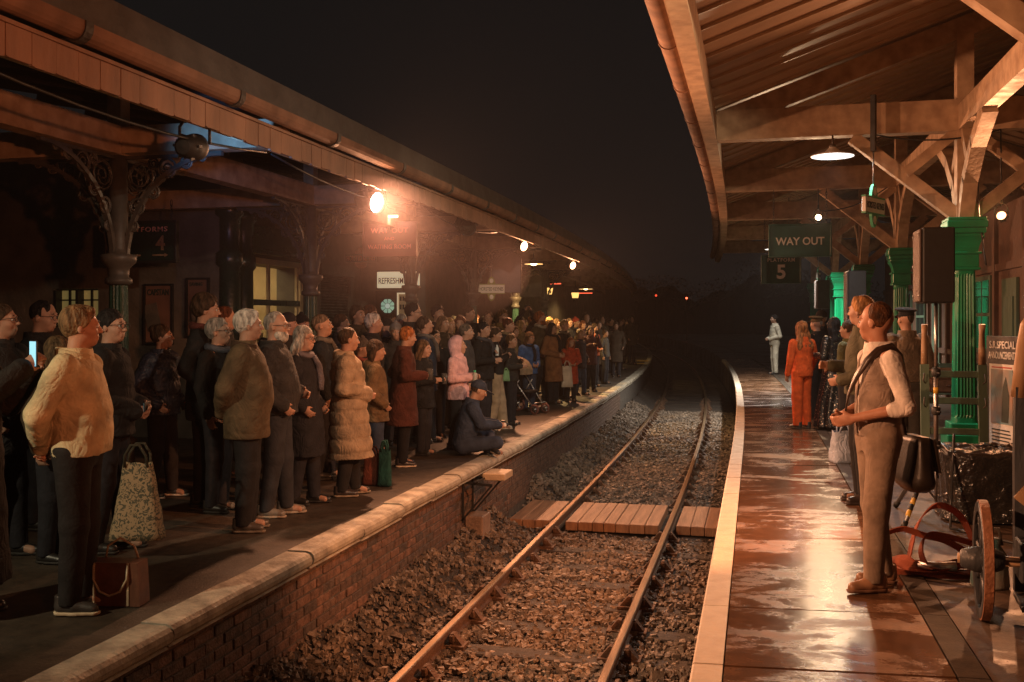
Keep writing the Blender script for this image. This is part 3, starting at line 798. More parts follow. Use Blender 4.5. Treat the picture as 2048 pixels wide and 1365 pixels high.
for yy in (KY0 + .98, KY1 - .12): 
    b = MB(); b.box(-8.18, -8.135, yy, yy + .07, KZ0, KZ1); b.build('mullion', M['cream'], kf)
b = MB(); b.bbox(-8.19, -7.85, KY0 - .3, KY1 + .3, KZ1 + .14, KZ1 + .22, .01); b.bbox(-8.19, -7.95, KY0 - .3, KY1 + .3, KZ1 + .225, KZ1 + .62, .01); spart(b, 'kiosk_cornice', M['dark_green'])
# roller shutter, slat by slat
SY0, SY1 = 17.75, 19.2
b = MB(); b.box(-8.19, -8.08, SY0 - .1, SY0, .1, 2.75); b.box(-8.19, -8.08, SY1, SY1 + .1, .1, 2.75); b.box(-8.19, -8.02, SY0 - .1, SY1 + .1, 2.55, 2.75); shf = spart(b, 'shutter_frame', M['dark_wall'])
for i in range(28):
    b = MB(); z = .9 + i * .058
    b.prism([(-8.18, z), (-8.14, z + .006), (-8.125, z + .028), (-8.14, z + .05), (-8.18, z + .056)], SY0 + .01, SY1 - .01, 'y'); b.build('slat', M['dark_iron'], shf)
# refreshment room door with round window
b = MB(); b.box(-8.2, -6.75, 20.05, 20.3, 0, 3.3); spart(b, 'porch_wall', M['dark_wall'])
b = MB(); b.box(-7.85, -6.95, 20.0, 20.045, 0, 2.3); spart(b, 'door', M['dark_timber'])

sl_ = bpy.data.lights.new('kiosk_light', 'AREA'); sl_.energy = 22; sl_.color = (1, .72, .33); sl_.size = 1.6; sl_.shape = 'SQUARE'
lo = link('kiosk_light', sl_, None, (-9.2, (KY0 + KY1) / 2, 2.86)); lo.parent = sb; lo.matrix_parent_inverse = Matrix.Translation(sb.location).inverted()
kl = MB(); kl.box(-9.3, -9.15, KY0 + .3, KY1 - .3, 2.868, 2.895)
o = kl.build('kiosk_strip_light', emat('kiosk_glow', (1, .8, .45), 5)); o.parent = sb; child_fix(o)

def woodland():
    def top_at(ang): return 7 + 2.4 * np.sin(ang * 9) + 1.8 * np.sin(ang * 23 + 1) + 1.0 * np.sin(ang * 61) + .6 * np.sin(ang * 130 + 2)
    n = 70000
    ang = rng.random(n) * 2.4 - 1.2
    dist = 118 + 22 * rng.random(n)
    z = -1 + top_at(ang) * (1.04 - .55 * rng.random(n) ** 1.5)
    s_ = .09 + .15 * rng.random(n)
    V = rng.normal(size=(n, 3, 3)); V = V / np.linalg.norm(V, axis=2, keepdims=True) * s_[:, None, None]
    V += np.stack([dist * np.sin(ang) - 30, dist * np.cos(ang) + 25, z], -1)[:, None]
    V = V.reshape(-1, 3); F = np.arange(3 * n).reshape(-1, 3)
    aa = np.linspace(-1.25, 1.25, 500); t = top_at(aa) * .86 + .5 * rng.random(500)
    rings = [np.stack([d * np.sin(aa) - 30, d * np.cos(aa) + 25, h], -1) for d, h in ((118, aa * 0 - 1.1), (121, -1 + t * .75), (128, -1 + t), (140, aa * 0 - 1.1))]
    base = len(V); V = np.concatenate([V] + rings); Q = []
    for r in range(3):
        i = base + r * 500 + np.arange(499); Q += [np.stack([i, i + 1, i + 501], 1), np.stack([i, i + 501, i + 500], 1)]
    me = np_mesh('woodland', V, np.concatenate([F] + Q), mat('night_foliage', (.012, .014, .010), (.006, .007, .005), bump=0), False)
    tag(link('woodland', me), 'black woodland beyond the end of the platforms', 'trees', kind='stuff')
woodland()

M['black_ink'] = mat('black_ink', (.03, .05, .04), rough=.5, bump=0)
# ================================================================== LAMPS
def aim_rot(frm, to):
    d = Vector(to) - Vector(frm)
    return d.to_track_quat('-Z', 'Y').to_euler()

def par_can(loc, aim, color, power, angle, lens, label, cat='spotlight', group=None, blend=.5, r=.10, radius=.06, lit=True, size=1.0):
    t = thing('stage_light', label, cat, loc, 0, group)
    q = aim_rot(loc, aim)
    b = MB(); b.lathe([(.055, .22), (.085, .18), (.095, .06), (.105, 0), (.105, -.03), (.095, -.03), (.09, .0)], 18, caps=False)
    b.lathe([(.001, .23), (.055, .22)], 18, caps=False)
    for a in range(6): b.beam((.09 * math.cos(a), .09 * math.sin(a), .08), (.10 * math.cos(a), .10 * math.sin(a), .16), .012, .02)
    o = b.build('housing', M['black'], t, None, q); o.scale = (size,) * 3
    b = MB(); b.lathe([(r * .9, 0), (r * .9, .004)], 20); o = b.build('lens', emat('lens_' + label[:10], lens[1] if isinstance(lens, tuple) else color, lens[0] if isinstance(lens, tuple) else lens) if lit else M['glass'], t, None, q); o.scale = (size,) * 3
    y = MB(); y.tube([(-.12, 0, .02), (-.12, 0, .16), (-.06, 0, .24), (0, 0, .26), (.06, 0, .24), (.12, 0, .16), (.12, 0, .02)], .012, 6); y.box(-.03, .03, -.03, .03, .24, .36)
    o = y.build('yoke', M['black'], t, None, (0, 0, q.z)); o.scale = (size,) * 3
    if lit and power > 0:
        L = bpy.data.lights.new('stage_light_beam', 'SPOT'); L.energy = power; L.color = color; L.spot_size = math.radians(angle); L.spot_blend = blend; L.shadow_soft_size = radius
        dirv = (Vector(aim) - Vector(loc)).normalized()
        lo = link('stage_light_beam', L, t, tuple(dirv * .06), q)
    return t

WARM = (1.0, .40, .16)
ORANGE = (1.0, .27, .085)
# left canopy spots shining across the track at the right platform
GL = 'stage lights under the left canopy'; GR_ = 'stage lights on the right canopy'
par_can((-4.12, 10.5, 2.98), (1.6, 8.0, 1.6), (1.0, .44, .22), 1900, 150, (34, (1, .80, .66)), 'dazzling stage light under the left canopy valance, the brightest of the row', group=GL, blend=1, size=1.25)
par_can((-4.22, 18.3, 3.06), (1.5, 14.0, 1.2), (1.0, .42, .20), 1300, 150, 22, 'glowing stage light under the left canopy near the round topped grey panel', group=GL, blend=1)
par_can((-4.35, 24.2, 3.02), (1.5, 19, 1.2), (1.0, .42, .20), 800, 150, 20, 'small far glowing stage light under the left canopy', group=GL, blend=1)
par_can((-4.15, 2.6, 2.98), (1.25, 6.8, 1.6), (1.0, .43, .20), 1700, 78, 20, 'stage light under the left canopy lighting the waistcoat and barrow', group=GL, blend=1)
par_can((-4.16, 14.3, 3.05), (1, 8, .5), WARM, 0, 40, 0, 'unlit dark stage light between the two glowing ones under the left canopy', group=GL, lit=False, size=1.3)
par_can((-4.22, 6.95, 3.0), (-4.9, 11.6, 3.75), (.16, .45, 1.0), 60, 70, 0.5, 'black moving head stage light throwing blue light onto the left canopy roof', group=GL, size=1.0)
# right side lights shining back at the crowd
par_can((1.12, 19.0, 3.54), (-.4, 8.0, .3), (1.0, .66, .38), 420, 75, 9, 'bright stage light hanging above the way out sign', group=GR_, size=.62)
par_can((3.06, 13.9, 3.0), (.8, 8.5, 4.3), (1.0, .42, .19), 560, 150, 6, 'small orange stage light by the waiting room at the far right', group=GR_, blend=1, size=.62)
par_can((.9, .8, 2.15), (-4.6, 5.6, 3.1), (1.0, .30, .12), 520, 62, 10, 'orange stage light on a stand pointing up at the left valance', group=GR_, blend=.9)
par_can((2.42, 6.7, 2.85), (-3.1, 9.6, -.7), (1.0, .36, .14), 1500, 58, 10, 'orange stage light on the nearest unseen column shining down at the boarded crossing', group=GR_, blend=.5)
par_can((1.2, 4.0, 3.9), (-4.4, 9.0, 1.4), (1.0, .76, .52), 500, 60, 10, 'warm stage light on the right canopy beam washing the left platform crowd', group=GR_, blend=1)
par_can((.2, 5.2, 3.95), (-4.0, 19.0, 1.2), (1.0, .72, .44), 1700, 46, 10, 'warm stage light on the right canopy beam facing the far crowd', group=GR_, blend=1)

def dish_lamp(loc, color, power, lens, label, r=.275, group=None, hang=.28, angle=150):
    t = thing('dish_lamp', label, 'lamp', loc, 0, group)
    b = MB(); b.lathe([(.03, .13), (.06, .10), (.10, .06), (r, .012), (r + .004, 0), (r, .0), (.10, .045), (.001, .05)], 28, caps=False); b.build('shade', M['white_paint'], t)
    b = MB(); b.lathe([(r * .97, -.004), (.09, .034)], 28, caps=False); b.build('reflector', emat('reflector_' + label[:8], color, 1.6 if power else 0), t)
    b = MB(); b.lathe([(.001, -.035), (.05, -.028), (.085, .0), (.07, .035), (.001, .04)], 18, caps=False); b.build('bulb', emat('bulb_' + label[:8], color, lens), t)
    b = MB(); b.tube([(0, 0, .12), (0, 0, hang)], .012, 6); b.lathe([(.04, .11), (.04, .15), (.02, .16)], 12); b.build('hanger', M['dark_iron'], t)
    if power:
        L = bpy.data.lights.new('dish_lamp_light', 'SPOT'); L.energy = power; L.color = color; L.spot_size = math.radians(angle); L.spot_blend = .6; L.shadow_soft_size = .10
        link('dish_lamp_light', L, t, (0, 0, -.045))
    return t
dish_lamp((.983, 13.66, 3.80), (1.0, .97, .92), 330, 70, 'white enamel dish lamp glowing under the right canopy', group='dish lamps under the right canopy')
dish_lamp((.84, 26.5, 3.80), (1.0, .92, .80), 2300, 90, 'farther dish lamp hidden behind the way out sign', group='dish lamps under the right canopy', hang=1.0)
dish_lamp((.55, 30.9, 3.80), (1.0, .95, .85), 220, 30, 'farthest dish lamp under the right canopy above the pale cream suit', group='dish lamps under the right canopy')  # unseen lamp added to brighten the figure in the cream suit
dish_lamp((-5.15, 23.4, 3.02), (1.0, .60, .22), 1100, 40, 'yellow dish lamp on a curved bracket above the left crowd', r=.23, group='dish lamps under the left canopy')
dish_lamp((-6.9, 41.5, 3.0), (1.0, .64, .25), 220, 45, 'far yellow dish lamp near the end of the left canopy', r=.3, group='dish lamps under the left canopy')
par_can((-5.7, 1.7, 2.9), (-3.8, 5.3, 1.15), (1.0, .84, .55), 470, 58, 10, 'yellow stage light under the left canopy behind the yellow jacket', group=GL, blend=.8)
for x, y, z, lb in ((-6.15, 30.0, 2.55, 'gold hanging lantern over the far left platform, nearer one'), (-6.55, 37.0, 2.6, 'gold hanging lantern over the far left platform, farther one')):
    t = thing('hanging_lantern', lb, 'lantern', (x, y, z), 0, 'gold lanterns over the left platform')
    b = MB(); b.lathe([(.02, -.22), (.05, -.18), (.12, -.08)], 8); b.build('finial', M['dark_iron'], t)
    b = MB(); b.lathe([(.11, -.08), (.15, .12)], 8); b.build('glass', emat('lantern_glow', (1, .55, .15), 1.6), t)
    b = MB(); b.lathe([(.16, .12), (.06, .24), (.02, .40)], 8); b.tube([(0, 0, .38), (0, 0, .62)], .01, 6); b.build('top', M['dark_iron'], t)
for x, y, z, c, lb in ((-5.9, 90, 3.7, (1, .12, .05), 'brighter red signal lamp down the dark line'), (-8.4, 88, 3.9, (1, .08, .03), 'fainter red signal lamp down the dark line')):
    t = thing('signal', lb, 'signal', (x, y, -1.1), 0, 'red signal lamps down the line')
    b = MB(); b.tube([(0, 0, 0), (0, 0, z + 1.6)], .07, 8); b.build('post', M['black'], t)
    b = MB(); b.box(-.16, .16, -.1, .12, z + .85, z + 1.45); b.build('head', M['black'], t)
    b = MB(); b.lathe([(.001, 0), (.09, 0), (.09, .02), (.001, .02)], 14, (0, -.13, z + 1.1), 'y'); b.build('lamp', emat('signal_red', c, 5 if x > -6 else 1.5), t)
for x, y, z in ((-6.9, 34.0, 2.95), (-7.4, 44, 2.9)):
    t = thing('strip_lamp', 'thin red strip lamp under the far left canopy', 'lamp', (x, y, z), 0, 'red strip lamps under the left canopy')
    b = MB(); b.tube([(-.38, 0, 0), (.38, 0, 0)], .02, 8); b.build('tube', emat('red_tube', (1, .12, .05), 1.6), t)
    b = MB(); b.box(-.4, .4, -.03, .03, .02, .06); b.build('holder', M['black'], t)

# ================================================================== HANGING SIGNS
def chain(b, p, q):
    n = max(2, int((Vector(q) - Vector(p)).length / .055)); p, q = Vector(p), Vector(q)
    for i in range(n):
        c = p.lerp(q, (i + .5) / n); L = (q - p).length / n * .72
        pts = [(c.x + (.014 * math.cos(a) if i % 2 else 0), c.y + (0 if i % 2 else .014 * math.cos(a)), c.z + L * math.sin(a)) for a in [2 * PI * k / 8 for k in range(8)]]
        b.tube(pts, .0045, 4, True)

def board_sign(name, label, loc, w, h, m, frame_m, chain_top=None, rz=0, t_=.05, cat='sign'):
    t = thing(name, label, cat, loc, rz)
    b = MB(); b.bbox(-w / 2, w / 2, -t_ / 2, t_ / 2, 0, h, .004); b.build('board', m, t)
    f = MB(); e = .03; p = t_ / 2 + .014
    f.bbox(-w / 2 - e, w / 2 + e, -p, p, -e, 0, .004); f.bbox(-w / 2 - e, w / 2 + e, -p, p, h, h + e, .004)
    f.bbox(-w / 2 - e, -w / 2, -p, p, 0, h, .004); f.bbox(w / 2, w / 2 + e, -p, p, 0, h, .004)
    f.build('frame', frame_m, t)
    if chain_top:
        b = MB()
        for s in (-1, 1): chain(b, (s * w * .44, 0, h + e), (s * w * .44, 0, chain_top))
        b.build('chain', M['black'], t)
    return t
S = board_sign('way_out_sign', 'green way out sign hanging on chains under the right canopy', (.80, 19.1, 2.86), 1.06, .55, M['sign_green'], M['sign_green'], 1.21)
lettering('WAY OUT', S, (0, -.028, .26), .86, .145, M['white_paint'], .02)
S = board_sign('platform_sign', 'green platform five sign hanging below and beyond the way out sign', (.60, 24.5, 2.57), .86, .62, M['sign_green'], M['sign_green'], 1.5)
lettering('PLATFORM', S, (0, -.028, .53), .62, .085, M['white_paint'], .01, spacing=1.2)
lettering('5', S, (0, -.028, .25), None, .34, M['white_paint'], .03)
S = board_sign('platform_sign', 'dark platforms sign with a large four behind the left column bracket', (-7.62, 11.3, 2.42), .98, .48, M['dark_green'], M['black'], .76)
lettering('PLATFORMS', S, (.06, -.028, .40), .66, .062, M['letter_pink'], .01, spacing=1.15)
lettering('4', S, (.29, -.028, .225), None, .19, M['raw_wood'], .02)
for xx in (.29, -.1):
    a = MB(); a.prism([(xx - .11, .07), (xx - .06, .095), (xx - .06, .08), (xx + .11, .08), (xx + .11, .06), (xx - .06, .06), (xx - .06, .045)] if xx < 0 else [(xx + .11, .07), (xx + .06, .095), (xx + .06, .08), (xx - .11, .08), (xx - .11, .06), (xx + .06, .06), (xx + .06, .045)], -.030, -.026, 'y'); a.build('arrow', M['raw_wood'], S)
S = board_sign('way_out_sign', 'dark red way out and waiting room sign under the left canopy', (-5.72, 15.2, 2.72), .86, .50, M['sign_red'], M['sign_red'], .47)
lettering('WAY OUT', S, (0, -.028, .39), .64, .085, M['letter_pink'], .015, spacing=1.1)
lettering('AND', S, (0, -.028, .26), .18, .05, M['letter_pink'], .01)
lettering('WAITING ROOM', S, (0, -.028, .13), .74, .075, M['letter_pink'], .015)
S = thing('refreshment_sign', 'lit cream refreshments sign partly hidden by a column', 'sign', (-7.28, 19.84)+(2.35,))
b = MB(); b.bbox(-.46, .46, -.04, .06, 0, .34, .01); b.build('panel', emat('lit_cream', (1, .86, .55), .42), S)
b = MB(); b.box(-.48, .48, -.05, .06, .345, .37); b.box(-.48, .48, -.05, .06, -.03, -.005); b.build('frame', M['black'], S)
lettering('REFRESHMENTS', S, (.0, -.046, .15), .84, .13, M['black_ink'], .01)
S = thing('station_sign', 'dim red station nameplate with half discs over the roller shutter', 'sign', (-7.6, 18.6, 2.82))
b = MB(); b.bbox(-.34, .34, -.02, .02, 0, .17, .004); b.build('bar', M['dark_wall'], S)
for s in (1, -1):
    b = MB(); b.prism([(.13 * math.cos(a), .085 + s * (.087 + .12 * math.sin(a))) for a in [PI * i / 10 for i in range(11)]], -.015, .015, 'y'); b.build('half_disc', M['letter_pink'], S)
lettering('HORSTED KEYNES', S, (0, -.024, .085), .60, .10, M['letter_pink'], .012)

def totem(loc, rz, label, s=1.0, top=.3, m=None):
    t = thing('station_sign', label, 'sign', loc, rz, None, s)
    m = m or M['totem_green']
    b = MB(); b.prism([(.105 * math.cos(a), .28 * math.sin(a)) for a in [2 * PI * i / 24 for i in range(24)]], -.018, .018, 'y'); b.build('disc', m, t)
    b = MB(); b.bbox(-.30, .30, -.026, .026, -.095, .095, .004); b.build('bar', M['white_paint'], t)
    b = MB(); b.box(-.31, .31, -.028, .028, .096, .115); b.box(-.31, .31, -.028, .028, -.115, -.096); b.build('rim', m, t)
    for s_ in (1, -1):
        for zz in (.185, -.185):
            b = MB(); b.prism([(.045 * math.cos(a), zz + .055 * math.sin(a)) for a in [2 * PI * i / 14 for i in range(14)]], s_ * .019, s_ * .023, 'y'); b.build('roundel', M['white_paint'], t)
        lettering('HORSTED KEYNES', t, (0, -.028 * s_, 0), .54, .085, M['black_ink'], .01, rz=0 if s_ == 1 else PI)
    b = MB(); b.tube([(0, 0, .28), (0, 0, .28 + top)], .010, 6); b.build('rod', M['steel'], t)
    return t
M['totem_green'] = mat('totem_green', (.10, .42, .24), (.08, .34, .19), rough=.25, scale=6, bump=.05)
t = totem((1.475, 13.55, 3.13), PI / 2 - .50 + PI, 'green and white totem station sign hanging edge on under the right canopy beam', top=.42)
b = MB(); b.box(-.03, .03, -.03, .03, .70, 1.42); b.build('bar_bracket', M['black'], t)
totem((-5.55, 20.95, 2.35), .35, 'yellow lit totem station sign hanging beside the gold collared column', .95, .5, mat('totem_olive', (.25, .30, .06), (.2, .24, .05), bump=.05))
totem((1.72, 29.2, 2.92), PI / 2 - .2 + PI, 'distant white totem station sign edge on beside the platform five sign', .9, .4)
S = board_sign('platform_sign', 'faint dark sign with a large four over the far left crowd', (-6.25, 27.5, 2.36), .8, .55, M['dark_wall'], M['dark_wall'], .5)
lettering('4', S, (-.05, -.03, .28), None, .36, M['dark_iron'], .03)
# posters on the dark end wall
def poster(loc, w, h, c, label, rz=0):
    t = thing('poster', label, 'poster', loc, rz)
    b = MB(); b.bbox(-w / 2, w / 2, -.012, .012, 0, h, .003); b.build('sheet', mat('poster_paper', c, tuple(x * .7 for x in c), scale=4, bump=.05), t)
    b = MB()
    for (x0, x1, z0, z1) in ((-w/2-.03, w/2+.03, -.03, -.002), (-w/2-.03, w/2+.03, h+.002, h+.03), (-w/2-.03, -w/2-.002, 0, h), (w/2+.002, w/2+.03, 0, h)): b.box(x0, x1, -.025, .02, z0, z1)
    b.build('frame', M['black'], t)
    return t
t = poster((-8.2, 12.57, 1.35), .40, .80, (.22, .11, .075), 'brown tobacco poster with a dark packet on the end wall')
lettering('CAPSTAN', t, (0, -.016, .71), .34, .09, M['black_ink'], .02)
b = MB(); b.box(-.12, .10, -.018, -.013, .18, .56, Matrix.Rotation(-.22, 4, 'Y')); b.build('packet_print', M['dark_wall'], t)
t = poster((-7.58, 12.57, 1.45), .30, .78, (.19, .10, .07), 'narrower brown poster with dark figures right of the tobacco poster')
lettering('SAVING', t, (-.02, -.016, .72), .2, .05, M['black_ink'], .02)
for xx in (-.06, .03): 
    b = MB(); b.lathe([(.04, .2), (.05, .4), (.03, .5)], 8, (xx, -.013, 0)); b.build('figure_print', M['dark_wall'], t)
t = poster((-7.16, 19.87)+(1.78,), .24, .44, (.75, .62, .42), 'self glowing notice beside the round window')
t.children[0].data.materials[0] = emat('notice_glow', (1, .84, .56), .30)  # sheet given its own glow in place of light falling on it
for zz, hh in ((.30, .09), (.12, .10)):
    for k in range(3):
        b = MB(); b.box(-.09 + k * .06, -.05 + k * .06, -.018, -.014, zz, zz + hh); b.build('print_block', M['black_ink'], t)
t = thing('round_window', 'small round leaded window glowing pale green behind the crowd', 'window', (-7.49, 19.79)+(1.97,))
b = MB(); b.prism([(.17 * math.cos(a), .17 * math.sin(a)) for a in [2 * PI * i / 24 for i in range(24)]], -.02, .02, 'y'); b.build('surround', M['black'], t)
for i in range(8):
    a0, a1 = 2 * PI * i / 8 + .06, 2 * PI * (i + 1) / 8 - .06
    b = MB(); b.prism([(.065 * math.cos(a0), .065 * math.sin(a0)), (.145 * math.cos(a0), .145 * math.sin(a0)), (.155 * math.cos((a0 + a1) / 2), .155 * math.sin((a0 + a1) / 2)), (.145 * math.cos(a1), .145 * math.sin(a1)), (.065 * math.cos(a1), .065 * math.sin(a1))], -.028, -.021, 'y')
    b.build('pane', emat('pane_glow', (.45, .75, .55), .35), t)
b = MB(); b.prism([(.055 * math.cos(a), .055 * math.sin(a)) for a in [2 * PI * i / 16 for i in range(16)]], -.028, -.021, 'y'); b.build('pane', emat('pane_glow', (.6, .75, .62), .45), t)
# grey round topped panel hung behind the second stage light
t = thing('banner_panel', 'grey round topped panel hanging behind the glowing stage light', 'panel', (-5.35, 21.4, 2.28))
pts = [(-.36, 0), (.36, 0), (.36, .70)] + [(.36 - .2 + .2 * math.cos(a), .70 + .2 * math.sin(a)) for a in [PI / 2 * i / 6 for i in range(1, 7)]] + [(-.16 - .2 * math.sin(a), .70 + .2 * math.cos(a)) for a in [PI / 2 * i / 6 for i in range(7)]]
b = MB(); b.prism(pts, -.02, .02, 'y'); b.build('panel_sheet', mat('grey_panel', (.20, .19, .24), (.14, .13, .16), scale=3, bump=.2), t)
b = MB(); b.tube([(x, -.03, z) for x, z in pts], .015, 6, True); b.build('rim', M['dark_iron'], t)

# ================================================================== RIGHT PLATFORM PROPS
def loudspeaker(loc, rz, w, d, h, label, group='loudspeakers on the right platform'):
    t = thing('loudspeaker', label, 'speaker', loc, rz, group)      # front faces local +X
    b = MB(); b.bbox(-d, 0, -w / 2, w / 2, 0, h, .012); b.build('cabinet', M['black'], t)
    b = MB(); b.bbox(.002, .022, -w / 2 + .012, w / 2 - .012, .012, h - .012, .006); b.build('grille', M['grille'], t)
    for (yy, zz) in ((-.38, .06), (.38, .06), (-.38, h - .06), (.38, h - .06), (-.38, h * .5)):
        b = MB(); b.lathe([(.001, .03), (.012, .028), (.013, .022)], 8, (0, yy * w, zz), 'x'); b.build('bolt', M['steel'], t)
    return t
M['grille'] = mat('grille', (.10, .066, .05), (.06, .042, .034), rough=.5, scale=160, bump=.8, bscale=220, detail=1)  # brown tone stands in for orange light on the speaker front
loudspeaker((1.33, 8.92) + (1.80,), math.radians(181), .34, .25, .62, 'black loudspeaker with a grille coloured as lit orange on the tall silver tripod')
loudspeaker((1.33, 15.7, 1.62), math.radians(186), .26, .26, .78, 'slim loudspeaker in front of the middle green column')
loudspeaker((1.45, 25.5, 1.95), math.radians(186), .3, .3, .7, 'distant dark loudspeaker below the platform five sign')
def tripod(loc, top, label, base=.62, spread=.54, stripes=True, rz=0.0):
    t = thing('speaker_stand', label, 'stand', loc, rz, 'speaker stands on the right platform')
    b = MB(); b.tube([(0, 0, base - .08), (0, 0, 1.25)], .019, 10); b.build('lower_pole', M['steel'], t)
    b = MB(); b.tube([(0, 0, 1.2), (0, 0, top)], .015, 10); b.build('upper_pole', M['steel'], t)
    for z in (base, 1.22, base + .28):
        b = MB(); b.lathe([(.03, z - .03), (.036, z - .02), (.036, z + .03), (.028, z + .04)], 12); b.tube([(0, -.03, z), (.02, -.075, z)], .009, 6); b.build('collar', M['black'], t)
    b = MB(); b.lathe([(.0205, 1.05), (.0205, 1.10)], 12); b.build('band', M['yellow'], t)
    for k in range(3):
        a = math.radians(236) + k * 2 * PI / 3
        c, s = math.cos(a), math.sin(a)
        P = lambda u: (c * (.03 + u * spread), s * (.03 + u * spread), base - u * (base - .012))
        b = MB(); b.tube([P(0), P(1)], .019, 8); lg = b.build('leg', M['steel'], t)
        if stripes and k == 0:
            for i in range(6):
                b = MB(); b.tube([P(.45 + i * .07), P(.45 + (i + 1) * .07)], .0205, 8); b.build('hazard_stripe', M['yellow'] if i % 2 else M['black'], lg)
        b = MB(); b.tube([P(.93), P(1.0)], .024, 8); b.build('rubber_foot', M['black'], lg)
        b = MB(); b.tube([(c * .02, s * .02, .18), P(.45)], .007, 6); b.build('brace', M['steel'], t)
    b = MB(); b.tube([(0, 0, .15), (0, 0, base)], .012, 8); b.build('centre_post', M['steel'], t)
    return t
M['yellow'] = mat('yellow', (.72, .45, .06), (.55, .33, .05), rough=.4, bump=.1)
tripod((1.46, 8.90) + (.002,), 1.80, 'tall silver tripod stand with a hazard striped leg')
tripod((1.45, 15.7, .002), 1.62, 'silver tripod stand under the slim loudspeaker', stripes=False, rz=.6)
tripod((1.58, 25.5, .002), 1.95, 'distant tripod stand below the platform five sign', stripes=False, rz=.3)

t = thing('equipment_case', 'equipment case wrapped in crinkled black plastic beside the tripod', 'case', (1.98, 9.15, .002))
b = MB(); n = 16; vs = []; fs = []
def wrap(u, v, w): return (u, v, w)
import itertools
b.bbox(-.42, .42, -.36, .36, 0, .52, .03)
b.build('case_body', M['black'], t)
vs = []; nr, nc = 12, 48
for i in range(nr):
    zz = .02 + .55 * i / (nr - 1)
    for j in range(nc):
        a = 2 * PI * j / nc; c, s = math.cos(a), math.sin(a); q = (abs(c) ** 7 + abs(s) ** 7) ** (-1 / 7)
        k_ = 1.03 + .045 * math.sin(a * 9 + zz * 14) * (.5 + .5 * math.sin(zz * 19 + j)) + random.uniform(-.012, .012) + (.05 if i == 0 else 0)
        vs.append((.44 * q * c * k_, .38 * q * s * k_, zz))
for i in range(8):
    f = .85 - .85 * i / 7
    for j in range(nc):
        a = 2 * PI * j / nc; c, s = math.cos(a), math.sin(a); q = (abs(c) ** 7 + abs(s) ** 7) ** (-1 / 7)
        vs.append((.44 * q * c * f, .38 * q * s * f, .575 + random.uniform(-.03, .03)))
fs = [(i * nc + j, i * nc + (j + 1) % nc, (i + 1) * nc + (j + 1) % nc, (i + 1) * nc + j) for i in range(nr + 7) for j in range(nc)]
w_ = MB(); w_.add(vs, fs, True); w_.build('plastic_wrap', M['plastic_wrap'], t)

def sack_truck(loc, rz, lean, label, H=1.62, W=.56, paint=None, wheel_r=.10):
    t = thing('sack_truck', label, 'trolley', loc, rz, 'sack trucks on the right platform')
    t.rotation_euler = (lean, 0, rz)
    for s in (-1, 1):
        x = s * W / 2
        b = MB(); pts = [(x, 0, .05), (x, .0, .7), (x, .0, H - .42)]
        for p, q in zip(pts[:-1], pts[1:]): b.beam(p, q, .085, .075, (0, 1, 0))
        st_ = b.build('stile', paint or M['green_wood'], t)
        b = MB(); b.tube([(x, 0, H - .43), (x, -.01, H - .25), (x, -.03, H - .1), (x, -.06, H)], [.036, .033, .028, .034], 10); b.build('handle', M['raw_wood'], st_)
        b = MB(); b.lathe([(.001, -.02), (wheel_r * .9, -.022), (wheel_r, -.015), (wheel_r, .015), (wheel_r * .9, .022), (.001, .02)], 20, (x + s * .07, .08, wheel_r), 'x'); b.build('wheel', M['black'], t)
    for z in (.18, .5, .82, 1.1):
        b = MB(); b.bbox(-W / 2 + .0285, W / 2 - .0285, -.02, .02, z - .035, z + .035, .005); b.build('slat', paint or M['green_wood'], t)
    b = MB(); b.bbox(-W / 2, W / 2, -.26, -.045, .0, .02, .004); b.build('toe_plate', M['dark_iron'], t)
    b = MB()
    for s in (-1, 1):
        for z in (.75, 1.0): b.tube([(s * W / 2, -.05, z), (s * (W / 2 + .02), -.10, z + .02), (s * (W / 2 + .01), -.10, z + .1)], .008, 6)
    b.build('hook', M['dark_iron'], t)
    return t
sack_truck((2.02, 11.2, .0), -.06, math.radians(-7), 'green sack truck with wooden handle tips leaning at the nearest column')

# big sack barrow in the near right corner
t = thing('luggage_barrow', 'weathered porter barrow with a wooden wheel and blue grey stile at the right edge', 'barrow', (1.42, 6.2, 0))
M['blue_wood'] = mat('blue_wood', (.065, .075, .09), (.04, .045, .05), rough=.45, scale=6, bump=.5, bscale=26, stretch=(1, 1, .3))
t.rotation_euler[2] = math.radians(-6)
for x in (.04, .74):
    b = MB()
    for p, q in zip([(x, 0, .12), (x, .02, .9)], [(x, .02, .91), (x + .005, .0, 1.28)]): b.beam(p, q, .06, .09, (0, 1, 0))
    s_ = b.build('stile', M['blue_wood'], t)
    b = MB(); b.tube([(x, 0, 1.22), (x + .01, -.01, 1.38), (x + .02, -.03, 1.52), (x + .035, -.07, 1.63), (x + .04, -.09, 1.66)], [.046, .044, .040, .042, .030], 12); b.build('handle', M['raw_wood'], s_)
for z in (.28, .52, .76, 1.0, 1.16):
    b = MB(); b.bbox(.072, .708, -.025, .025, z - .05, z + .05, .006); b.build('slat', M['raw_wood'], t)
b = MB(); b.beam((.05, -.05, .62), (.66, -.12, 1.38), .05, .12); b.build('strut', M['raw_wood'], t)
b = MB(); b.bbox(.0, .78, -.40, -.06, .10, .13, .005); b.build('toe_plate', M['dark_iron'], t)
b = MB(); b.tube([(-.30, -.22, .33), (.95, -.22, .33)], .028, 10); b.build('axle', M['raw_wood'], t)
b = MB(); b.bbox(.01, .09, -.27, -.03, .22, .44, .01); b.build('axle_block', M['blue_wood'], t)
b = MB(); b.bbox(.69, .77, -.27, -.03, .22, .44, .01); b.build('axle_block', M['blue_wood'], t)
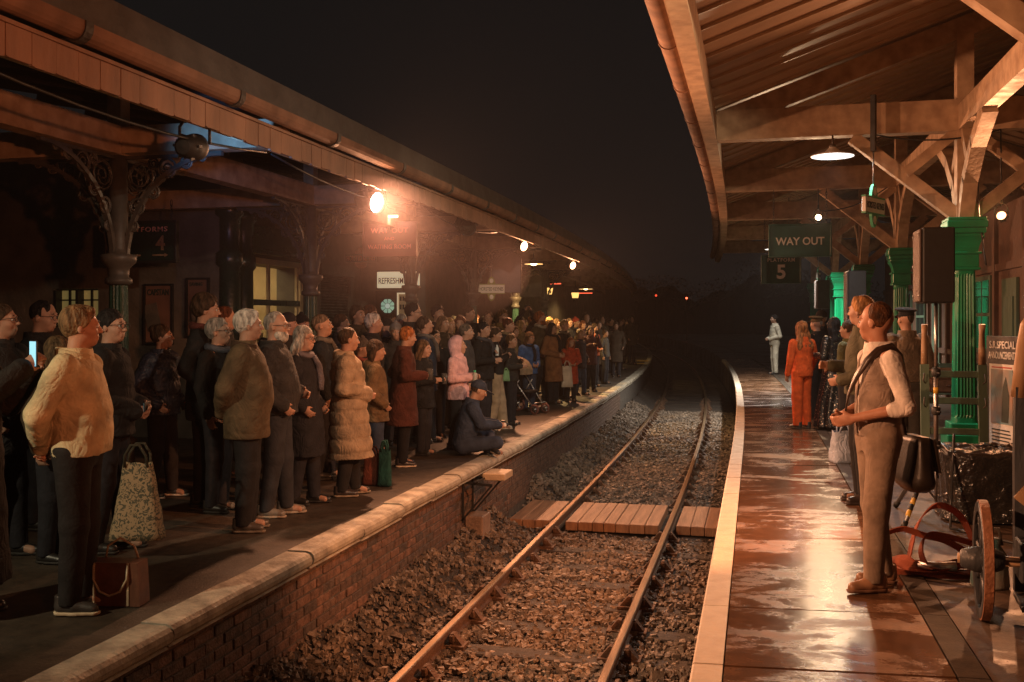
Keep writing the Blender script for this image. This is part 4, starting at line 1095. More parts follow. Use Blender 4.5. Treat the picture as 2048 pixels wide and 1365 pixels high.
def wood_wheel(xc, r):
    w = empty('wheel', (xc, -.22, .33), 0, t)
    b = MB(); b.lathe([(r - .055, -.025), (r - .004, -.028), (r, -.022), (r, .022), (r - .004, .028), (r - .055, .025), (r - .055, -.025)], 40, (0, 0, 0), 'x', True, False); b.build('rim', M['blue_wood'], w)
    b = MB(); b.lathe([(r + .001, -.024), (r + .009, -.022), (r + .009, .022), (r + .001, .024)], 40, (0, 0, 0), 'x', False, False); b.build('tyre', M['rust'], w)
    b = MB(); b.lathe([(.03, -.12), (.05, -.11), (.07, -.05), (.075, 0), (.07, .05), (.05, .10), (.03, .11)], 16, (0, 0, 0), 'x'); b.build('hub', M['blue_wood'], w)
    for k in range(8):
        a = 2 * PI * k / 8 + .2
        b = MB(); b.tube([(0, .06 * math.cos(a), .06 * math.sin(a)), (0, (r - .05) * math.cos(a), (r - .05) * math.sin(a))], .016, 6); b.build('spoke', M['blue_wood'], w)
M['rust'] = mat('rust', (.36, .16, .085), (.22, .10, .055), rough=.55, scale=14, bump=.4, bscale=50)
wood_wheel(-.17, .318); wood_wheel(.92, .318)

t = thing('poster_board', 'tall announcements board with a pictorial poster leaning behind the case', 'board', (2.76, 12.4, 0), math.radians(-72))
b = MB(); b.bbox(-.34, .34, -.02, .02, .06, 1.48, .006); b.build('backing', M['black'], t)
b = MB(); b.box(-.26, .26, -.028, -.021, .10, 1.16); b.build('poster', M['white_paint'], t)
b = MB(); b.box(-.22, .22, -.034, -.029, .48, 1.10); b.build('picture', mat('picture_print', (.08, .30, .36), (.42, .26, .18), scale=3.2, bump=0, dist=0), t)
b = MB(); b.prism([(.0, .5), (.14, .5), (.16, .8), (.09, 1.02), (.03, .9)], -.037, -.035, 'y'); b.build('figure_print', M['black_ink'], t)
b = MB(); b.box(-.2, .2, -.034, -.029, 1.115, 1.13); b.build('line_print', mat('red_print', (.5, .06, .04), bump=0), t)
for z in (.40, .36, .32, .28, .24): 
    b = MB(); b.box(-.2, .2 - .05 * random.random(), -.034, -.030, z, z + .015); b.build('text_line', M['black_ink'], t)
lettering('S.R.SPECIAL', t, (0, -.024, 1.38), .52, .085, M['white_paint'], .015)
lettering('ANNOUNCEMENTS', t, (0, -.024, 1.26), .56, .085, M['white_paint'], .015)
b = MB()
for x in (-.28, .28): b.beam((x, .0, .06), (x, .30, .0), .04, .03); b.box(x - .03, x + .03, -.03, .03, 0, .06)
b.build('foot', M['black'], t)

t = thing('bench', 'green platform bench with the station name on its back rail', 'bench', (3.42, 18.1, 0))
for z in (.88, .74, .60):
    b = MB(); b.bbox(-.85, .85, .18, .215, z - .055, z + .055, .006); o = b.build('slat', M['green_wood'], t)
lettering('HORSTED KEYNES', t, (0, .176, .74), 1.25, .06, M['white_paint'], .01)
for yy in (-.25, -.12, .01, .13):
    b = MB(); b.bbox(-.85, .85, yy - .05, yy + .05, .43, .46, .006); b.build('slat', M['green_wood'], t)
for x in (-.75, .75):
    b = MB(); b.beam((x, -.25, 0), (x, -.22, .43), .05, .05); b.beam((x, .2, 0), (x, .24, .95), .05, .05); b.beam((x, -.28, .64), (x, .22, .64), .05, .04); b.beam((x, -.25, .43), (x, -.25, .64), .04, .04); b.build('bench_end', M['dark_iron'], t)
for i, (x, z, w, h, c) in enumerate(((3.15, .465, .62, .22, (.16, .07, .035)), (3.12, .69, .52, .18, (.22, .12, .06)))):
    t = thing('suitcase', ['larger brown suitcase at the bottom of the pair on the bench', 'smaller tan suitcase on top of the pair on the bench'][i], 'suitcase', (x, 17.95, z), 0, 'suitcases on the bench')
    b = MB(); b.bbox(-w / 2, w / 2, -.14, .14, 0, h, .02); b.build('shell', M['leather'], t, color=c)
    b = MB(); b.tube([(-.07, -.145, h * .55), (-.06, -.18, h * .55), (.06, -.18, h * .55), (.07, -.145, h * .55)], .010, 6); b.build('handle', M['leather'], t, color=(.06, .03, .02))
    for sx in (-1, 1):
        b = MB(); b.box(sx * w * .32 - .015, sx * w * .32 + .015, -.145, .145, -.0 + .001, h + .003); b.build('strap', M['leather'], t, color=(.07, .035, .02))

# red canvas bag collapsed into a tangle of straps
t = thing('canvas_bag', 'collapsed red orange canvas bag with looping webbing straps on the ground', 'bag', (1.20, 7.02, .0))
RED = (.32, .075, .032)
M['webbing'] = mat('webbing', (1, 1, 1), (.75, .7, .65), rough=.8, scale=14, bump=.5, bscale=120, use_obj=True, dist=.004)
def strap(pts, w=.05, name='strap'):
    # flat ribbon through points, smoothed
    P = [Vector(p) for p in pts]
    Q = []
    for i in range(len(P) - 1):
        p0, p1, p2, p3 = P[max(i - 1, 0)], P[i], P[i + 1], P[min(i + 2, len(P) - 1)]
        for k in range(6):
            u = k / 6; Q.append(.5 * ((2 * p1) + (p2 - p0) * u + (2 * p0 - 5 * p1 + 4 * p2 - p3) * u * u + (3 * p1 - p0 - 3 * p2 + p3) * u ** 3))
    Q.append(P[-1])
    b = MB(); vs = []; fs = []
    for i, q in enumerate(Q):
        tn = (Q[min(i + 1, len(Q) - 1)] - Q[max(i - 1, 0)]).normalized()
        sd = Vector((.35, -.55, .75)); sd = (sd - tn * sd.dot(tn)).normalized() * w / 2
        nn = tn.cross(sd).normalized() * .004
        vs += [q - sd - nn, q + sd - nn, q + sd + nn, q - sd + nn]
    for i in range(len(Q) - 1):
        for k in range(4): fs.append((i * 4 + k, i * 4 + (k + 1) % 4, i * 4 + 4 + (k + 1) % 4, i * 4 + 4 + k))
    b.add(vs, fs, False); return b.build(name, M['webbing'], t, color=RED)
strap([(-.20, .10, .08), (-.14, .12, .30), (-.02, .14, .42), (.12, .12, .36), (.2, .08, .18), (.22, .05, .06)], .05)
strap([(-.36, -.02, .24), (-.38, -.05, .12), (-.32, -.10, .03), (-.20, -.12, .02), (-.05, -.12, .03), (.12, -.10, .10), (.24, -.05, .2)], .045)
strap([(-.36, -.02, .25), (-.25, .0, .28), (-.12, .02, .24), (.0, .0, .22), (.12, -.02, .16)], .05)
strap([(-.12, -.08, .05), (-.15, -.06, .16), (-.10, -.04, .26), (.05, -.02, .24), (.2, .0, .2)], .045)
strap([(.05, -.1, .03), (.12, -.08, .14), (.18, -.04, .24), (.26, .02, .28)], .06)
b = MB()
vs = []; nr, nc = 8, 26
for i in range(nr):
    for j in range(nc):
        a = 2 * PI * j / nc; rr = .27 + .05 * math.sin(3 * a + i) + .02 * random.random()
        zz = (i / (nr - 1)) * (.075 + .035 * math.sin(2 * a + 1)); sq = 1 - .12 * (i / nr)
        vs.append((rr * 1.1 * sq * math.cos(a), rr * .55 * sq * math.sin(a) + .02, zz + .003))
b.add(vs, [(i * nc + j, i * nc + (j + 1) % nc, (i + 1) * nc + (j + 1) % nc, (i + 1) * nc + j) for i in range(nr - 1) for j in range(nc)], True)
b.build('bag_body', M['webbing'], t, color=RED)
b = MB(); b.tube([(-.16, -.05, .05), (-.05, -.09, .06), (.06, -.10, .07)], .035, 10); b.build('metal_coupling', M['steel'], t)
t2 = thing('water_can', 'small grey and teal can behind the wooden barrow wheel', 'can', (1.42, 6.75, .0))
b = MB(); b.lathe([(.11, 0), (.115, .02), (.10, .2), (.06, .26), (.06, .30)], 18); b.build('body', mat('can_teal', (.05, .14, .15), (.3, .27, .22), scale=5, bump=.2), t2)
b = MB(); b.tube([(-.07, 0, .26), (-.05, 0, .36), (.05, 0, .36), (.07, 0, .26)], .01, 6); b.build('handle', M['dark_iron'], t2)

# carrier bags
def soft_bag(loc, w, d, h, color, label, rz=0, m=None, taper=.8, handles=True, hc=None, name='carrier_bag', cat='bag', crinkle=.10):
    t = thing(name, label, cat, loc, rz)
    nr, nc = 12, 36; vs = []
    for i in range(nr):
        f = i / (nr - 1)
        for j in range(nc):
            a = 2 * PI * j / nc; c, s = math.cos(a), math.sin(a); q = (abs(c) ** 5 + abs(s) ** 5) ** (-1 / 5)
            k_ = (1 - (1 - taper) * f) * (1 + crinkle * .5 * math.sin(a * 5 + f * 7) * math.sin(f * 9 + a * 2))
            bulge = 1 + .12 * math.sin(PI * min(1, f * 1.6))
            vs.append((w / 2 * q * c * k_, d / 2 * q * s * k_ * bulge * (1 - .55 * f), h * f + .012 * math.sin(a * 3) * f + .002))
    b = MB(); b.add(vs, [(i * nc + j, i * nc + (j + 1) % nc, (i + 1) * nc + (j + 1) % nc, (i + 1) * nc + j) for i in range(nr - 1) for j in range(nc)] + [tuple(range(nc - 1, -1, -1))], True)
    b.build('bag_body', m or M['shiny_fabric'], t, color=color)
    if handles:
        for s in (-1, 1):
            y_ = s * d * .16
            b = MB(); b.tube([(-w * .22, y_, h * .96), (-w * .2, y_ * 1.5, h * 1.12), (-w * .08, y_ * 1.7, h * 1.26), (w * .08, y_ * 1.7, h * 1.26), (w * .2, y_ * 1.5, h * 1.12), (w * .22, y_, h * .96)], .010, 6); b.build('handle', M['fabric'], t, color=hc or color)
    return t
soft_bag((1.02, 12.3, .002), .34, .26, .36, (.52, .60, .74), 'crumpled pale blue plastic carrier bag standing on the right platform', .3)

# power cables draped along the right canopy
def cable(pts, label):
    b = MB(); Q = []
    for p, q, sag in pts:
        p, q = Vector(p), Vector(q)
        for i in range(9):
            u = i / 8; c = p.lerp(q, u); c.z -= sag * 4 * u * (1 - u); Q.append(c)
    b.tube(Q, .011, 5); tag(b.build('cable', M['black']), label, 'cable')
cable([((2.72, 13.62, 4.05), (2.74, 13.64, 3.0), 0), ((2.74, 13.64, 3.0), (2.80, 13.52, 2.35), 0)], 'black cable running down the nearest column post')
cable([((1.5, 13.66, 4.06), (3.0, 13.66, 4.06), .10), ((3.0, 13.66, 4.06), (3.06, 13.9, 3.12), 0)], 'black cable sagging along the tie beam to the small orange stage light')
cable([((1.12, 19.04, 4.06), (1.12, 19.0, 3.66), 0), ((1.12, 19.0, 3.66), (2.3, 19.05, 4.05), .12)], 'black cable looping to the stage light over the way out sign')
cable([((1.6, 8.9, .72), (1.5, 8.5, .02), 0), ((1.5, 8.5, .015), (1.9, 8.0, .012), 0), ((1.9, 8.0, .012), (2.6, 7.6, .012), 0)], 'black cable trailing on the ground from the tall tripod')
for i, (y0, y1) in enumerate(((4.0, 8.0), (8.1, 12.1), (12.2, 16.1))):
    cable([((-4.16, y0, 3.13), (-4.16 + dL(y1), y1, 3.13), .12)], ['black cable sagging under the left valance at the near end', 'black cable sagging under the left valance beside the moving head light', 'black cable sagging under the left valance past the brightest lamp'][i])


t = thing('sign_lamp', 'slim strip lamp on an arm above the dark red way out sign', 'lamp', (-5.72, 14.86, 3.30))
b = MB(); b.tube([(-.26, 0, 0), (.26, 0, 0)], .022, 8); b.build('tube', emat('sign_tube', (1, .55, .40), 4), t)
b = MB(); b.box(-.28, .28, -.035, .035, .024, .05); b.tube([(0, 0, .04), (0, .15, .12), (0, .33, .10)], .012, 6); b.build('arm', M['black'], t)
L_ = bpy.data.lights.new('sign_lamp_light', 'AREA'); L_.energy = 4; L_.color = (1, .50, .38); L_.shape = 'RECTANGLE'; L_.size = .5; L_.size_y = .05
link('sign_lamp_light', L_, t, (0, .0, -.03), (math.radians(38), 0, 0))

# ================================================================== PEOPLE: signed distance fields meshed with surface nets
def rotz(a): c, s = math.cos(a), math.sin(a); return np.array([[c, -s, 0], [s, c, 0], [0, 0, 1.]])
def roty(a): c, s = math.cos(a), math.sin(a); return np.array([[c, 0, s], [0, 1, 0], [-s, 0, c]])
def rotx(a): c, s = math.cos(a), math.sin(a); return np.array([[1, 0, 0], [0, c, -s], [0, s, c]])
I3 = np.eye(3)

class Field:
    def __init__(s, xs, ys, zs):
        s.ax = [np.asarray(a, np.float32) for a in (xs, ys, zs)]
        s.f = np.full([len(a) for a in s.ax], 1.0, np.float32)
        s.R = I3; s.t = np.zeros(3)
    def frame(s, R=I3, t=(0, 0, 0)): s.R = R; s.t = np.asarray(t, float); return s
    def P(s, p): return s.R @ np.asarray(p, float) + s.t
    def box(s, lo, hi):
        sl = []
        for a, l, h in zip(s.ax, lo, hi):
            i = max(0, int(np.searchsorted(a, l)) - 1); j = min(len(a), int(np.searchsorted(a, h)) + 1)
            if j - i < 1: return None
            sl.append(slice(i, j))
        return tuple(sl)
    def coords(s, sl):
        return [a[q].reshape([-1 if k == i else 1 for k in range(3)]) for i, (a, q) in enumerate(zip(s.ax, sl))]
    def put(s, sl, d, k, mode):
        a = s.f[sl]
        if mode == 'sub':
            d = -d; h = np.clip(.5 - .5 * (a - d) / k, 0, 1) if False else np.clip(.5 + .5 * (a - d) / k, 0, 1)
            s.f[sl] = d * (1 - h) + a * h + k * h * (1 - h)
        else:
            h = np.clip(.5 + .5 * (a - d) / k, 0, 1)
            s.f[sl] = a * (1 - h) + d * h - k * h * (1 - h)
    def cap(s, p, q, r1, r2=None, k=.02, mode='add'):
        r2 = r1 if r2 is None else r2
        p = s.P(p); q = s.P(q); m = max(r1, r2) + k + .05
        sl = s.box(np.minimum(p, q) - m, np.maximum(p, q) + m)
        if sl is None: return s
        X, Y, Z = s.coords(sl); ba = q - p; L = float(ba @ ba) + 1e-9
        px, py, pz = X - p[0], Y - p[1], Z - p[2]
        h = np.clip((px * ba[0] + py * ba[1] + pz * ba[2]) / L, 0, 1)
        d = np.sqrt((px - h * ba[0]) ** 2 + (py - h * ba[1]) ** 2 + (pz - h * ba[2]) ** 2) - (r1 + (r2 - r1) * h)
        s.put(sl, d.astype(np.float32), k, mode); return s
    def path(s, pts, rs, k=.02, mode='add'):
        for i in range(len(pts) - 1): s.cap(pts[i], pts[i + 1], rs[i], rs[i + 1], k, mode)
        return s
    def ell(s, c, r, R=I3, k=.02, mode='add'):
        c = s.P(c); Rm = s.R @ R; r = np.asarray(r, float); m = max(r) + k + .04
        sl = s.box(c - m, c + m)
        if sl is None: return s
        X, Y, Z = s.coords(sl); x, y, z = X - c[0], Y - c[1], Z - c[2]
        u = (Rm[0, 0] * x + Rm[1, 0] * y + Rm[2, 0] * z) / r[0]; v = (Rm[0, 1] * x + Rm[1, 1] * y + Rm[2, 1] * z) / r[1]; w = (Rm[0, 2] * x + Rm[1, 2] * y + Rm[2, 2] * z) / r[2]
        k0 = np.sqrt(u * u + v * v + w * w) + 1e-6; k1 = np.sqrt((u / r[0]) ** 2 + (v / r[1]) ** 2 + (w / r[2]) ** 2) + 1e-6
        s.put(sl, (k0 * (k0 - 1) / k1).astype(np.float32), k, mode); return s
    def loc(s):
        """grid coordinates in the current frame"""
        X, Y, Z = s.coords((slice(None),) * 3)
        if s.R is I3 and not s.t.any(): return X, Y, Z
        x, y, z = X - s.t[0], Y - s.t[1], Z - s.t[2]
        R = s.R
        return (R[0, 0] * x + R[1, 0] * y + R[2, 0] * z, R[0, 1] * x + R[1, 1] * y + R[2, 1] * z, R[0, 2] * x + R[1, 2] * y + R[2, 2] * z)
    def tubez(s, prof, k=.03, mode='add', p=2.4):
        """stacked ovals [(z, cx, rx, ry)]"""
        X, Y, Z = s.loc(); pr = np.array(sorted(prof)); z = Z
        cx = np.interp(z, pr[:, 0], pr[:, 1]); rx = np.interp(z, pr[:, 0], pr[:, 2]); ry = np.interp(z, pr[:, 0], pr[:, 3])
        q = (np.abs((X - cx) / rx) ** p + np.abs(Y / ry) ** p) ** (1 / p)
        d = (q - 1) * np.minimum(rx, ry)
        d = np.maximum(d, np.maximum(pr[0, 0] - z, z - pr[-1, 0]))
        d = np.broadcast_to(d, s.f.shape)
        s.put((slice(None),) * 3, d.astype(np.float32), k, mode); return s
    def cut(s, fn):
        X, Y, Z = s.loc(); s.f = np.maximum(s.f, fn(X, Y, Z).astype(np.float32)); return s
    def wrinkle(s, amp, seed=0, freq=(9, 10, 17), fn=None):
        X, Y, Z = s.coords((slice(None),) * 3); r = np.random.default_rng(seed)
        n = np.zeros(s.f.shape, np.float32)
        for i in range(4):
            a = r.normal(size=3) * np.array(freq); ph = r.random(3) * 6.28
            n += np.sin(a[0] * X + ph[0] + 1.3 * np.sin(a[2] * .5 * Z + ph[1])) * np.sin(a[1] * Y + ph[1]) * .5 + np.sin(a[2] * Z + a[0] * .6 * X + a[1] * .6 * Y + ph[2]) * .5
        s.f = s.f + amp * n / 2
        if fn == 'fold': s.f = s.f + amp * .6 * (np.abs(np.sin(n * 2.2 + 1.0)) - .6)
        return s

def nets(fd):
    f = fd.f; f[0] = f[-1] = 1; f[:, 0] = f[:, -1] = 1; f[:, :, 0] = f[:, :, -1] = 1
    s = f < 0; nx, ny, nz = [n - 1 for n in f.shape]
    c = {}
    cnt = np.zeros((nx, ny, nz), np.int8)
    for i in (0, 1):
        for j in (0, 1):
            for k in (0, 1): cnt += s[i:nx + i, j:ny + j, k:nz + k]
    m = (cnt > 0) & (cnt < 8)
    ii, jj, kk = np.nonzero(m); n = len(ii)
    if n == 0: return None
    idx = np.full((nx, ny, nz), -1, np.int32); idx[ii, jj, kk] = np.arange(n)
    V = {(i, j, k): f[ii + i, jj + j, kk + k] for i in (0, 1) for j in (0, 1) for k in (0, 1)}
    acc = np.zeros((n, 3)); num = np.zeros(n)
    for axis in range(3):
        for a in (0, 1):
            for b in (0, 1):
                o = [a, b]; o.insert(axis, 0); p = tuple(o); o2 = list(o); o2[axis] = 1; q = tuple(o2)
                va, vb = V[p], V[q]; cr = (va < 0) != (vb < 0)
                tt = np.where(cr, va / np.where(va == vb, 1, va - vb), 0)
                pos = np.zeros((n, 3)); pos[:] = p; pos[:, axis] = tt
                acc += pos * cr[:, None]; num += cr
    acc /= num[:, None]
    out = np.empty((n, 3))
    for ax_, base in enumerate((ii, jj, kk)):
        A = fd.ax[ax_]; out[:, ax_] = A[base] + acc[:, ax_] * (A[base + 1] - A[base])
    quads = []
    for axis in range(3):
        sl0 = [slice(1, -1)] * 3; sl1 = [slice(1, -1)] * 3
        sl0[axis] = slice(0, -1); sl1[axis] = slice(1, None)
        A, B = s[tuple(sl0)], s[tuple(sl1)]
        e = np.argwhere(A != B)
        if not len(e): continue
        fl = A[e[:, 0], e[:, 1], e[:, 2]]
        off = np.ones(3, int); off[axis] = 0; e = e + off
        u, v = [(1, 2), (2, 0), (0, 1)][axis]
        def cell(du, dv):
            q = e.copy(); q[:, u] -= du; q[:, v] -= dv
            return idx[q[:, 0], q[:, 1], q[:, 2]]
        Q = np.stack([cell(1, 1), cell(0, 1), cell(0, 0), cell(1, 0)], 1)
        Q[~fl] = Q[~fl][:, ::-1]
        quads.append(Q)
    Q = np.concatenate(quads); Q = Q[(Q >= 0).all(1)]
    return out, Q

def grid(fine, z0=-.02, z1=1.86, hw=.42, hx=.42):
    if fine:
        c, m, zc, zf = .0105, .0065, .013, .0062
    else:
        c, m, zc, zf = .020, .0105, .026, .0105
    def side(lim):
        inner = np.arange(-.13, .1301, m); o = np.arange(.13 + c, lim + c, c)
        return np.concatenate([-o[::-1], inner, o])
    zs = np.concatenate([np.arange(z0, 1.46, zc), np.arange(1.46, z1, zf)])
    return side(hx), side(hw), zs

SX = dict(  # elbow and wrist per arm pose, left side (+y); body faces +x
    down=((-.035, .262, 1.14), (.035, .262, .90)), relaxed=((-.02, .268, 1.14), (.10, .235, .93)),
    pocket=((-.10, .285, 1.15), (.075, .225, .97)), back=((-.13, .255, 1.14), (-.185, .055, .95)),
    hold=((-.01, .255, 1.14), (.235, .14, 1.16)), phone=((.12, .225, 1.22), (.32, .075, 1.46)), chest=((.02, .27, 1.15), (.20, .03, 1.26)),
    up=((.18, .25, 1.66), (.22, .10, 1.88)), front=((-.03, .262, 1.14), (.18, .05, 1.02)), cross=((.05, .27, 1.14), (.20, -.06, 1.17)),
    out=((.03, .30, 1.17), (.16, .33, .95)), reach=((.14, .23, 1.24), (.36, .10, 1.27)), waist=((-.06, .275, 1.13), (.185, .10, 1.05)))
HC = np.array([.015, 0, 1.635])

def hand_prims(fd, W, E, side, fine, curl=.55):
    W = np.array(W); E = np.array(E); u = W - E; u /= np.linalg.norm(u)
    n = np.array([.15, -side, 0.]); n = n - u * (n @ u); n /= np.linalg.norm(n)
    v = np.cross(u, n) * side; v = np.array(v); 
    fw = -v if v[0] < 0 else v          # thumb side: towards the front
    r = .0088 if fine else .0115
    fd.ell(W + u * .045, (.05, .038, .019), np.stack([u, fw, n], 1), .012)
    for i, (o, L) in enumerate(((.028, .9), (.010, 1.0), (-.009, .95), (-.027, .76))):
        a = W + u * .085 + fw * o; b = a + (u * math.cos(curl * .6) + n * math.sin(curl * .6)) * .040 * L
        c = b + (u * math.cos(curl * 1.9) + n * math.sin(curl * 1.9)) * .036 * L
        fd.path([a - u * .015, a, b, c], [r * 1.05, r * 1.05, r, r * .85], .006)
    a = W + u * .028 + fw * .026; b = a + (u * .62 + fw * .6 + n * .35) * .035; c = b + (u * .8 + fw * .1 + n * .5) * .03
    fd.path([W + u * .02 + fw * .012, a, b, c], [r * 1.3, r * 1.3, r * 1.15, r * .95], .008)

def legs_for(stance):
    if stance == 'stride': return [((0, .09, .92), (.07, .10, .50), (.10, .10, .09)), ((0, -.09, .92), (.0, -.10, .50), (-.12, -.10, .09))]
    if stance == 'wide': return [((0, .09, .92), (.02, .14, .50), (.0, .17, .09)), ((0, -.09, .92), (.02, -.14, .50), (-.02, -.17, .09))]
    if stance == 'knee': return [((0, .09, .92), (.005, .095, .50), (-.03, .10, .09)), ((0, -.09, .92), (.24, -.10, .62), (.06, -.10, .20))]
    if stance == 'sit': return [((0, .10, .13), (.36, .30, .20), (.34, -.12, .09)), ((0, -.10, .13), (.40, -.20, .17), (.30, .20, .08))]
    if stance == 'step': return [((0, .085, .92), (.045, .088, .50), (.055, .092, .09)), ((0, -.085, .92), (-.01, -.088, .50), (-.085, -.10, .09))]
    return [((0, .085, .92), (.012, .086, .50), (-.015, .092, .09)), ((0, -.085, .92), (.012, -.086, .50), (-.025, -.092, .09))]

class Body:
    """geometry of one figure (1.75 m tall, facing +x), garment by garment"""
    cache = {}
    def __init__(s, arms=('down', 'down'), girth=1.0, yaw=0.0, pitch=0.0, stance='stand', lean=0.0, fine=False, drop=0.0, seed=0, head=1.0, shoulders=1.0):
        s.arms, s.g, s.yaw, s.pitch, s.stance, s.lean, s.fine, s.drop, s.seed, s.head, s.sh = arms, girth, yaw, pitch, stance, lean, fine, drop, seed, head, shoulders
        R = roty(lean); piv = np.array([0, 0, .92])
        s.R = I3 if not lean else R; s.t = (piv - R @ piv if lean else np.zeros(3)) + np.array([0, 0, -drop])
        s.key = (arms, girth, round(yaw, 2), pitch, stance, lean, fine, drop, head, shoulders)
        s.z1 = 1.86 if 'up' not in arms else 2.12
    def grid(s):
        if s.stance == 'sit':
            h = .011 if s.fine else .02
            return np.arange(-.45, .75, h), np.arange(-.5, .5, h), np.arange(-.02, 1.2, h * .9)
        return grid(s.fine, z1=s.z1, hw=.44, hx=.46)
    def headframe(s, fd):
        Rh = rotz(s.yaw) @ roty(s.pitch); nk = np.array([-.005, 0, 1.50]); s.hs = s.head
        Rm = s.R @ Rh * 1.0
        t = s.R @ (nk - Rh @ nk) + s.t
        return fd.frame(Rm, t)
    def hp(s, p):   # head point scaled about the neck
        nk = np.array([-.005, 0, 1.50]); return nk + (np.asarray(p, float) - nk) * s.head
    def get(s, kind, fn, extra=()):
        k = (kind, s.key, extra)
        if k not in Body.cache:
            r = nets(fn())
            Body.cache[k] = np_mesh(kind, *r) if r is not None else None
        return Body.cache[k]
    def arm(s, i):
        side = 1 if i == 0 else -1
        e, w = SX[s.arms[i]]
        return np.array([-.01, side * .185 * s.sh, 1.405]), np.array([e[0], side * e[1], e[2]]), np.array([w[0], side * w[1], w[2]]), side
    def body(s):
        def fn():
            fd = Field(*s.grid())
            for hip, knee, ank in legs_for(s.stance):
                fd.path([hip, knee, ank], [.075, .052, .038], .03)
                a = np.array(ank); fd.cap(a + [0, 0, -.03], a + [.12, 0, -.055], .034, .03, .02)
            fd.frame(s.R, s.t)
            fd.ell((0, 0, .95), (.11, .155, .13), k=.05); fd.ell((.005, 0, 1.12), (.10, .135, .17), k=.05); fd.ell((-.005, 0, 1.29), (.105, .155 * s.sh, .165), k=.05)
            fd.cap((-.012, -.14 * s.sh, 1.41), (-.012, .14 * s.sh, 1.41), .05, k=.05)
            fd.cap((-.018, 0, 1.42), (.002, 0, 1.56), .058, .053, .03)
            for i in (0, 1):
                S_, E, W, side = s.arm(i)
                fd.path([S_, E, W], [.046, .038, .026], .02); hand_prims(fd, W, E, side, s.fine)
            s.headframe(fd); C = HC; H = s.hp; q = s.head
            e = lambda o, r, **k_: fd.ell(H(C + o), np.array(r) * q, **k_)
            e([-.014, 0, .022], (.097, .075, .098), k=.02)
            e([.028, 0, -.038], (.064, .056, .082), k=.03)
            e([.060, 0, -.092], (.024, .024, .02), k=.025)
            for sd in (1, -1):
                e([.052, sd * .036, -.030], (.03, .022, .026), k=.025)
                e([-.008, sd * .075, -.016], (.017, .009, .029), k=.008)
                e([.096, sd * .033, -.002], (.016, .017, .012), k=.012, mode='sub')
            c_ = lambda a, b, r1, r2, k_=.01, mode='add': fd.cap(H(C + a), H(C + b), r1 * q, r2 * q, k_, mode)
            c_([.078, -.034, .022], [.078, .034, .022], .013, .013, .016)
            c_([.088, 0, .012], [.111, 0, -.030], .0075, .0100, .010)
            c_([.099, -.011, -.034], [.099, .011, -.034], .0075, .0075, .008)
            c_([.088, -.016, -.060], [.088, .016, -.060], .0085, .0085, .008); c_([.086, -.013, -.073], [.086, .013, -.073], .0085, .0085, .008)
            c_([.098, -.019, -.0665], [.098, .019, -.0665], .0034, .0034, .004, 'sub')
            return fd.frame()
        return s.get('body', fn)
    def top(s, hem=.86, t=.028, flare=.0, quilt=0.0, wr=.005, sleeve=1.0, rolled=False, collar=True, open_=False, belly=0.0, vest=False, hoodie=False, short=False):
        ex = (hem, t, flare, quilt, wr, sleeve, rolled, collar, open_, belly, vest, hoodie, short)
        def fn():
            fd = Field(*s.grid()).frame(s.R, s.t); g = s.g
            prof = [(1.05, .003 + belly, (.112 + belly) * g + t, .150 * g + t), (1.18, .003 + belly * .7, (.112 + belly * .6) * g + t, .155 * g + t), (1.30, -.005, .112 * g + t, (.160 * g + t) * s.sh), (1.40, -.012, .092 + t, (.155 + t * .6) * s.sh), (1.455, -.014, .075 + t * .5, .10 + t * .4), (1.50, -.012, .062 + t * .45, .070 + t * .4)]
            if hem < 1.0:
                low = [(.93, .0, .118 * g + t + flare * .4, .158 * g + t + flare * .4)]
                if hem < .9: low += [(hem, .005, .118 * g + t + flare * (1 + (.9 - hem)), .158 * g + t + flare * (1 + (.9 - hem)))]
                else: low = [(hem, .004 + belly * .7, (.112 + belly * .7) * g + t, .154 * g + t)]
                prof += low
            else: prof += [(hem, .003, .112 * g + t, .15 * g + t)]
            fd.tubez(prof, .03, p=2.3)
            if not vest:
                for i in (0, 1):
                    S_, E, W, side = s.arm(i)
                    W2 = E + (W - E) * (.18 if rolled else sleeve)
                    fd.cap(S_, S_ + (E - S_) * .25, .052 + t * .85, .050 + t * .85, .035); fd.path([S_ + (E - S_) * .2, E, W2], [.051 + t * .85, .043 + t * .8, (.043 if rolled else .032) + t * .75], .010)
                    if rolled: fd.cap(W2, W2 + (W - E) * .06, .056, .054, .006)
            else:
                for i in (0, 1):
                    S_, E, W, side = s.arm(i)
                    fd.cap(S_ + np.array([0, side * .075, -.06]), S_ + np.array([0, side * .075, .03]), .085, .07, .02, 'sub')
            if hoodie:
                fd.ell((-.085, 0, 1.475), (.075, .115, .06), k=.03)
            z = 1.47
            if quilt:
                X, Y, Z = fd.loc(); fd.f = (fd.f + quilt * (1 - np.abs(np.sin(PI * (Z - .03) / .145)) ** .55) + 0 * X).astype(np.float32)
            if wr: fd.wrinkle(wr, s.seed + 3, fn='fold')
            if collar: fd.tubez([(1.44, -.014, .098, .102), (1.512, -.016, .088, .094)], .012); 
            # neck opening, cuffs, hem
            fd.cap((-.006, 0, 1.475), (.022, 0, 1.62), .062, .085, .006, 'sub')
            if open_: fd.cut(lambda X, Y, Z: np.minimum(.6, np.minimum((.016 + .05 * np.clip(Z - 1.22, 0, .3) - np.abs(Y)), X - .02)))
            if vest: fd.cut(lambda X, Y, Z: np.minimum((.012 + .30 * np.clip(Z - 1.24, 0, .3) - np.abs(Y)), X - .02))
            fd.frame() if not s.lean else None
            fd.cut(lambda X, Y, Z: hem - Z + (.012 * np.sin(7 * Y) if hem < .8 else 0))
            return fd.frame()
        return s.get('coat', fn, ex)
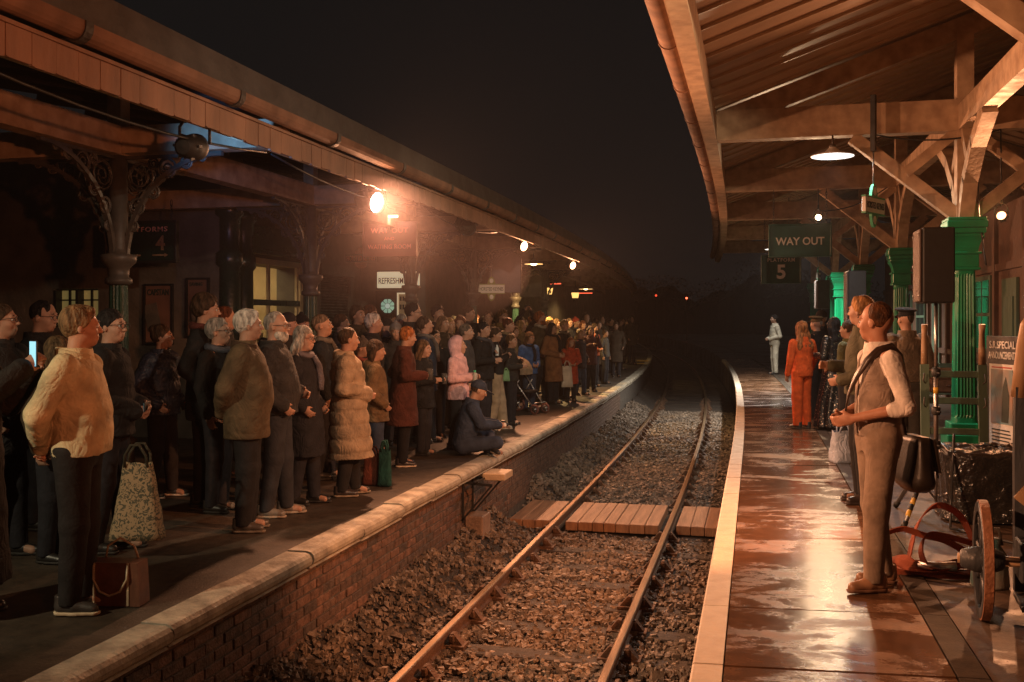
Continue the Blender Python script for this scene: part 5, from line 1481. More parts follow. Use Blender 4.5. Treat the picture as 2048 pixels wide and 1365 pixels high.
    def trousers(s, t=.013, hem=.055, wr=.003, wide=0.0):
        def fn():
            fd = Field(*s.grid()); g = .5 + .5 * s.g
            for hip, knee, ank in legs_for(s.stance):
                a = np.array(ank) + np.array([.01, 0, -.02])
                fd.path([hip, knee, a], [.092 * g + t, .066 * g + t + wide, .050 * g + t * .9 + wide * 1.6], .025)
            fd.frame(s.R, s.t)
            fd.tubez([(.84, 0, .10 * g, .13 * g), (.92, -.004, .122 * g + t * .4, .158 * g + t * .4), (1.03, 0, .112 * g + t * .4, .148 * g + t * .4)], .04)
            fd.frame()
            if wr: fd.wrinkle(wr, s.seed + 9, (10, 11, 14), 'fold')
            if s.stance not in ('sit', 'knee'): fd.cut(lambda X, Y, Z: hem - Z + 0 * X)
            return fd
        return s.get('trousers', fn, (t, hem, wr, wide))
    def skirt(s, top_=1.06, hem=.10, r0=.15, r1=.30, wr=.012):
        def fn():
            fd = Field(*s.grid())
            fd.tubez([(hem, -.01, r1, r1), (.5, 0, (r0 + r1) / 2 * 1.02, (r0 + r1) / 2 * 1.05), (.93, 0, .15, .19), (top_, 0, .125, .16)], .03)
            X, Y, Z = fd.coords((slice(None),) * 3); a = np.arctan2(Y, X)
            fd.f = fd.f + (wr * np.sin(a * 11 + 2 * np.sin(Z * 5)) * np.clip((1.0 - Z) * 1.4, 0, 1)).astype(np.float32)
            fd.cut(lambda X, Y, Z: hem - Z + 0 * X)
            return fd
        return s.get('skirt', fn, (top_, hem, r0, r1, wr))
    def shoe(s, i):
        hip, knee, ank = legs_for(s.stance)[i]
        k = ('shoe', s.fine)
        if k not in Body.cache:
            h = .008 if s.fine else .013
            fd = Field(np.arange(-.12, .26, h), np.arange(-.08, .08, h), np.arange(-.03, .16, h * .7))
            fd.cap((-.03, 0, .042), (.04, 0, .045), .040, .040, .02); fd.cap((.04, 0, .048), (.145, .006, .034), .040, .032, .02); fd.cap((-.03, 0, .06), (-.03, 0, .105), .042, .042, .02)
            fd.cut(lambda X, Y, Z: np.maximum(.016 - Z, Z - .115) + 0 * X)
            sh = np_mesh('shoe', *nets(fd))
            fd = Field(np.arange(-.12, .26, h), np.arange(-.08, .08, h), np.arange(-.02, .06, h * .5))
            fd.cap((-.035, 0, .02), (.05, 0, .02), .043, .042, .02); fd.cap((.05, 0, .02), (.152, .006, .02), .042, .035, .02)
            fd.cut(lambda X, Y, Z: np.maximum(.002 - Z, Z - .022) + 0 * X)
            Body.cache[k] = (sh, np_mesh('sole', *nets(fd)))
        return Body.cache[k], ank
    def hair(s, style):
        def fn():
            if s.stance == 'sit':
                fd = Field(np.arange(-.4, .7, .009), np.arange(-.2, .2, .009), np.arange(.35, 1.2, .009))
            else:
                m = .0065 if s.fine else .011
                zlo = 1.02 if style in ('long', 'longcurly', 'pony') else 1.38
                fd = Field(np.arange(-.30, .26, m), np.arange(-.26, .26, m), np.arange(zlo, 1.92, m))
            s.headframe(fd); C = HC; H = s.hp; q = s.head
            e = lambda o, r, **k_: fd.ell(H(C + np.array(o)), np.array(r) * q, **k_)
            def line(sl, c0):      # keep what lies above the hairline
                fd.cut(lambda X, Y, Z: (sl * (X - C[0]) / q + c0 - (Z - 1.50 - .135 * q) / q) / math.hypot(1, sl) * q + 0 * Y)
            amp, fr = .006, (50, 50, 16)
            if style in ('short', 'crop', 'bun', 'pony', 'bob', 'long', 'longcurly', 'curly', 'receding', 'band', 'side'):
                g = {'crop': -.004, 'curly': .016, 'longcurly': .014, 'side': .006, 'receding': 0, 'bob': .008, 'long': .005}.get(style, .002)
                e([-.019, 0, .027], (.100 + g, .0795 + g, .1005 + g), k=.01)
                if style == 'receding': line(1.35, -.055)
                elif style in ('long', 'longcurly', 'bob', 'pony', 'bun', 'band'):
                    line(1.0, -.022)
                else: line(1.12, -.020)
                if style == 'curly': amp, fr = .011, (70, 70, 70)
                if style in ('long', 'longcurly'):
                    L = .33 if style == 'long' else .40
                    for yy in (-.066, -.03, .03, .066):
                        fd.path([H(C + [-.03, yy, .02]), H(C + [-.062, yy * 1.1, -.10]), H(C + [-.085, yy * (1.2 if style == 'long' else 1.6), -L * .7]), H(C + [-.085, yy * (1.1 if style == 'long' else 1.5), -L])], [.035, .040, .045 if style == 'long' else .055, .022], .03)
                    for sd in (1, -1): fd.path([H(C + [.03, sd * .07, .03]), H(C + [.0, sd * .085, -.06]), H(C + [-.02, sd * .095, -.17])], [.02, .026, .024], .02)
                    if style == 'longcurly': amp, fr = .011, (55, 55, 38)
                if style == 'bob':
                    for yy in (-.07, -.03, .03, .07): fd.path([H(C + [-.03, yy, .02]), H(C + [-.06, yy * 1.1, -.06]), H(C + [-.055, yy, -.125])], [.035, .038, .026], .03)
                if style == 'side': fd.cap(H(C + [.05, -.03, .09]), H(C + [.02, .05, .10]), .025, .025, .02)
                if style == 'bun': e([-.085, 0, .085], (.048, .048, .045), k=.012)
                if style == 'pony': fd.path([H(C + [-.10, 0, .03]), H(C + [-.15, 0, -.02]), H(C + [-.135, 0, -.2])], [.03, .034, .015], .02)
            elif style == 'beanie':
                e([-.018, 0, .035], (.112, .094, .108), k=.01); e([-.02, 0, .145], (.03, .03, .028), k=.01)
                line(.35, .005); amp = .003
            elif style == 'cap':
                e([-.015, 0, .035], (.106, .086, .095), k=.01); line(.12, .018)
                fd.ell(H(C + np.array([.12, 0, .028])), np.array((.085, .072, .010)) * q, R=roty(.15), k=.015); amp = 0
            elif style == 'peaked':
                e([-.012, 0, .05], (.104, .084, .05), k=.01); line(.1, .02)
                fd.ell(H(C + np.array([-.005, 0, .108])), np.array((.135, .118, .028)) * q, R=roty(-.10), k=.02)
                fd.ell(H(C + np.array([.105, 0, .035])), np.array((.055, .075, .008)) * q, R=roty(.45), k=.008); amp = 0
            elif style == 'tallhat':
                e([-.012, 0, .06], (.106, .088, .10), k=.01); line(.1, .03); amp = .002
            elif style == 'hood':
                e([-.025, 0, .015], (.128, .108, .142), k=.01); fd.cap(H(C + [-.05, 0, -.08]), H(C + [-.03, 0, -.15]), .10, .105, .04)
                fd.ell(H(C + np.array([.085, 0, -.005])), np.array((.10, .078, .115)) * q, k=.015, mode='sub')
                fd.ell(H(C + np.array([-.01, 0, .01])), np.array((.104, .084, .115)) * q, k=.01, mode='sub')
                amp, fr = .003, (20, 20, 20)
            if amp: fd.wrinkle(amp, s.seed + 5, fr)
            return fd.frame()
        return s.get('hair', fn, (style,))
    def beard(s):
        def fn():
            m = .0065 if s.fine else .011
            fd = Field(np.arange(-.12, .26, m), np.arange(-.16, .16, m), np.arange(1.40, 1.70, m))
            s.headframe(fd); C = HC; H = s.hp; q = s.head
            fd.ell(H(C + [.034, 0, -.072]), np.array((.068, .064, .066)) * q, k=.01); fd.ell(H(C + [.068, 0, -.105]), np.array((.03, .035, .035)) * q, k=.02)
            fd.ell(H(C + [.105, 0, -.035]), np.array((.045, .036, .032)) * q, k=.01, mode='sub')
            fd.cut(lambda X, Y, Z: (Z - 1.50) - .098 * q - .25 * np.maximum(0, .06 - X) + 0 * Y)
            fd.wrinkle(.005, 2, (70, 70, 30))
            return fd.frame()
        return s.get('beard', fn)
    def head_pt(s, o):
        Rh = rotz(s.yaw) @ roty(s.pitch); nk = np.array([-.005, 0, 1.50])
        p = nk + Rh @ (s.hp(HC + np.array(o)) - nk)
        return s.R @ p + s.t
    def head_rot(s): return Matrix((s.R @ rotz(s.yaw) @ roty(s.pitch)).tolist()).to_euler()

_eye = MB(); _eye.lathe([(.0105 * math.sin(a), .0105 * math.cos(a)) for a in [PI * (i + .02) / 8.04 for i in range(9)]], 10, (0, 0, 0), 'x'); 
def eye_mat():
    m = bpy.data.materials.new('eye'); m.use_nodes = True; nt = m.node_tree; b = nt.nodes['Principled BSDF']
    tc = N(nt, 'ShaderNodeTexCoord'); sp = N(nt, 'ShaderNodeSeparateXYZ'); nt.links.new(tc.outputs['Object'], sp.inputs[0])
    gt = N(nt, 'ShaderNodeMath', operation='GREATER_THAN'); gt.inputs[1].default_value = .0082; nt.links.new(sp.outputs['X'], gt.inputs[0])
    mx = N(nt, 'ShaderNodeMix', data_type='RGBA'); mx.inputs[6].default_value = (.45, .42, .40, 1); mx.inputs[7].default_value = (.03, .022, .018, 1)
    nt.links.new(gt.outputs[0], mx.inputs[0]); nt.links.new(mx.outputs[2], b.inputs['Base Color']); b.inputs['Roughness'].default_value = .15
    return m
EYE = _eye.mesh('eye'); EYE.materials.append(eye_mat())
_br = MB(); _br.tube([(0, -.016, -.002), (.004, 0, .003), (0, .016, -.003)], [.003, .0045, .003], 6, flat=.8); BROW = _br.mesh('eyebrow'); BROW.materials.append(M['hair'])
_gl = MB()
for sd in (1, -1):
    _gl.tube([(.012, sd * .033 + .024 * math.cos(a), .019 * math.sin(a)) for a in [2 * PI * i / 12 for i in range(12)]], .0022, 5, True)
    _gl.tube([(.010, sd * .056, .006), (-.03, sd * .078, .008), (-.10, sd * .083, .004)], .0022, 5)
_gl.tube([(.012, -.01, .004), (.016, 0, .007), (.012, .01, .004)], .0022, 5)
GLASSES = _gl.mesh('glasses'); GLASSES.materials.append(M['black'])

def ob(me, name, root, m, color, loc=None, rot=None):
    if me is None: return None
    if not me.materials: me.materials.append(m)
    o = link(name, me, root, loc, rot)
    o.material_slots[0].link = 'OBJECT'; o.material_slots[0].material = m
    o.color = (*color, 1)
    return o

SKIN = (.37, .215, .15)
def person(x, y, h, face, label, top=None, tcol=(.03, .03, .03), legs=(.02, .02, .025), hair='short', hcol=(.06, .04, .025), arms=('down', 'down'), girth=1.0, yaw=0,
           pitch=0, stance='stand', lean=0, fine=False, drop=0, head=1.0, skin=SKIN, shoes=(.02, .018, .016), sole=None, glasses=False, beard=None, skirt=None, scol=None, tname='coat', shirt=None,
           hatcol=None, group=None, wide=0, tm='fabric', z=0.0, sh=1.0, seed=0, details=True, trousers=True):
    if group is None: group = GROUP_L
    root = thing('person', label, 'person', (x, y, z), math.radians(face), group, h / 1.75)
    B = Body(arms, girth, math.radians(yaw), math.radians(pitch), stance, math.radians(lean), fine, drop, seed, head, sh)
    ob(B.body(), 'body', root, M['skin'], skin)
    top = top or {}
    ob(B.top(**top), tname, root, M[tm], tcol)
    if shirt:
        ob(B.top(**shirt[0]), 'shirt', root, M['fabric'], shirt[1])
    if trousers: ob(B.trousers(wide=wide), 'trousers', root, M['trouser_fabric'], legs)
    if skirt: ob(B.skirt(**skirt), 'skirt', root, M[tm], scol or tcol)
    if stance == 'sit':
        pos = [((.36, -.16, .05), (0, -1.2, -1.3)), ((.33, .24, .05), (0, 1.2, 1.3))]
        (shm, slm), _ = B.shoe(0)
        for p, r in pos:
            o = ob(shm, 'shoe', root, M['leather'], shoes, p, (0, .2, r[2])); ob(slm, 'sole', o, M['rubber'], sole or shoes)
    else:
        for i in (0, 1):
            (shm, slm), ank = B.shoe(i)
            o = ob(shm, 'shoe', root, M['leather'], shoes, (ank[0], ank[1], ank[2] - .09), (0, -.5 if (stance == 'knee' and i == 1) else 0, .12 if i == 0 else -.12))
            ob(slm, 'sole', o, M['rubber'], sole or tuple(min(1, c * 1.2) for c in shoes))
    if hair != 'bald':
        hat = hair in ('cap', 'peaked', 'beanie', 'tallhat', 'hood')
        if hat:
            if hair not in ('hood',): ob(B.hair('crop'), 'hair', root, M['hair'], hcol)
            ob(B.hair(hair), {'hood': 'hood', 'beanie': 'beanie'}.get(hair, 'cap'), root, M['fabric'], hatcol or tcol)
        else: ob(B.hair(hair), 'hair', root, M['hair'], hcol)
    if beard: ob(B.beard(), 'beard', root, M['hair'], beard)
    if details:
        rot = B.head_rot(); q = B.head
        for sd in (1, -1):
            link('eye', EYE, root, tuple(B.head_pt([.0815, sd * .032, -.002])), rot, (q,) * 3)
            o = link('eyebrow', BROW, root, tuple(B.head_pt([.0905, sd * .034, .026])), rot, (q,) * 3); o.color = (*hcol, 1)
        if glasses: link('glasses', GLASSES, root, tuple(B.head_pt([.097, 0, .0])), rot, (q,) * 3)
    root_info[root.name] = B
    return root
root_info = {}
GROUP_L = 'people watching from the left platform'
GROUP_R = 'people waiting on the right platform'
def to_world(root, p):
    B = root_info[root.name]; v = B.R @ np.asarray(p, float) + B.t
    s = root.scale[0]; a = root.rotation_euler[2]
    return (root.location[0] + s * (v[0] * math.cos(a) - v[1] * math.sin(a)), root.location[1] + s * (v[0] * math.sin(a) + v[1] * math.cos(a)), root.location[2] + s * v[2])
def hand_of(root, i, k=.07):
    B = root_info[root.name]; S_, E, W, side = B.arm(i); u = W - E; u = u / np.linalg.norm(u)
    return to_world(root, W + u * k)

# ================================================================== THE CROWD
GREY = (.30, .28, .26); WHITE = (.55, .52, .48); BRN = (.055, .033, .02); LBRN = (.12, .07, .035); BLOND = (.30, .19, .08); BLK = (.014, .012, .012); GING = (.26, .085, .028); AUB = (.10, .035, .018)
def face(x, y, off=0):
    a = math.degrees(math.atan2(11.0 - y, 2.0 - x))
    return max(-42, min(24, a)) + off
JK = dict(hem=.86, t=.024, wr=.006); LJ = dict(hem=.72, t=.030, wr=.007); CT = dict(hem=.48, t=.030, flare=.02, wr=.008); PF = dict(hem=.44, t=.052, flare=.03, quilt=.016, wr=.004); HD = dict(hem=.88, t=.028, wr=.006, hoodie=True); PJ = dict(hem=.84, t=.05, quilt=.013, wr=.004)
NAVY = (.020, .026, .045); CHAR = (.030, .029, .030); BLACK = (.014, .014, .015); OLIVE = (.055, .05, .028); DKB = (.05, .034, .022); JEAN = (.035, .05, .085)
P = {}
def L(key, pos, h, label, f=None, **kw):
    x, y = pos
    j = random.uniform(-16, 16) if kw.get('fine') else random.uniform(-38, 34)
    if key not in ('yellow', 'parka', 'phone', 'sitter', 'raised'): kw.setdefault('yaw', round(random.uniform(-16, 16) - j * .5)); kw.setdefault('pitch', random.choice((-4, 0, 3, 6)))
    else: j = 0
    if kw.get('fine') and key not in ('sitter', 'yellow') : kw.setdefault('stance', random.choice(('stand', 'step', 'stand'))); kw.setdefault('lean', random.choice((-2, 0, 0, 3)))
    P[key] = person(x, y, h, (face(x, y) if f is None else f) + j, label, seed=len(P), **kw)
    return P[key]

# ---- nearest figures on the left platform
L('phone', (-4.28, 4.72), 1.68, 'person in a long dark coat raising a glowing phone at the left edge', 14, top=dict(hem=.2, t=.036, flare=.05, wr=.008), tcol=(.022, .018, .016), arms=('phone', 'phone'), hair='bob', hcol=BRN, fine=True)
L('edge', (-5.13, 5.96), 1.77, 'person in glasses and dark jacket cut off at the left edge behind the raised phone', 12, top=LJ, tcol=CHAR, glasses=True, hair='short', hcol=BRN, fine=True, arms=('pocket', 'pocket'))
L('dark2', (-5.55, 6.88), 1.81, 'person in glasses and black jacket between the raised phone and the yellow jacket', 12, top=JK, tcol=BLACK, glasses=True, hair='crop', hcol=BLK, fine=True, arms=('pocket', 'pocket'))
L('hair3', (-4.69, 5.96), 1.54, 'person mostly hidden behind the back of the yellow jacket', 10, top=JK, tcol=DKB, hair='long', hcol=LBRN)
L('yellow', (-3.76, 4.97), 1.735, 'stout person in a pale yellow zip jacket with hands clasped behind the back', 17, top=dict(hem=.90, t=.032, wr=.008, belly=.022), tname='jacket', tcol=(.62, .49, .29), legs=(.02, .017, .017), arms=('back', 'back'), girth=1.0, hair='side', hcol=(.21, .125, .06), yaw=24, fine=True, sole=(.62, .48, .32), shoes=(.05, .04, .035), skin=(.47, .25, .16))
L('tote', (-4.51, 6.31), 1.73, 'person in glasses and black puffer jacket holding a tablet in front of a floral tote', 14, top=PJ, tcol=BLACK, tname='jacket', glasses=True, hair='short', hcol=BLK, arms=('waist', 'front'), fine=True)
L('navy', (-5.42, 8.36), 1.61, 'person in a dark navy padded jacket and black trousers with white trimmed trainers', 16, top=PJ, tm='shiny_fabric', tcol=(.022, .028, .05), hair='bun', hcol=BRN, arms=('pocket', 'pocket'), fine=True, sole=(.7, .66, .6), shoes=(.05, .05, .05))
L('tall', (-4.82, 8.09), 1.88, 'tallest person in a black coat behind the person in the olive brown parka', 14, top=LJ, tcol=BLACK, hair='curly', hcol=BRN, fine=True, arms=('pocket', 'pocket'))
L('tall2', (-5.35, 9.40), 1.80, 'person in a dark jacket just behind the tallest person in black', 14, top=JK, tcol=CHAR, hair='short', hcol=AUB, arms=('pocket', 'pocket'))
L('grey1', (-4.54, 7.85), 1.67, 'person in glasses and a black jacket beside the olive brown parka', 18, top=JK, tcol=BLACK, hair='side', hcol=GREY, glasses=True, fine=True, yaw=6)
L('parka', (-3.90, 7.18), 1.735, 'person in an olive brown waxed parka with hands behind the back', 20, top=dict(hem=.74, t=.044, wr=.009, belly=.02), tname='parka', tcol=(.105, .072, .040), legs=(.016, .015, .016), arms=('back', 'back'), girth=1.12, hair='side', hcol=WHITE, yaw=14, fine=True, shoes=(.09, .07, .055), sole=(.2, .16, .12), sh=1.04)
L('beard', (-3.95, 7.79), 1.725, 'bearded person in glasses, dark bomber jacket and grey trainers', 15, top=dict(hem=.88, t=.045, wr=.009, belly=.02), tname='jacket', tcol=(.034, .032, .032), legs=(.028, .03, .036), arms=('waist', 'pocket'), girth=1.08, hair='crop', hcol=GREY, beard=(.45, .42, .38), glasses=True, fine=True, shoes=(.20, .17, .14), sole=(.4, .33, .26))
L('longgrey', (-3.96, 8.35), 1.60, 'person in a long black coat standing between the bearded person and the beige quilted coat', 17, top=CT, tcol=(.018, .018, .022), hair='long', hcol=GREY, fine=True, arms=('pocket', 'pocket'), glasses=True)
L('coat2', (-4.40, 9.74), 1.72, 'person in a dark coat behind the long black coat with a clean cut neckline', 14, top=LJ, tcol=(.02, .024, .03), hair='crop', hcol=(.16, .12, .09), fine=True)
L('puffer', (-3.75, 8.86), 1.585, 'person in a long beige quilted puffer coat', 14, top=dict(hem=.40, t=.062, flare=.035, quilt=.020, wr=.005, hoodie=True), tname='coat', tcol=(.36, .27, .18), tm='fabric', legs=(.02, .018, .018), arms=('waist', 'waist'), girth=1.06, hair='short', hcol=BRN, yaw=8, fine=True, shoes=(.05, .035, .03), sole=(.35, .28, .2))
L('teen', (-3.87, 9.87), 1.43, 'shorter person in an olive brown hooded parka and jeans beside the beige quilted coat', 14, top=dict(hem=.74, t=.042, wr=.008, hoodie=True), tname='parka', tcol=(.17, .11, .058), legs=JEAN, arms=('pocket', 'pocket'), hair='bob', hcol=BRN, fine=True, head=1.08, sole=(.5, .45, .4))
L('furhat', (-4.29, 10.48), 1.45, 'person in a dark fur trimmed hat just behind the beige quilted coat', 10, top=JK, tcol=BLACK, hair='beanie', hatcol=(.10, .085, .075), hcol=BLK, fine=True)
L('pinkhair', (-4.68, 11.83), 1.74, 'person in a black jacket behind the olive hooded parka, lit pinkish', 12, top=JK, tcol=(.02, .018, .02), hair='side', hcol=WHITE, fine=True, yaw=12)
L('redcoat', (-3.90, 10.78), 1.585, 'person in a long dark red coat holding a glass', 12, top=dict(hem=.52, t=.038, flare=.045, wr=.008), tcol=(.085, .028, .02), legs=(.014, .013, .014), arms=('pocket', 'hold'), hair='short', hcol=(.34, .12, .035), fine=True, yaw=10, sole=(.72, .60, .45), shoes=(.04, .03, .03))
L('tallglasses', (-4.61, 13.08), 1.90, 'tall person in glasses and dark jacket in front of the round leaded window', 5, top=LJ, tcol=BLACK, hair='short', hcol=BLK, glasses=True, fine=True)
L('cupkid', (-3.99, 11.79), 1.39, 'short person in a hairband and black jacket holding a plastic cup', 8, top=LJ, tcol=BLACK, hair='long', hcol=LBRN, arms=('hold', 'hold'), fine=True, head=1.1)
L('bluejkt', (-4.34, 12.94), 1.71, 'person in a dark blue jacket between the plastic cup and the pink hood', 6, top=LJ, tcol=(.03, .04, .062), hair='short', hcol=BRN, fine=True)
L('pink', (-3.72, 12.37), 1.41, 'small person in a pale pink hooded fleece', 6, top=dict(hem=.80, t=.042, wr=.008, flare=.015), tname='hoodie', tcol=(.66, .40, .42), legs=(.02, .02, .022), hair='hood', hatcol=(.66, .40, .42), hcol=LBRN, arms=('hold', 'hold'), fine=True, head=1.12, yaw=12)
L('sitter', (-3.51, 11.86), 1.74, 'person in navy cap and jacket sitting cross legged on the left platform edge', 22, top=dict(hem=.90, t=.032, wr=.008), tname='jacket', tcol=(.035, .050, .085), legs=(.04, .055, .09), stance='sit', drop=.80, lean=14, arms=('reach', 'reach'), hair='cap', hatcol=(.03, .038, .06), hcol=BRN, fine=True, pitch=8, shoes=(.03, .03, .03), sole=(.5, .4, .3))
L('hoodgrey', (-3.88, 13.26), 1.61, 'person in a black jacket with a grey hood down, behind the pink fleece', 0, top=HD, tcol=(.045, .046, .05), hair='short', hcol=(.13, .10, .08), fine=True)
L('cup2', (-3.85, 14.09), 1.64, 'person in a black top holding a small bright bottle right of the grey hood', -2, top=JK, tcol=BLACK, hair='pony', hcol=BLK, arms=('chest', 'hold'), fine=True)
L('beige', (-3.83, 14.71), 1.55, 'person in a cropped black jacket and loose beige trousers stepping forward', -6, top=dict(hem=.95, t=.03, wr=.007), tcol=BLACK, legs=(.36, .27, .18), wide=.02, stance='stride', arms=('chest', 'chest'), hair='bun', hcol=BRN, fine=True, shoes=(.5, .42, .33), sole=(.6, .5, .4))
L('bun', (-4.02, 16.11), 1.70, 'person in a dark jacket behind the loose beige trousers', -8, top=JK, tcol=CHAR, hair='bun', hcol=AUB, fine=True)
L('kid2', (-3.77, 15.45), 1.42, 'short person in a dark jacket with a small green bag beside the beige trousers', -14, top=JK, tcol=(.03, .03, .028), hair='short', hcol=LBRN, arms=('chest', 'hold'), head=1.08)
L('bluekid', (-4.04, 17.95), 1.43, 'small person in a bright blue jacket and dark scarf behind the pushchair', -26, top=PJ, tname='jacket', tcol=(.045, .12, .32), hair='long', hcol=LBRN, arms=('waist', 'waist'), fine=True, head=1.1, legs=JEAN)
L('ginger', (-4.30, 20.16), 1.83, 'tall bearded person in glasses and an olive jacket behind the tan coat', -22, top=LJ, tname='jacket', tcol=(.075, .062, .035), hair='curly', hcol=GING, beard=GING, glasses=True, arms=('hold', 'pocket'), fine=True, girth=1.1)
L('tan', (-3.92, 19.63), 1.62, 'person in a tan coat with a black scarf and glasses', -28, top=CT, tcol=(.24, .115, .055), hair='long', hcol=BLK, glasses=True, arms=('waist', 'waist'), fine=True)
L('boy', (-3.97, 20.96), 1.67, 'person in a dark jacket just right of the tan coat and black scarf', -30, top=JK, tcol=BLACK, hair='side', hcol=BLOND, fine=True)
L('apron', (-3.69, 20.30), 1.29, 'small person in a long orange red apron front', -30, top=CT, tcol=(.40, .06, .025), hair='long', hcol=GING, head=1.12, arms=('waist', 'waist'))
L('lapel', (-3.79, 22.03), 1.45, 'small person in a dark coat with pink lapels and jeans near the platform edge', -36, top=LJ, tcol=(.03, .022, .028), legs=JEAN, hair='long', hcol=BLOND, head=1.1, arms=('pocket', 'pocket'), fine=True, shirt=(dict(hem=.9, t=.018, wr=0), (.45, .16, .17)))
L('phone3', (-3.74, 23.17), 1.53, 'person holding up a pale phone beside the pink lapels', -34, top=LJ, tcol=(.07, .028, .03), hair='bob', hcol=BRN, arms=('phone', 'chest'))
# ---- rows behind
rows = [
 ((-5.44, 11.03), 1.72, 'person in a dark cap behind the bearded person in the bomber jacket', 'tallhat', BLK, CHAR, JK),
 ((-5.64, 11.80), 1.72, 'person in a dark beanie behind the long black coat', 'beanie', BLK, BLACK, JK),
 ((-5.65, 12.42), 1.74, 'person in black in front of the roller shutter', 'short', BLK, BLACK, LJ),
 ((-5.31, 12.29), 1.74, 'person in a dark jacket partly hidden by the hood of the beige quilted coat', 'short', BRN, CHAR, JK),
 ((-5.48, 13.28), 1.86, 'tall person in a brown jacket left of the round leaded window', 'curly', BRN, DKB, JK),
 ((-5.55, 13.88), 1.88, 'tall person in an auburn scarf left of the round leaded window', 'bob', AUB, (.10, .035, .02), LJ),
 ((-5.02, 13.19), 1.66, 'person in a black hat below the round leaded window', 'tallhat', BLK, BLACK, JK),
 ((-4.68, 12.65), 1.62, 'person in a grey knitted hat behind the long dark red coat', 'beanie', GREY, CHAR, LJ),
 ((-5.06, 15.65), 1.90, 'tall person in a dark coat behind the dark blue jacket', 'curly', BLK, BLACK, LJ),
 ((-4.67, 14.71), 1.72, 'person in a grey brown coat left of the pink hood', 'long', LBRN, DKB, CT),
 ((-4.72, 15.22), 1.70, 'person in a tan scarf behind the pink hood', 'long', BLOND, (.12, .07, .04), LJ),
 ((-4.41, 13.54), 1.52, 'short person in glasses and black left of the pink hood', 'short', BLK, BLACK, JK),
 ((-4.64, 15.54), 1.73, 'person in a plum jacket behind the grey hood', 'curly', AUB, (.05, .03, .03), JK),
 ((-5.08, 17.50), 1.92, 'tall person in a dark coat left of the gold collared column', 'short', BRN, CHAR, LJ),
 ((-4.34, 15.41), 1.62, 'person in black just below the gold collared column', 'bob', BLK, BLACK, JK),
 ((-4.77, 17.78), 1.83, 'person in a brown jacket right of the gold collared column', 'short', BRN, DKB, JK),
 ((-4.97, 19.58), 1.88, 'person in a mustard scarf left of the raised phone', 'curly', LBRN, (.16, .10, .035), LJ),
 ((-4.36, 18.08), 1.56, 'person in a grey scarf behind the small green bag', 'long', LBRN, CHAR, CT),
 ((-4.68, 20.06), 1.66, 'person in a pale hood just below the raised phone', 'long', BLOND, (.20, .14, .07), LJ),
 ((-4.88, 22.07), 1.76, 'person in a dark jacket left of the tall bearded person', 'bob', GING, CHAR, LJ),
 ((-4.81, 23.53), 1.73, 'person in an orange lit jacket behind the tall bearded person', 'curly', BLOND, (.15, .09, .04), LJ),
 ((-4.79, 24.36), 1.70, 'person in a brown coat behind the tan coat and black scarf', 'long', LBRN, DKB, CT),
 ((-4.51, 24.63), 1.72, 'person in a dark jacket behind the orange red apron', 'short', BRN, BLACK, LJ),
 ((-4.59, 26.05), 1.73, 'person in a red knitted hat deep in the far crowd', 'beanie', BRN, CHAR, LJ),
 ((-4.35, 25.70), 1.66, 'person in a plum coat behind the pink lapels', 'long', AUB, (.05, .025, .03), CT),
 ((-4.52, 27.30), 1.86, 'tall person in a dark hood with an orange lit rim in the far crowd', 'hood', BLK, (.05, .035, .025), LJ),
 ((-3.94, 24.97), 1.58, 'person in a bright orange bib beyond the pale phone', 'bob', BRN, (.42, .09, .03), JK),
 ((-4.18, 27.28), 1.66, 'person in a dark check coat beyond the pale phone', 'long', BRN, DKB, CT),
 ((-4.48, 29.79), 1.80, 'person in a yellow rimmed hood in the far crowd', 'hood', BLK, (.07, .05, .03), LJ),
 ((-3.85, 26.23), 1.42, 'short person in grey near the edge in the far crowd', 'short', BRN, (.08, .07, .06), JK),
 ((-4.48, 31.84), 1.74, 'person in a long black coat in the far crowd, left of the last hooded figure', 'short', BLK, BLACK, CT),
 ((-3.99, 29.39), 1.62, 'person in a brown coat close to the edge in the far crowd', 'curly', BRN, DKB, CT),
 ((-4.56, 38.00), 1.83, 'last hooded figure with a yellow lit rim at the far end of the crowd', 'hood', BLK, (.06, .045, .03), LJ),
]
for i, (pos, h, lb, hr, hc, tc, tp) in enumerate(rows):
    arms = [('pocket', 'pocket'), ('down', 'down'), ('waist', 'waist'), ('pocket', 'down')][i % 4]
    far = pos[1] > 22
    L('row%d' % i, pos, h, lb, top=tp, tcol=tc, hair=hr, hcol=hc, hatcol={'person in a red knitted hat deep in the far crowd': (.35, .05, .03), 'person in a grey knitted hat behind the long dark red coat': (.2, .18, .17)}.get(lb), arms=arms, details=not far, glasses=('glasses' in lb), yaw=[0, 10, -12, 18, -6][i % 5] if not far else 0, legs=(.02, .02, .024))
L('raised', (-4.88, 20.84), 1.74, 'person with both arms up photographing with a phone held sideways', -35, top=JK, tcol=BLACK, hair='short', hcol=BRN, arms=('up', 'up'))
for i, pos in enumerate([(-4.90, 30.71), (-5.04, 34.79), (-4.46, 33.91), (-5.01, 38.92), (-5.62, 40.83), (-5.52, 43.94), (-5.62, 37.74), (-5.41, 34.70)]):
    L('far%d' % i, pos, 1.66 + .03 * (i % 4), 'dim dark coated figure packed into the far end of the left crowd', top=[CT, LJ][i % 2], tcol=[BLACK, CHAR, DKB][i % 3], hair=['short', 'bob', 'long', 'hood'][i % 4], hcol=BRN, arms=('pocket', 'pocket'), details=False, group='dim figures at the far end of the left crowd')

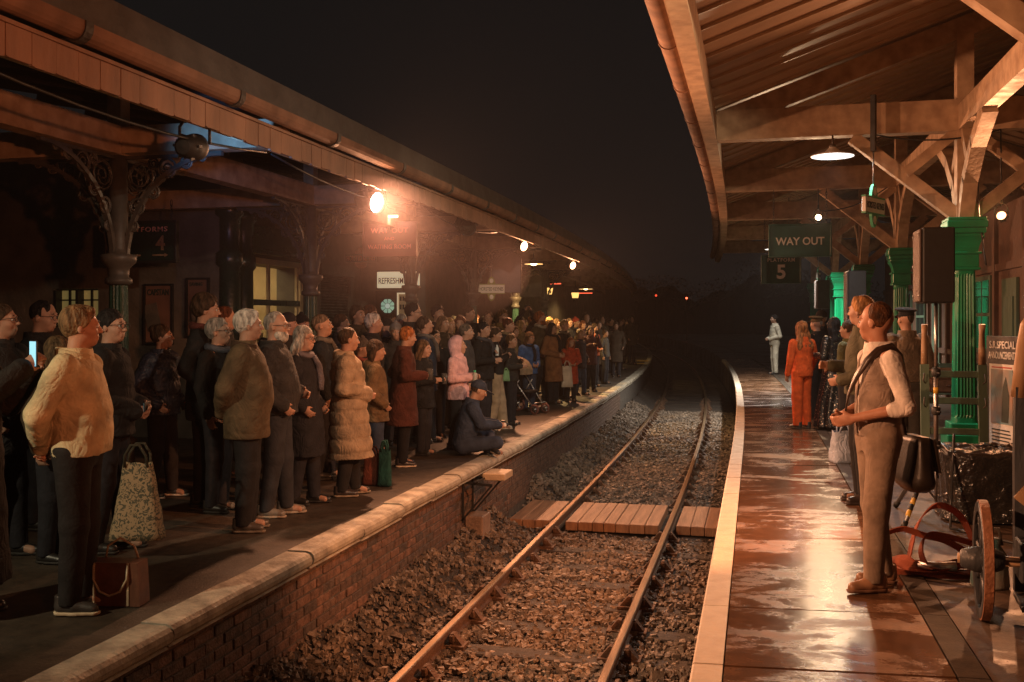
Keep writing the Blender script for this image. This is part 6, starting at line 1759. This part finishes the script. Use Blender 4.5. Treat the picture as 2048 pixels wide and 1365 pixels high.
# more people packed into the back rows
taken = [(p_.location.x, p_.location.y) for p_ in P.values()]
col_xy = [(LC + dL(y_), y_) for y_ in LYS]
k = 0; tries = 0
while k < 34 and tries < 4000:
    tries += 1
    yy = random.uniform(9.5, 30); xx = random.uniform(-7.3, -4.35) + dL(yy)
    if xx < -6.3 and yy < 12.8: continue
    if min(math.hypot(xx - a_, yy - b_) for a_, b_ in taken + col_xy) < .47: continue
    taken.append((xx, yy)); k += 1
    L('pack%d' % k, (xx, yy), random.uniform(1.6, 1.86), 'dark coated figure half hidden in the packed back rows of the left crowd', top=random.choice((JK, LJ, CT)), tcol=random.choice((BLACK, CHAR, DKB, NAVY, (.05, .035, .03))), hair=random.choice(('short', 'bob', 'long', 'side', 'curly', 'crop')), hcol=random.choice((BRN, BLK, LBRN, GREY, AUB, BLOND)), arms=random.choice((('pocket', 'pocket'), ('waist', 'waist'), ('down', 'down'), ('pocket', 'down'))), details=False, yaw=random.choice((-20, 0, 15, 30)), pitch=0, group='dark figures packed into the back rows of the left crowd')
# scarves, worn flat round the neck
def scarf(key, c):
    r = P[key]; B = root_info[r.name]; b = MB()
    pts = []
    for i in range(20):
        a = 2 * PI * i / 20; pts.append(B.R @ np.array([-.004 + .092 * math.cos(a), .092 * math.sin(a), 1.485 - .018 * math.cos(a) + .006 * math.sin(3 * a)]) + B.t)
    b.tube(pts, .030, 8, True)
    for yy in (.04, .01): b.tube([B.R @ np.array(p_) + B.t for p_ in ((.10, yy, 1.46), (.15, yy + .01, 1.36), (.165, yy + .012, 1.22), (.165, yy, 1.12))], [.022, .028, .030, .026], 8)
    b.build('scarf', M['fabric'], r, color=c)
for k_, c_ in (('tall', (.10, .03, .025)), ('grey1', (.06, .07, .09)), ('coat2', (.14, .12, .10)), ('furhat', (.2, .06, .05)), ('bluejkt', (.11, .10, .09)), ('bun', (.16, .12, .07)), ('cup2', (.05, .05, .06)), ('bluekid', (.02, .022, .03)), ('tan', (.014, .014, .016)), ('boy', (.12, .1, .08)), ('ginger', (.3, .27, .22)), ('longgrey', (.12, .11, .13))): scarf(k_, c_)
# jacket fastenings and pocket flaps on the nearest figures
def coat_details(key, hem, c, zc, front=.163, pockets=True):
    r = P[key]; B = root_info[r.name]; T = lambda p_: B.R @ np.array(p_) + B.t
    if pockets:
        for s_ in (1, -1):
            b = MB(); b.tube([T((.075, s_ * .165, hem + .20)), T((.095, s_ * .158, hem + .165)), T((.115, s_ * .146, hem + .13))], .012, 6, flat=.6); b.build('pocket_welt', M['fabric'], r, color=c)
for k_, hm_, c_ in (('parka', .74, (.07, .048, .027)), ('beard', .88, (.02, .02, .02)), ('yellow', .90, (.40, .29, .13)), ('teen', .74, (.11, .07, .04)), ('puffer', .62, (.28, .19, .11)), ('redcoat', .66, (.07, .018, .012))): coat_details(k_, hm_, c_, c_)
def collar(key, c):
    r = P[key]; B = root_info[r.name]; b = MB(); vs = []; n = 26
    for i in range(n):
        a = .42 + (2 * PI - .84) * i / (n - 1); f = .5 - .5 * math.cos(a)
        for rr, z_ in ((.112, 1.448), (.104, 1.475 + .040 * f), (.096, 1.478 + .040 * f), (.092, 1.455)):
            vs.append(B.R @ np.array([-.016 + rr * math.cos(a), rr * 1.04 * math.sin(a), z_]) + B.t)
    b.add(vs, [(i * 4 + k, i * 4 + (k + 1) % 4, i * 4 + 4 + (k + 1) % 4, i * 4 + 4 + k) for i in range(n - 1) for k in range(4)] + [(0, 1, 2, 3), (n * 4 - 1, n * 4 - 2, n * 4 - 3, n * 4 - 4)], False)
    b.build('collar', M['fabric'], r, color=c)
def cuffs(key, c, rad=.047):
    r = P[key]; B = root_info[r.name]
    for i in (0, 1):
        S_, E, W_, side = B.arm(i); u = (W_ - E) / np.linalg.norm(W_ - E); b = MB()
        b.tube([B.R @ (W_ - u * .035) + B.t, B.R @ (W_ - u * .03) + B.t, B.R @ (W_ + u * .008) + B.t, B.R @ (W_ + u * .012) + B.t], [rad * .9, rad * 1.05, rad * 1.05, rad * .9], 14); b.build('cuff', M['fabric'], r, color=c)
for k_, c_ in (('yellow', (.52, .41, .24)), ('parka', (.055, .032, .02)), ('beard', (.022, .021, .021)), ('bluejkt', (.02, .026, .04)), ('pinkhair', BLACK), ('dark2', BLACK), ('edge', BLACK), ('tote', BLACK)): collar(k_, c_)
for k_, c_ in (('yellow', (.52, .41, .24)), ('parka', (.07, .05, .03)), ('beard', (.022, .021, .021)), ('redcoat', (.08, .02, .013)), ('puffer', (.30, .2, .12)), ('pink', (.5, .3, .32)), ('teen', (.11, .07, .04)), ('tote', BLACK)): cuffs(k_, c_)
# ---- the right platform
x, y = (0.74, 6.56)
R1 = person(x, y, 1.765, 196, 'person in tweed waistcoat, rolled white sleeves and brown trousers, nearest on the right platform', top=dict(hem=.93, t=.021, vest=True, wr=.003, collar=False), tname='waistcoat', tcol=(.35, .265, .21), shirt=(dict(hem=.95, t=.013, rolled=True, wr=.006), (.86, .77, .70)),
    legs=(.31, .225, .165), arms=('waist', 'waist'), hair='crop', hcol=(.085, .034, .014), yaw=-48, stance='step', fine=True, shoes=(.38, .20, .11), sole=(.2, .1, .06), group=GROUP_R, skin=(.47, .235, .15), girth=.90)
x, y = (0.95, 9.60)
person(x, y, 1.87, 188, 'tall person in a dark olive shirt and dark trousers hidden behind the tweed waistcoat', top=dict(hem=.92, t=.026, wr=.006), tname='shirt', tcol=(.085, .078, .048), legs=(.02, .018, .018), arms=('waist', 'hold'), hair='side', hcol=(.30, .15, .055), yaw=-40, fine=True, group=GROUP_R, shoes=(.05, .035, .03))
x, y = (1.15, 13.25)
person(x, y, 1.66, 150, 'person in an olive green knit jacket left of the tall dark olive shirt', top=JK, tname='jacket', tcol=(.10, .10, .045), legs=(.03, .03, .035), arms=('hold', 'hold'), hair='short', hcol=BRN, fine=True, group=GROUP_R)
x, y = (1.69, 12.24)
person(x, y, 1.79, 112, 'person in a black peaked cap, grey brown jumper and jeans beside the green column', top=dict(hem=.93, t=.036, wr=.011), tname='jumper', tcol=(.17, .125, .085), legs=(.10, .085, .07), arms=('front', 'front'), hair='peaked', hatcol=(.012, .012, .014), hcol=BRN, fine=True, group=GROUP_R, girth=1.08)
x, y = (0.70, 16.02)
person(x, y, 1.635, 128, 'person in a bright orange boiler suit with back turned', top=dict(hem=.86, t=.026, wr=.008), tname='overall_top', tcol=(.72, .10, .018), legs=(.72, .10, .018), arms=('down', 'out'), hair='longcurly', hcol=(.30, .10, .03), fine=True, group=GROUP_R, shoes=(.05, .04, .03), wide=.008)
x, y = (1.01, 17.53)
person(x, y, 1.72, 140, 'person in a black peaked cap with a gold band beside the orange boiler suit', top=JK, tname='jacket', tcol=BLACK, legs=BLACK, hair='peaked', hatcol=(.10, .065, .03), hcol=GREY, fine=True, group=GROUP_R)
x, y = (1.19, 19.22)
person(x, y, 1.81, 150, 'person in a tall dark hat, pale collar and navy coat behind the orange boiler suit', top=CT, tcol=(.02, .025, .035), hair='tallhat', hatcol=(.016, .016, .018), hcol=(.5, .55, .62), fine=True, group=GROUP_R)
x, y = (1.17, 15.93)
person(x, y, 1.70, 135, 'person in a long black sequinned gown and black shawl', top=dict(hem=.90, t=.022, wr=.006), tm='sequin', tname='shawl', tcol=(.016, .016, .018), skirt=dict(hem=.05, r1=.30), scol=(.016, .016, .018), hair='long', hcol=BLK, arms=('hold', 'waist'), fine=True, group=GROUP_R) if False else None

def sequin_mat():
    m = bpy.data.materials.new('sequin'); m.use_nodes = True; nt = m.node_tree; b = nt.nodes['Principled BSDF']
    tc = N(nt, 'ShaderNodeTexCoord'); v = N(nt, 'ShaderNodeTexVoronoi'); v.inputs['Scale'].default_value = 60; nt.links.new(tc.outputs['Object'], v.inputs['Vector'])
    lt = N(nt, 'ShaderNodeMath', operation='GREATER_THAN'); lt.inputs[1].default_value = .90
    sp = N(nt, 'ShaderNodeSeparateColor'); nt.links.new(v.outputs['Color'], sp.inputs[0]); nt.links.new(sp.outputs[0], lt.inputs[0])
    mx = N(nt, 'ShaderNodeMix', data_type='RGBA'); mx.inputs[6].default_value = (.012, .011, .011, 1); mx.inputs[7].default_value = (.55, .48, .40, 1)
    nt.links.new(lt.outputs[0], mx.inputs[0]); nt.links.new(mx.outputs[2], b.inputs['Base Color']); nt.links.new(lt.outputs[0], b.inputs['Metallic'])
    b.inputs['Roughness'].default_value = .3
    bp = N(nt, 'ShaderNodeBump'); bp.inputs['Strength'].default_value = .8; bp.inputs['Distance'].default_value = .01; nt.links.new(sp.outputs[1], bp.inputs['Height']); nt.links.new(bp.outputs[0], b.inputs['Normal'])
    return m
M['sequin'] = sequin_mat()
x, y = (1.17, 15.93)
person(x, y, 1.70, 135, 'person in a long black sequinned gown with a black shawl', top=dict(hem=.90, t=.022, wr=.006), tm='sequin', tname='shawl', tcol=(.016, .016, .018), skirt=dict(hem=.05, r1=.30), scol=(.016, .016, .018), hair='long', hcol=BLK, arms=('hold', 'waist'), fine=True, group=GROUP_R)
x, y = (0.59, 32.04)
person(x, y, 1.84, 200, 'person in a pale cream suit standing alone far down the right platform', top=JK, tname='jacket', tcol=(.55, .50, .40), legs=(.55, .50, .40), arms=('waist', 'waist'), hair='side', hcol=BLK, fine=True, group=GROUP_R)

# ---------------- things people hold or wear
def phone(root, arm_i, label, glow=None, side=0.0, rot=None, flat=False):
    p = hand_of(root, arm_i, .085); a = root.rotation_euler[2]
    t = thing('phone', label, 'phone', p, a)
    w, h = (.15, .072) if flat else (.072, .15)
    b = MB(); b.bbox(-.005, .004, -w / 2, w / 2, -h * .3, h * .7, .003); b.build('case', M['black'], t)
    b = MB(); b.box(-.0065, -.0055, -w / 2 + .004, w / 2 - .004, -h * .3 + .006, h * .7 - .006)
    b.build('screen', emat('phone_screen', glow or (.3, .55, .7), .9 if glow else .4), t)
    return t
t = phone(P['phone'], 1, 'phone with a blue lit screen held up at the left edge', (.25, .6, .8)); t.rotation_euler[2] += math.radians(55)
t = phone(P['raised'], 0, 'black phone held sideways above the crowd', None, flat=True)
h0, h1 = hand_of(P['raised'], 0, .09), hand_of(P['raised'], 1, .09); t.location = [(a_ + b_) / 2 for a_, b_ in zip(h0, h1)]
phone(P['phone3'], 0, 'pale phone held up beside the pink lapels', (.6, .55, .5))
t = phone(P['tote'], 0, 'dark tablet held low above the floral tote', (.12, .2, .2), flat=True)

def cup(root, i, label, c=(.30, .2, .1)):
    p = hand_of(root, i, .09); t = thing('plastic_cup', label, 'cup', (p[0], p[1], p[2] - .03))
    b = MB(); b.lathe([(.028, -.03), (.030, -.028), (.038, .10), (.036, .10), (.029, -.02), (.001, -.02)], 16, caps=False); b.build('wall', M['cup'], t)
    b = MB(); b.lathe([(.001, -.018), (.028, -.018), (.033, .06), (.001, .061)], 16, caps=False); b.build('drink', M['paint'], t, color=c)
    return t
M['cup'] = mat('cup', (.5, .5, .48), rough=.08, bump=0); M['cup'].node_tree.nodes['Principled BSDF'].inputs['Transmission Weight'].default_value = .85
cup(P['redcoat'], 1, 'drinking glass in the hand of the long dark red coat')
cup(P['cupkid'], 0, 'plastic cup of dark drink held under the hairband', (.10, .04, .02))
p = hand_of(P['cup2'], 0, .09); t = thing('bottle', 'small bright bottle held beside the grey hood', 'bottle', p)
b = MB(); b.lathe([(.025, -.06), (.027, -.05), (.027, .05), (.012, .08), (.012, .10)], 14); b.build('body', M['paint'], t, color=(.45, .5, .5))
p = hand_of(P['pink'], 1, .09); t = thing('bottle', 'green capped bottle held by the pink fleece', 'bottle', p)
b = MB(); b.lathe([(.028, -.08), (.03, -.07), (.03, .04), (.015, .06)], 14); b.build('body', M['paint'], t, color=(.3, .3, .28))
b = MB(); b.lathe([(.017, .06), (.017, .085)], 12); b.build('cap', M['paint'], t, color=(.04, .45, .22))
h0, h1 = hand_of(P['sitter'], 0, .085), hand_of(P['sitter'], 1, .085)
t = thing('game_controller', 'pale camera rig held in front by the seated navy cap', 'controller', [(a_ + b_) / 2 for a_, b_ in zip(h0, h1)], P['sitter'].rotation_euler[2])
b = MB(); b.bbox(-.03, .035, -.07, .07, -.02, .03, .012)
for s in (-1, 1): b.tube([(-.03, s * .07, .0), (-.06, s * .085, -.04), (-.07, s * .09, -.06)], .02, 8)
b.build('shell', M['white_paint'], t)
b = MB(); b.bbox(-.02, .03, -.045, .045, .031, .055, .004); b.build('screen_unit', M['black'], t)
b = MB(); b.lathe([(.001, 0), (.022, 0), (.022, .03), (.001, .03)], 14, (.035, 0, .005), 'x'); b.build('lens', M['black'], t)

# satchel of the person in the waistcoat
t = thing('satchel', 'dark brown leather satchel hanging at the back of the tweed waistcoat', 'bag', to_world(R1, (-.24, -.03, .78)), R1.rotation_euler[2])
b = MB(); vs = []
for i in range(11):
    f = i / 10; zz = -.19 + .34 * f
    for j in range(28):
        a = 2 * PI * j / 28; c, s_ = math.cos(a), math.sin(a); q = (abs(c) ** 4 + abs(s_) ** 4) ** (-1 / 4)
        k_ = (1 - .9 * (1 - min(1, i / 2)) ** 2 * .5) * (1 + .03 * math.sin(4 * a + 5 * f))
        vs.append((.085 * q * c * k_ * (1.05 - .55 * f), .19 * q * s_ * k_ * (1.05 - .22 * f), zz))
b.add(vs, [(i * 28 + j, i * 28 + (j + 1) % 28, (i + 1) * 28 + (j + 1) % 28, (i + 1) * 28 + j) for i in range(10) for j in range(28)] + [tuple(range(27, -1, -1)), tuple(280 + j for j in range(28))], True); b.build('bag_body', M['leather'], t, color=(.022, .015, .011))
b = MB(); b.beam((-.092, 0, -.06), (-.058, 0, .145), .32, .012, (1, 0, 0)); b.build('flap', M['leather'], t, color=(.028, .018, .013))
for yy in (-.1, .1):
    b = MB(); b.beam((-.104, yy, -.10), (-.072, yy, .10), .024, .006, (1, 0, 0)); b.build('buckle_strap', M['leather'], t, color=(.035, .02, .015))
inv = Matrix.Translation(t.location) @ Matrix.Rotation(R1.rotation_euler[2], 4, 'Z')
loc = [inv.inverted() @ Vector(to_world(R1, p_)) for p_ in ((.155, -.10, 1.06), (.168, -.02, 1.18), (.15, .06, 1.30), (.10, .10, 1.40), (.045, .115, 1.462), (-.03, .115, 1.485), (-.10, .095, 1.42), (-.150, .05, 1.30), (-.165, .0, 1.16), (-.165, -.05, 1.02), (-.20, -.08, .90), (-.23, -.08, .84))]
vs = []; fs = []
for i, q in enumerate(loc):
    tn = (loc[min(i + 1, len(loc) - 1)] - loc[max(i - 1, 0)]).normalized(); c0 = inv.inverted() @ Vector(to_world(R1, (0, 0, loc[i].z + .5)))
    out = Vector((q.x - c0.x, q.y - c0.y, .02)); out = (out - tn * out.dot(tn)).normalized(); sd = tn.cross(out).normalized() * .021
    vs += [q - sd + out * .006, q + sd + out * .006, q + sd + out * .012, q - sd + out * .012]
for i in range(len(loc) - 1):
    for k in range(4): fs.append((i * 4 + k, i * 4 + (k + 1) % 4, i * 4 + 4 + (k + 1) % 4, i * 4 + 4 + k))
b = MB(); b.add(vs, fs, True); b.build('shoulder_strap', M['leather'], t, color=(.045, .024, .016))

# bags on the left platform
fl = bpy.data.materials.new('floral'); fl.use_nodes = True; nt = fl.node_tree; bs = nt.nodes['Principled BSDF']; tc = N(nt, 'ShaderNodeTexCoord'); v = N(nt, 'ShaderNodeTexNoise'); v.inputs['Scale'].default_value = 24; v.inputs['Detail'].default_value = 3; v.inputs['Distortion'].default_value = 2.5
nt.links.new(tc.outputs['Object'], v.inputs['Vector']); r = N(nt, 'ShaderNodeMapRange'); r.inputs[1].default_value = .50; r.inputs[2].default_value = .55; nt.links.new(v.outputs['Fac'], r.inputs[0])
mx = N(nt, 'ShaderNodeMix', data_type='RGBA'); mx.inputs[6].default_value = (.27, .195, .11, 1); mx.inputs[7].default_value = (.05, .05, .03, 1); nt.links.new(r.outputs[0], mx.inputs[0]); nt.links.new(mx.outputs[2], bs.inputs['Base Color']); bs.inputs['Roughness'].default_value = .8
x, y = (-4.17, 6.14)
tt = soft_bag((x, y, .14), .36, .20, .52, (1, 1, 1), 'floral patterned tote bag hanging below the tablet', math.radians(15), fl, taper=.55, hc=(.05, .045, .03), name='tote_bag')
x, y = (-3.63, 5.14)
hb = thing('handbag', 'brown leather handbag with pale trim standing by the yellow jacket', 'bag', (x, y, .002), math.radians(10))
b = MB(); b.prism([(-.17, 0), (.17, 0), (.155, .25), (-.155, .25)], -.07, .07, 'y'); b.build('bag_body', M['leather'], hb, color=(.15, .058, .032))
for s in (-1, 1):
    b = MB(); b.box(s * .10 - .006, s * .10 + .006, -.075, -.071, .005, .25); b.build('trim', M['leather'], hb, color=(.5, .38, .25))
b = MB(); b.tube([(-.10, -.075, .24), (-.10, -.085, .16), (-.06, -.09, .09), (0, -.092, .065), (.06, -.09, .09), (.10, -.085, .16), (.10, -.075, .24)], .007, 6); b.build('handle', M['leather'], hb, color=(.5, .38, .25))
b = MB(); b.tube([(-.10, .075, .24), (-.08, .06, .32), (0, .05, .37), (.08, .06, .32), (.10, .075, .24)], .007, 6); b.build('handle', M['leather'], hb, color=(.5, .38, .25))
x, y = (-3.75, 9.48)
soft_bag((x, y, .002), .20, .14, .30, (.16, .045, .028), 'dark red patterned shopping bag at the feet of the beige quilted coat', 0, M['fabric'], taper=.9)
x, y = (-3.60, 9.42)
soft_bag((x, y, .002), .13, .10, .36, (.012, .07, .06), 'dark teal shopping bag beside the dark red bag', 0, M['fabric'], taper=.9)
x, y = (-3.69, 19.89)
soft_bag((x, y, .32), .24, .12, .42, (.55, .48, .40), 'pale carrier bag hanging beside the orange red apron', .3, M['shiny_fabric'], taper=.75)
x, y = (-3.75, 15.04)
soft_bag((x, y, .72), .12, .07, .16, (.18, .34, .18), 'small pale green bag beside the loose beige trousers', .3, M['fabric'], taper=.8)

# pushchair
x, y = (-4.06, 17.54)
pc = thing('pushchair', 'dark pushchair with a pale canopy and thin legs parked near the platform edge', 'pushchair', (x, y, .002), math.radians(-20))
for i, (wx, wy, r) in enumerate(((-.28, .26, .15), (-.28, -.26, .15), (.36, .18, .09), (.36, -.18, .09))):
    w = empty('wheel', (wx, wy, r), 0, pc)
    b = MB(); b.lathe([(r - .03, -.016), (r, -.012), (r, .012), (r - .03, .016), (r - .03, -.016)], 24, (0, 0, 0), 'y', True, False); b.build('tyre', M['rubber'], w, color=(.16, .06, .05))
    b = MB()
    for k in range(6): b.beam((0, 0, 0), ((r - .02) * math.cos(k * PI / 3), 0, (r - .02) * math.sin(k * PI / 3)), .008, .008)
    b.lathe([(.03, -.02), (.03, .02)], 10, (0, 0, 0), 'y'); b.build('spokes', M['steel'], w)
b = MB()
for s in (-1, 1):
    b.tube([(.36, s * .18, .09), (.0, s * .22, .55), (-.34, s * .22, .98), (-.42, s * .22, 1.02)], .011, 7); b.tube([(-.28, s * .25, .15), (.06, s * .22, .60)], .011, 7)
b.tube([(-.42, -.22, 1.02), (-.42, .22, 1.02)], .014, 7); b.tube([(.36, -.18, .2), (.36, .18, .2)], .010, 7); b.build('frame', M['steel'], pc)
b = MB(); b.bbox(-.16, .22, -.19, .19, .36, .42, .02); b.add([(-.16, -.19, .38), (-.16, .19, .38), (-.30, .19, .88), (-.30, -.19, .88), (-.20, -.19, .38), (-.20, .19, .38), (-.34, .19, .88), (-.34, -.19, .88)], [(0, 1, 2, 3), (4, 7, 6, 5), (0, 3, 7, 4), (1, 5, 6, 2), (2, 6, 7, 3)]); b.build('seat', M['fabric'], pc, color=BLACK)
b = MB(); vs = []; fs = []
for i in range(6):
    a = .15 + i * .32
    for j in range(9):
        c = -.21 + .42 * j / 8; vs.append((-.26 + .34 * math.sin(a), c, .74 + .30 * math.cos(a) * (1 - .12 * (2 * abs(c) / .42) ** 2)))
fs = [(i * 9 + j, i * 9 + j + 1, (i + 1) * 9 + j + 1, (i + 1) * 9 + j) for i in range(5) for j in range(8)]
b.add(vs, fs, True); b.build('sunshade', M['fabric'], pc, color=(.34, .28, .20))

# yellow line marks on the far left coping
for x_, y_ in (((-4.64, 38.49)), ((-4.74, 41.04)),):
    b = MB(); b.bbox(x_ + .05, x_ + .5, y_ - .1, y_ + .1, .003, .05, .004)
    tag(b.build('kerb_marker', M['yellow']), 'yellow painted step marker on the far left platform edge', 'marker', 'yellow markers on the far left platform edge')

# ================================================================== HAZE
hz = MB(); hz.box(-162, 162, -22, 262, -2.16, 9.0)
hm = bpy.data.materials.new('haze'); hm.use_nodes = True; nt = hm.node_tree
for n_ in list(nt.nodes):
    if n_.type != 'OUTPUT_MATERIAL': nt.nodes.remove(n_)
pv = N(nt, 'ShaderNodeVolumePrincipled'); pv.inputs['Color'].default_value = (.9, .86, .84, 1); pv.inputs['Density'].default_value = HAZE; pv.inputs['Anisotropy'].default_value = .55
nt.links.new(pv.outputs[0], [n_ for n_ in nt.nodes if n_.type == 'OUTPUT_MATERIAL'][0].inputs['Volume'])
# drifting stage smoke round the brightest lamp under the left canopy
sm = MB(); sm.lathe([(math.sin(PI * i / 16), -math.cos(PI * i / 16)) for i in range(1, 16)], 24)
so = sm.build('smoke', None, None, (-4.5, 11.9, 2.42)); so.scale = (1.5, 5.0, .95)
smm = hm.copy(); smm.name = 'smoke'; smm.node_tree.nodes['Principled Volume'].inputs['Density'].default_value = .009; smm.node_tree.nodes['Principled Volume'].inputs['Color'].default_value = (.95, .78, .82, 1)
so.data.materials.append(smm); tag(so, 'thin lit smoke drifting around the brightest lamp under the left canopy', 'smoke', kind='stuff')
hm.cycles.volume_sampling = 'EQUIANGULAR'; smm.cycles.volume_sampling = 'EQUIANGULAR'
if HAZE > 0: tag(hz.build('haze', hm), kind='stuff')
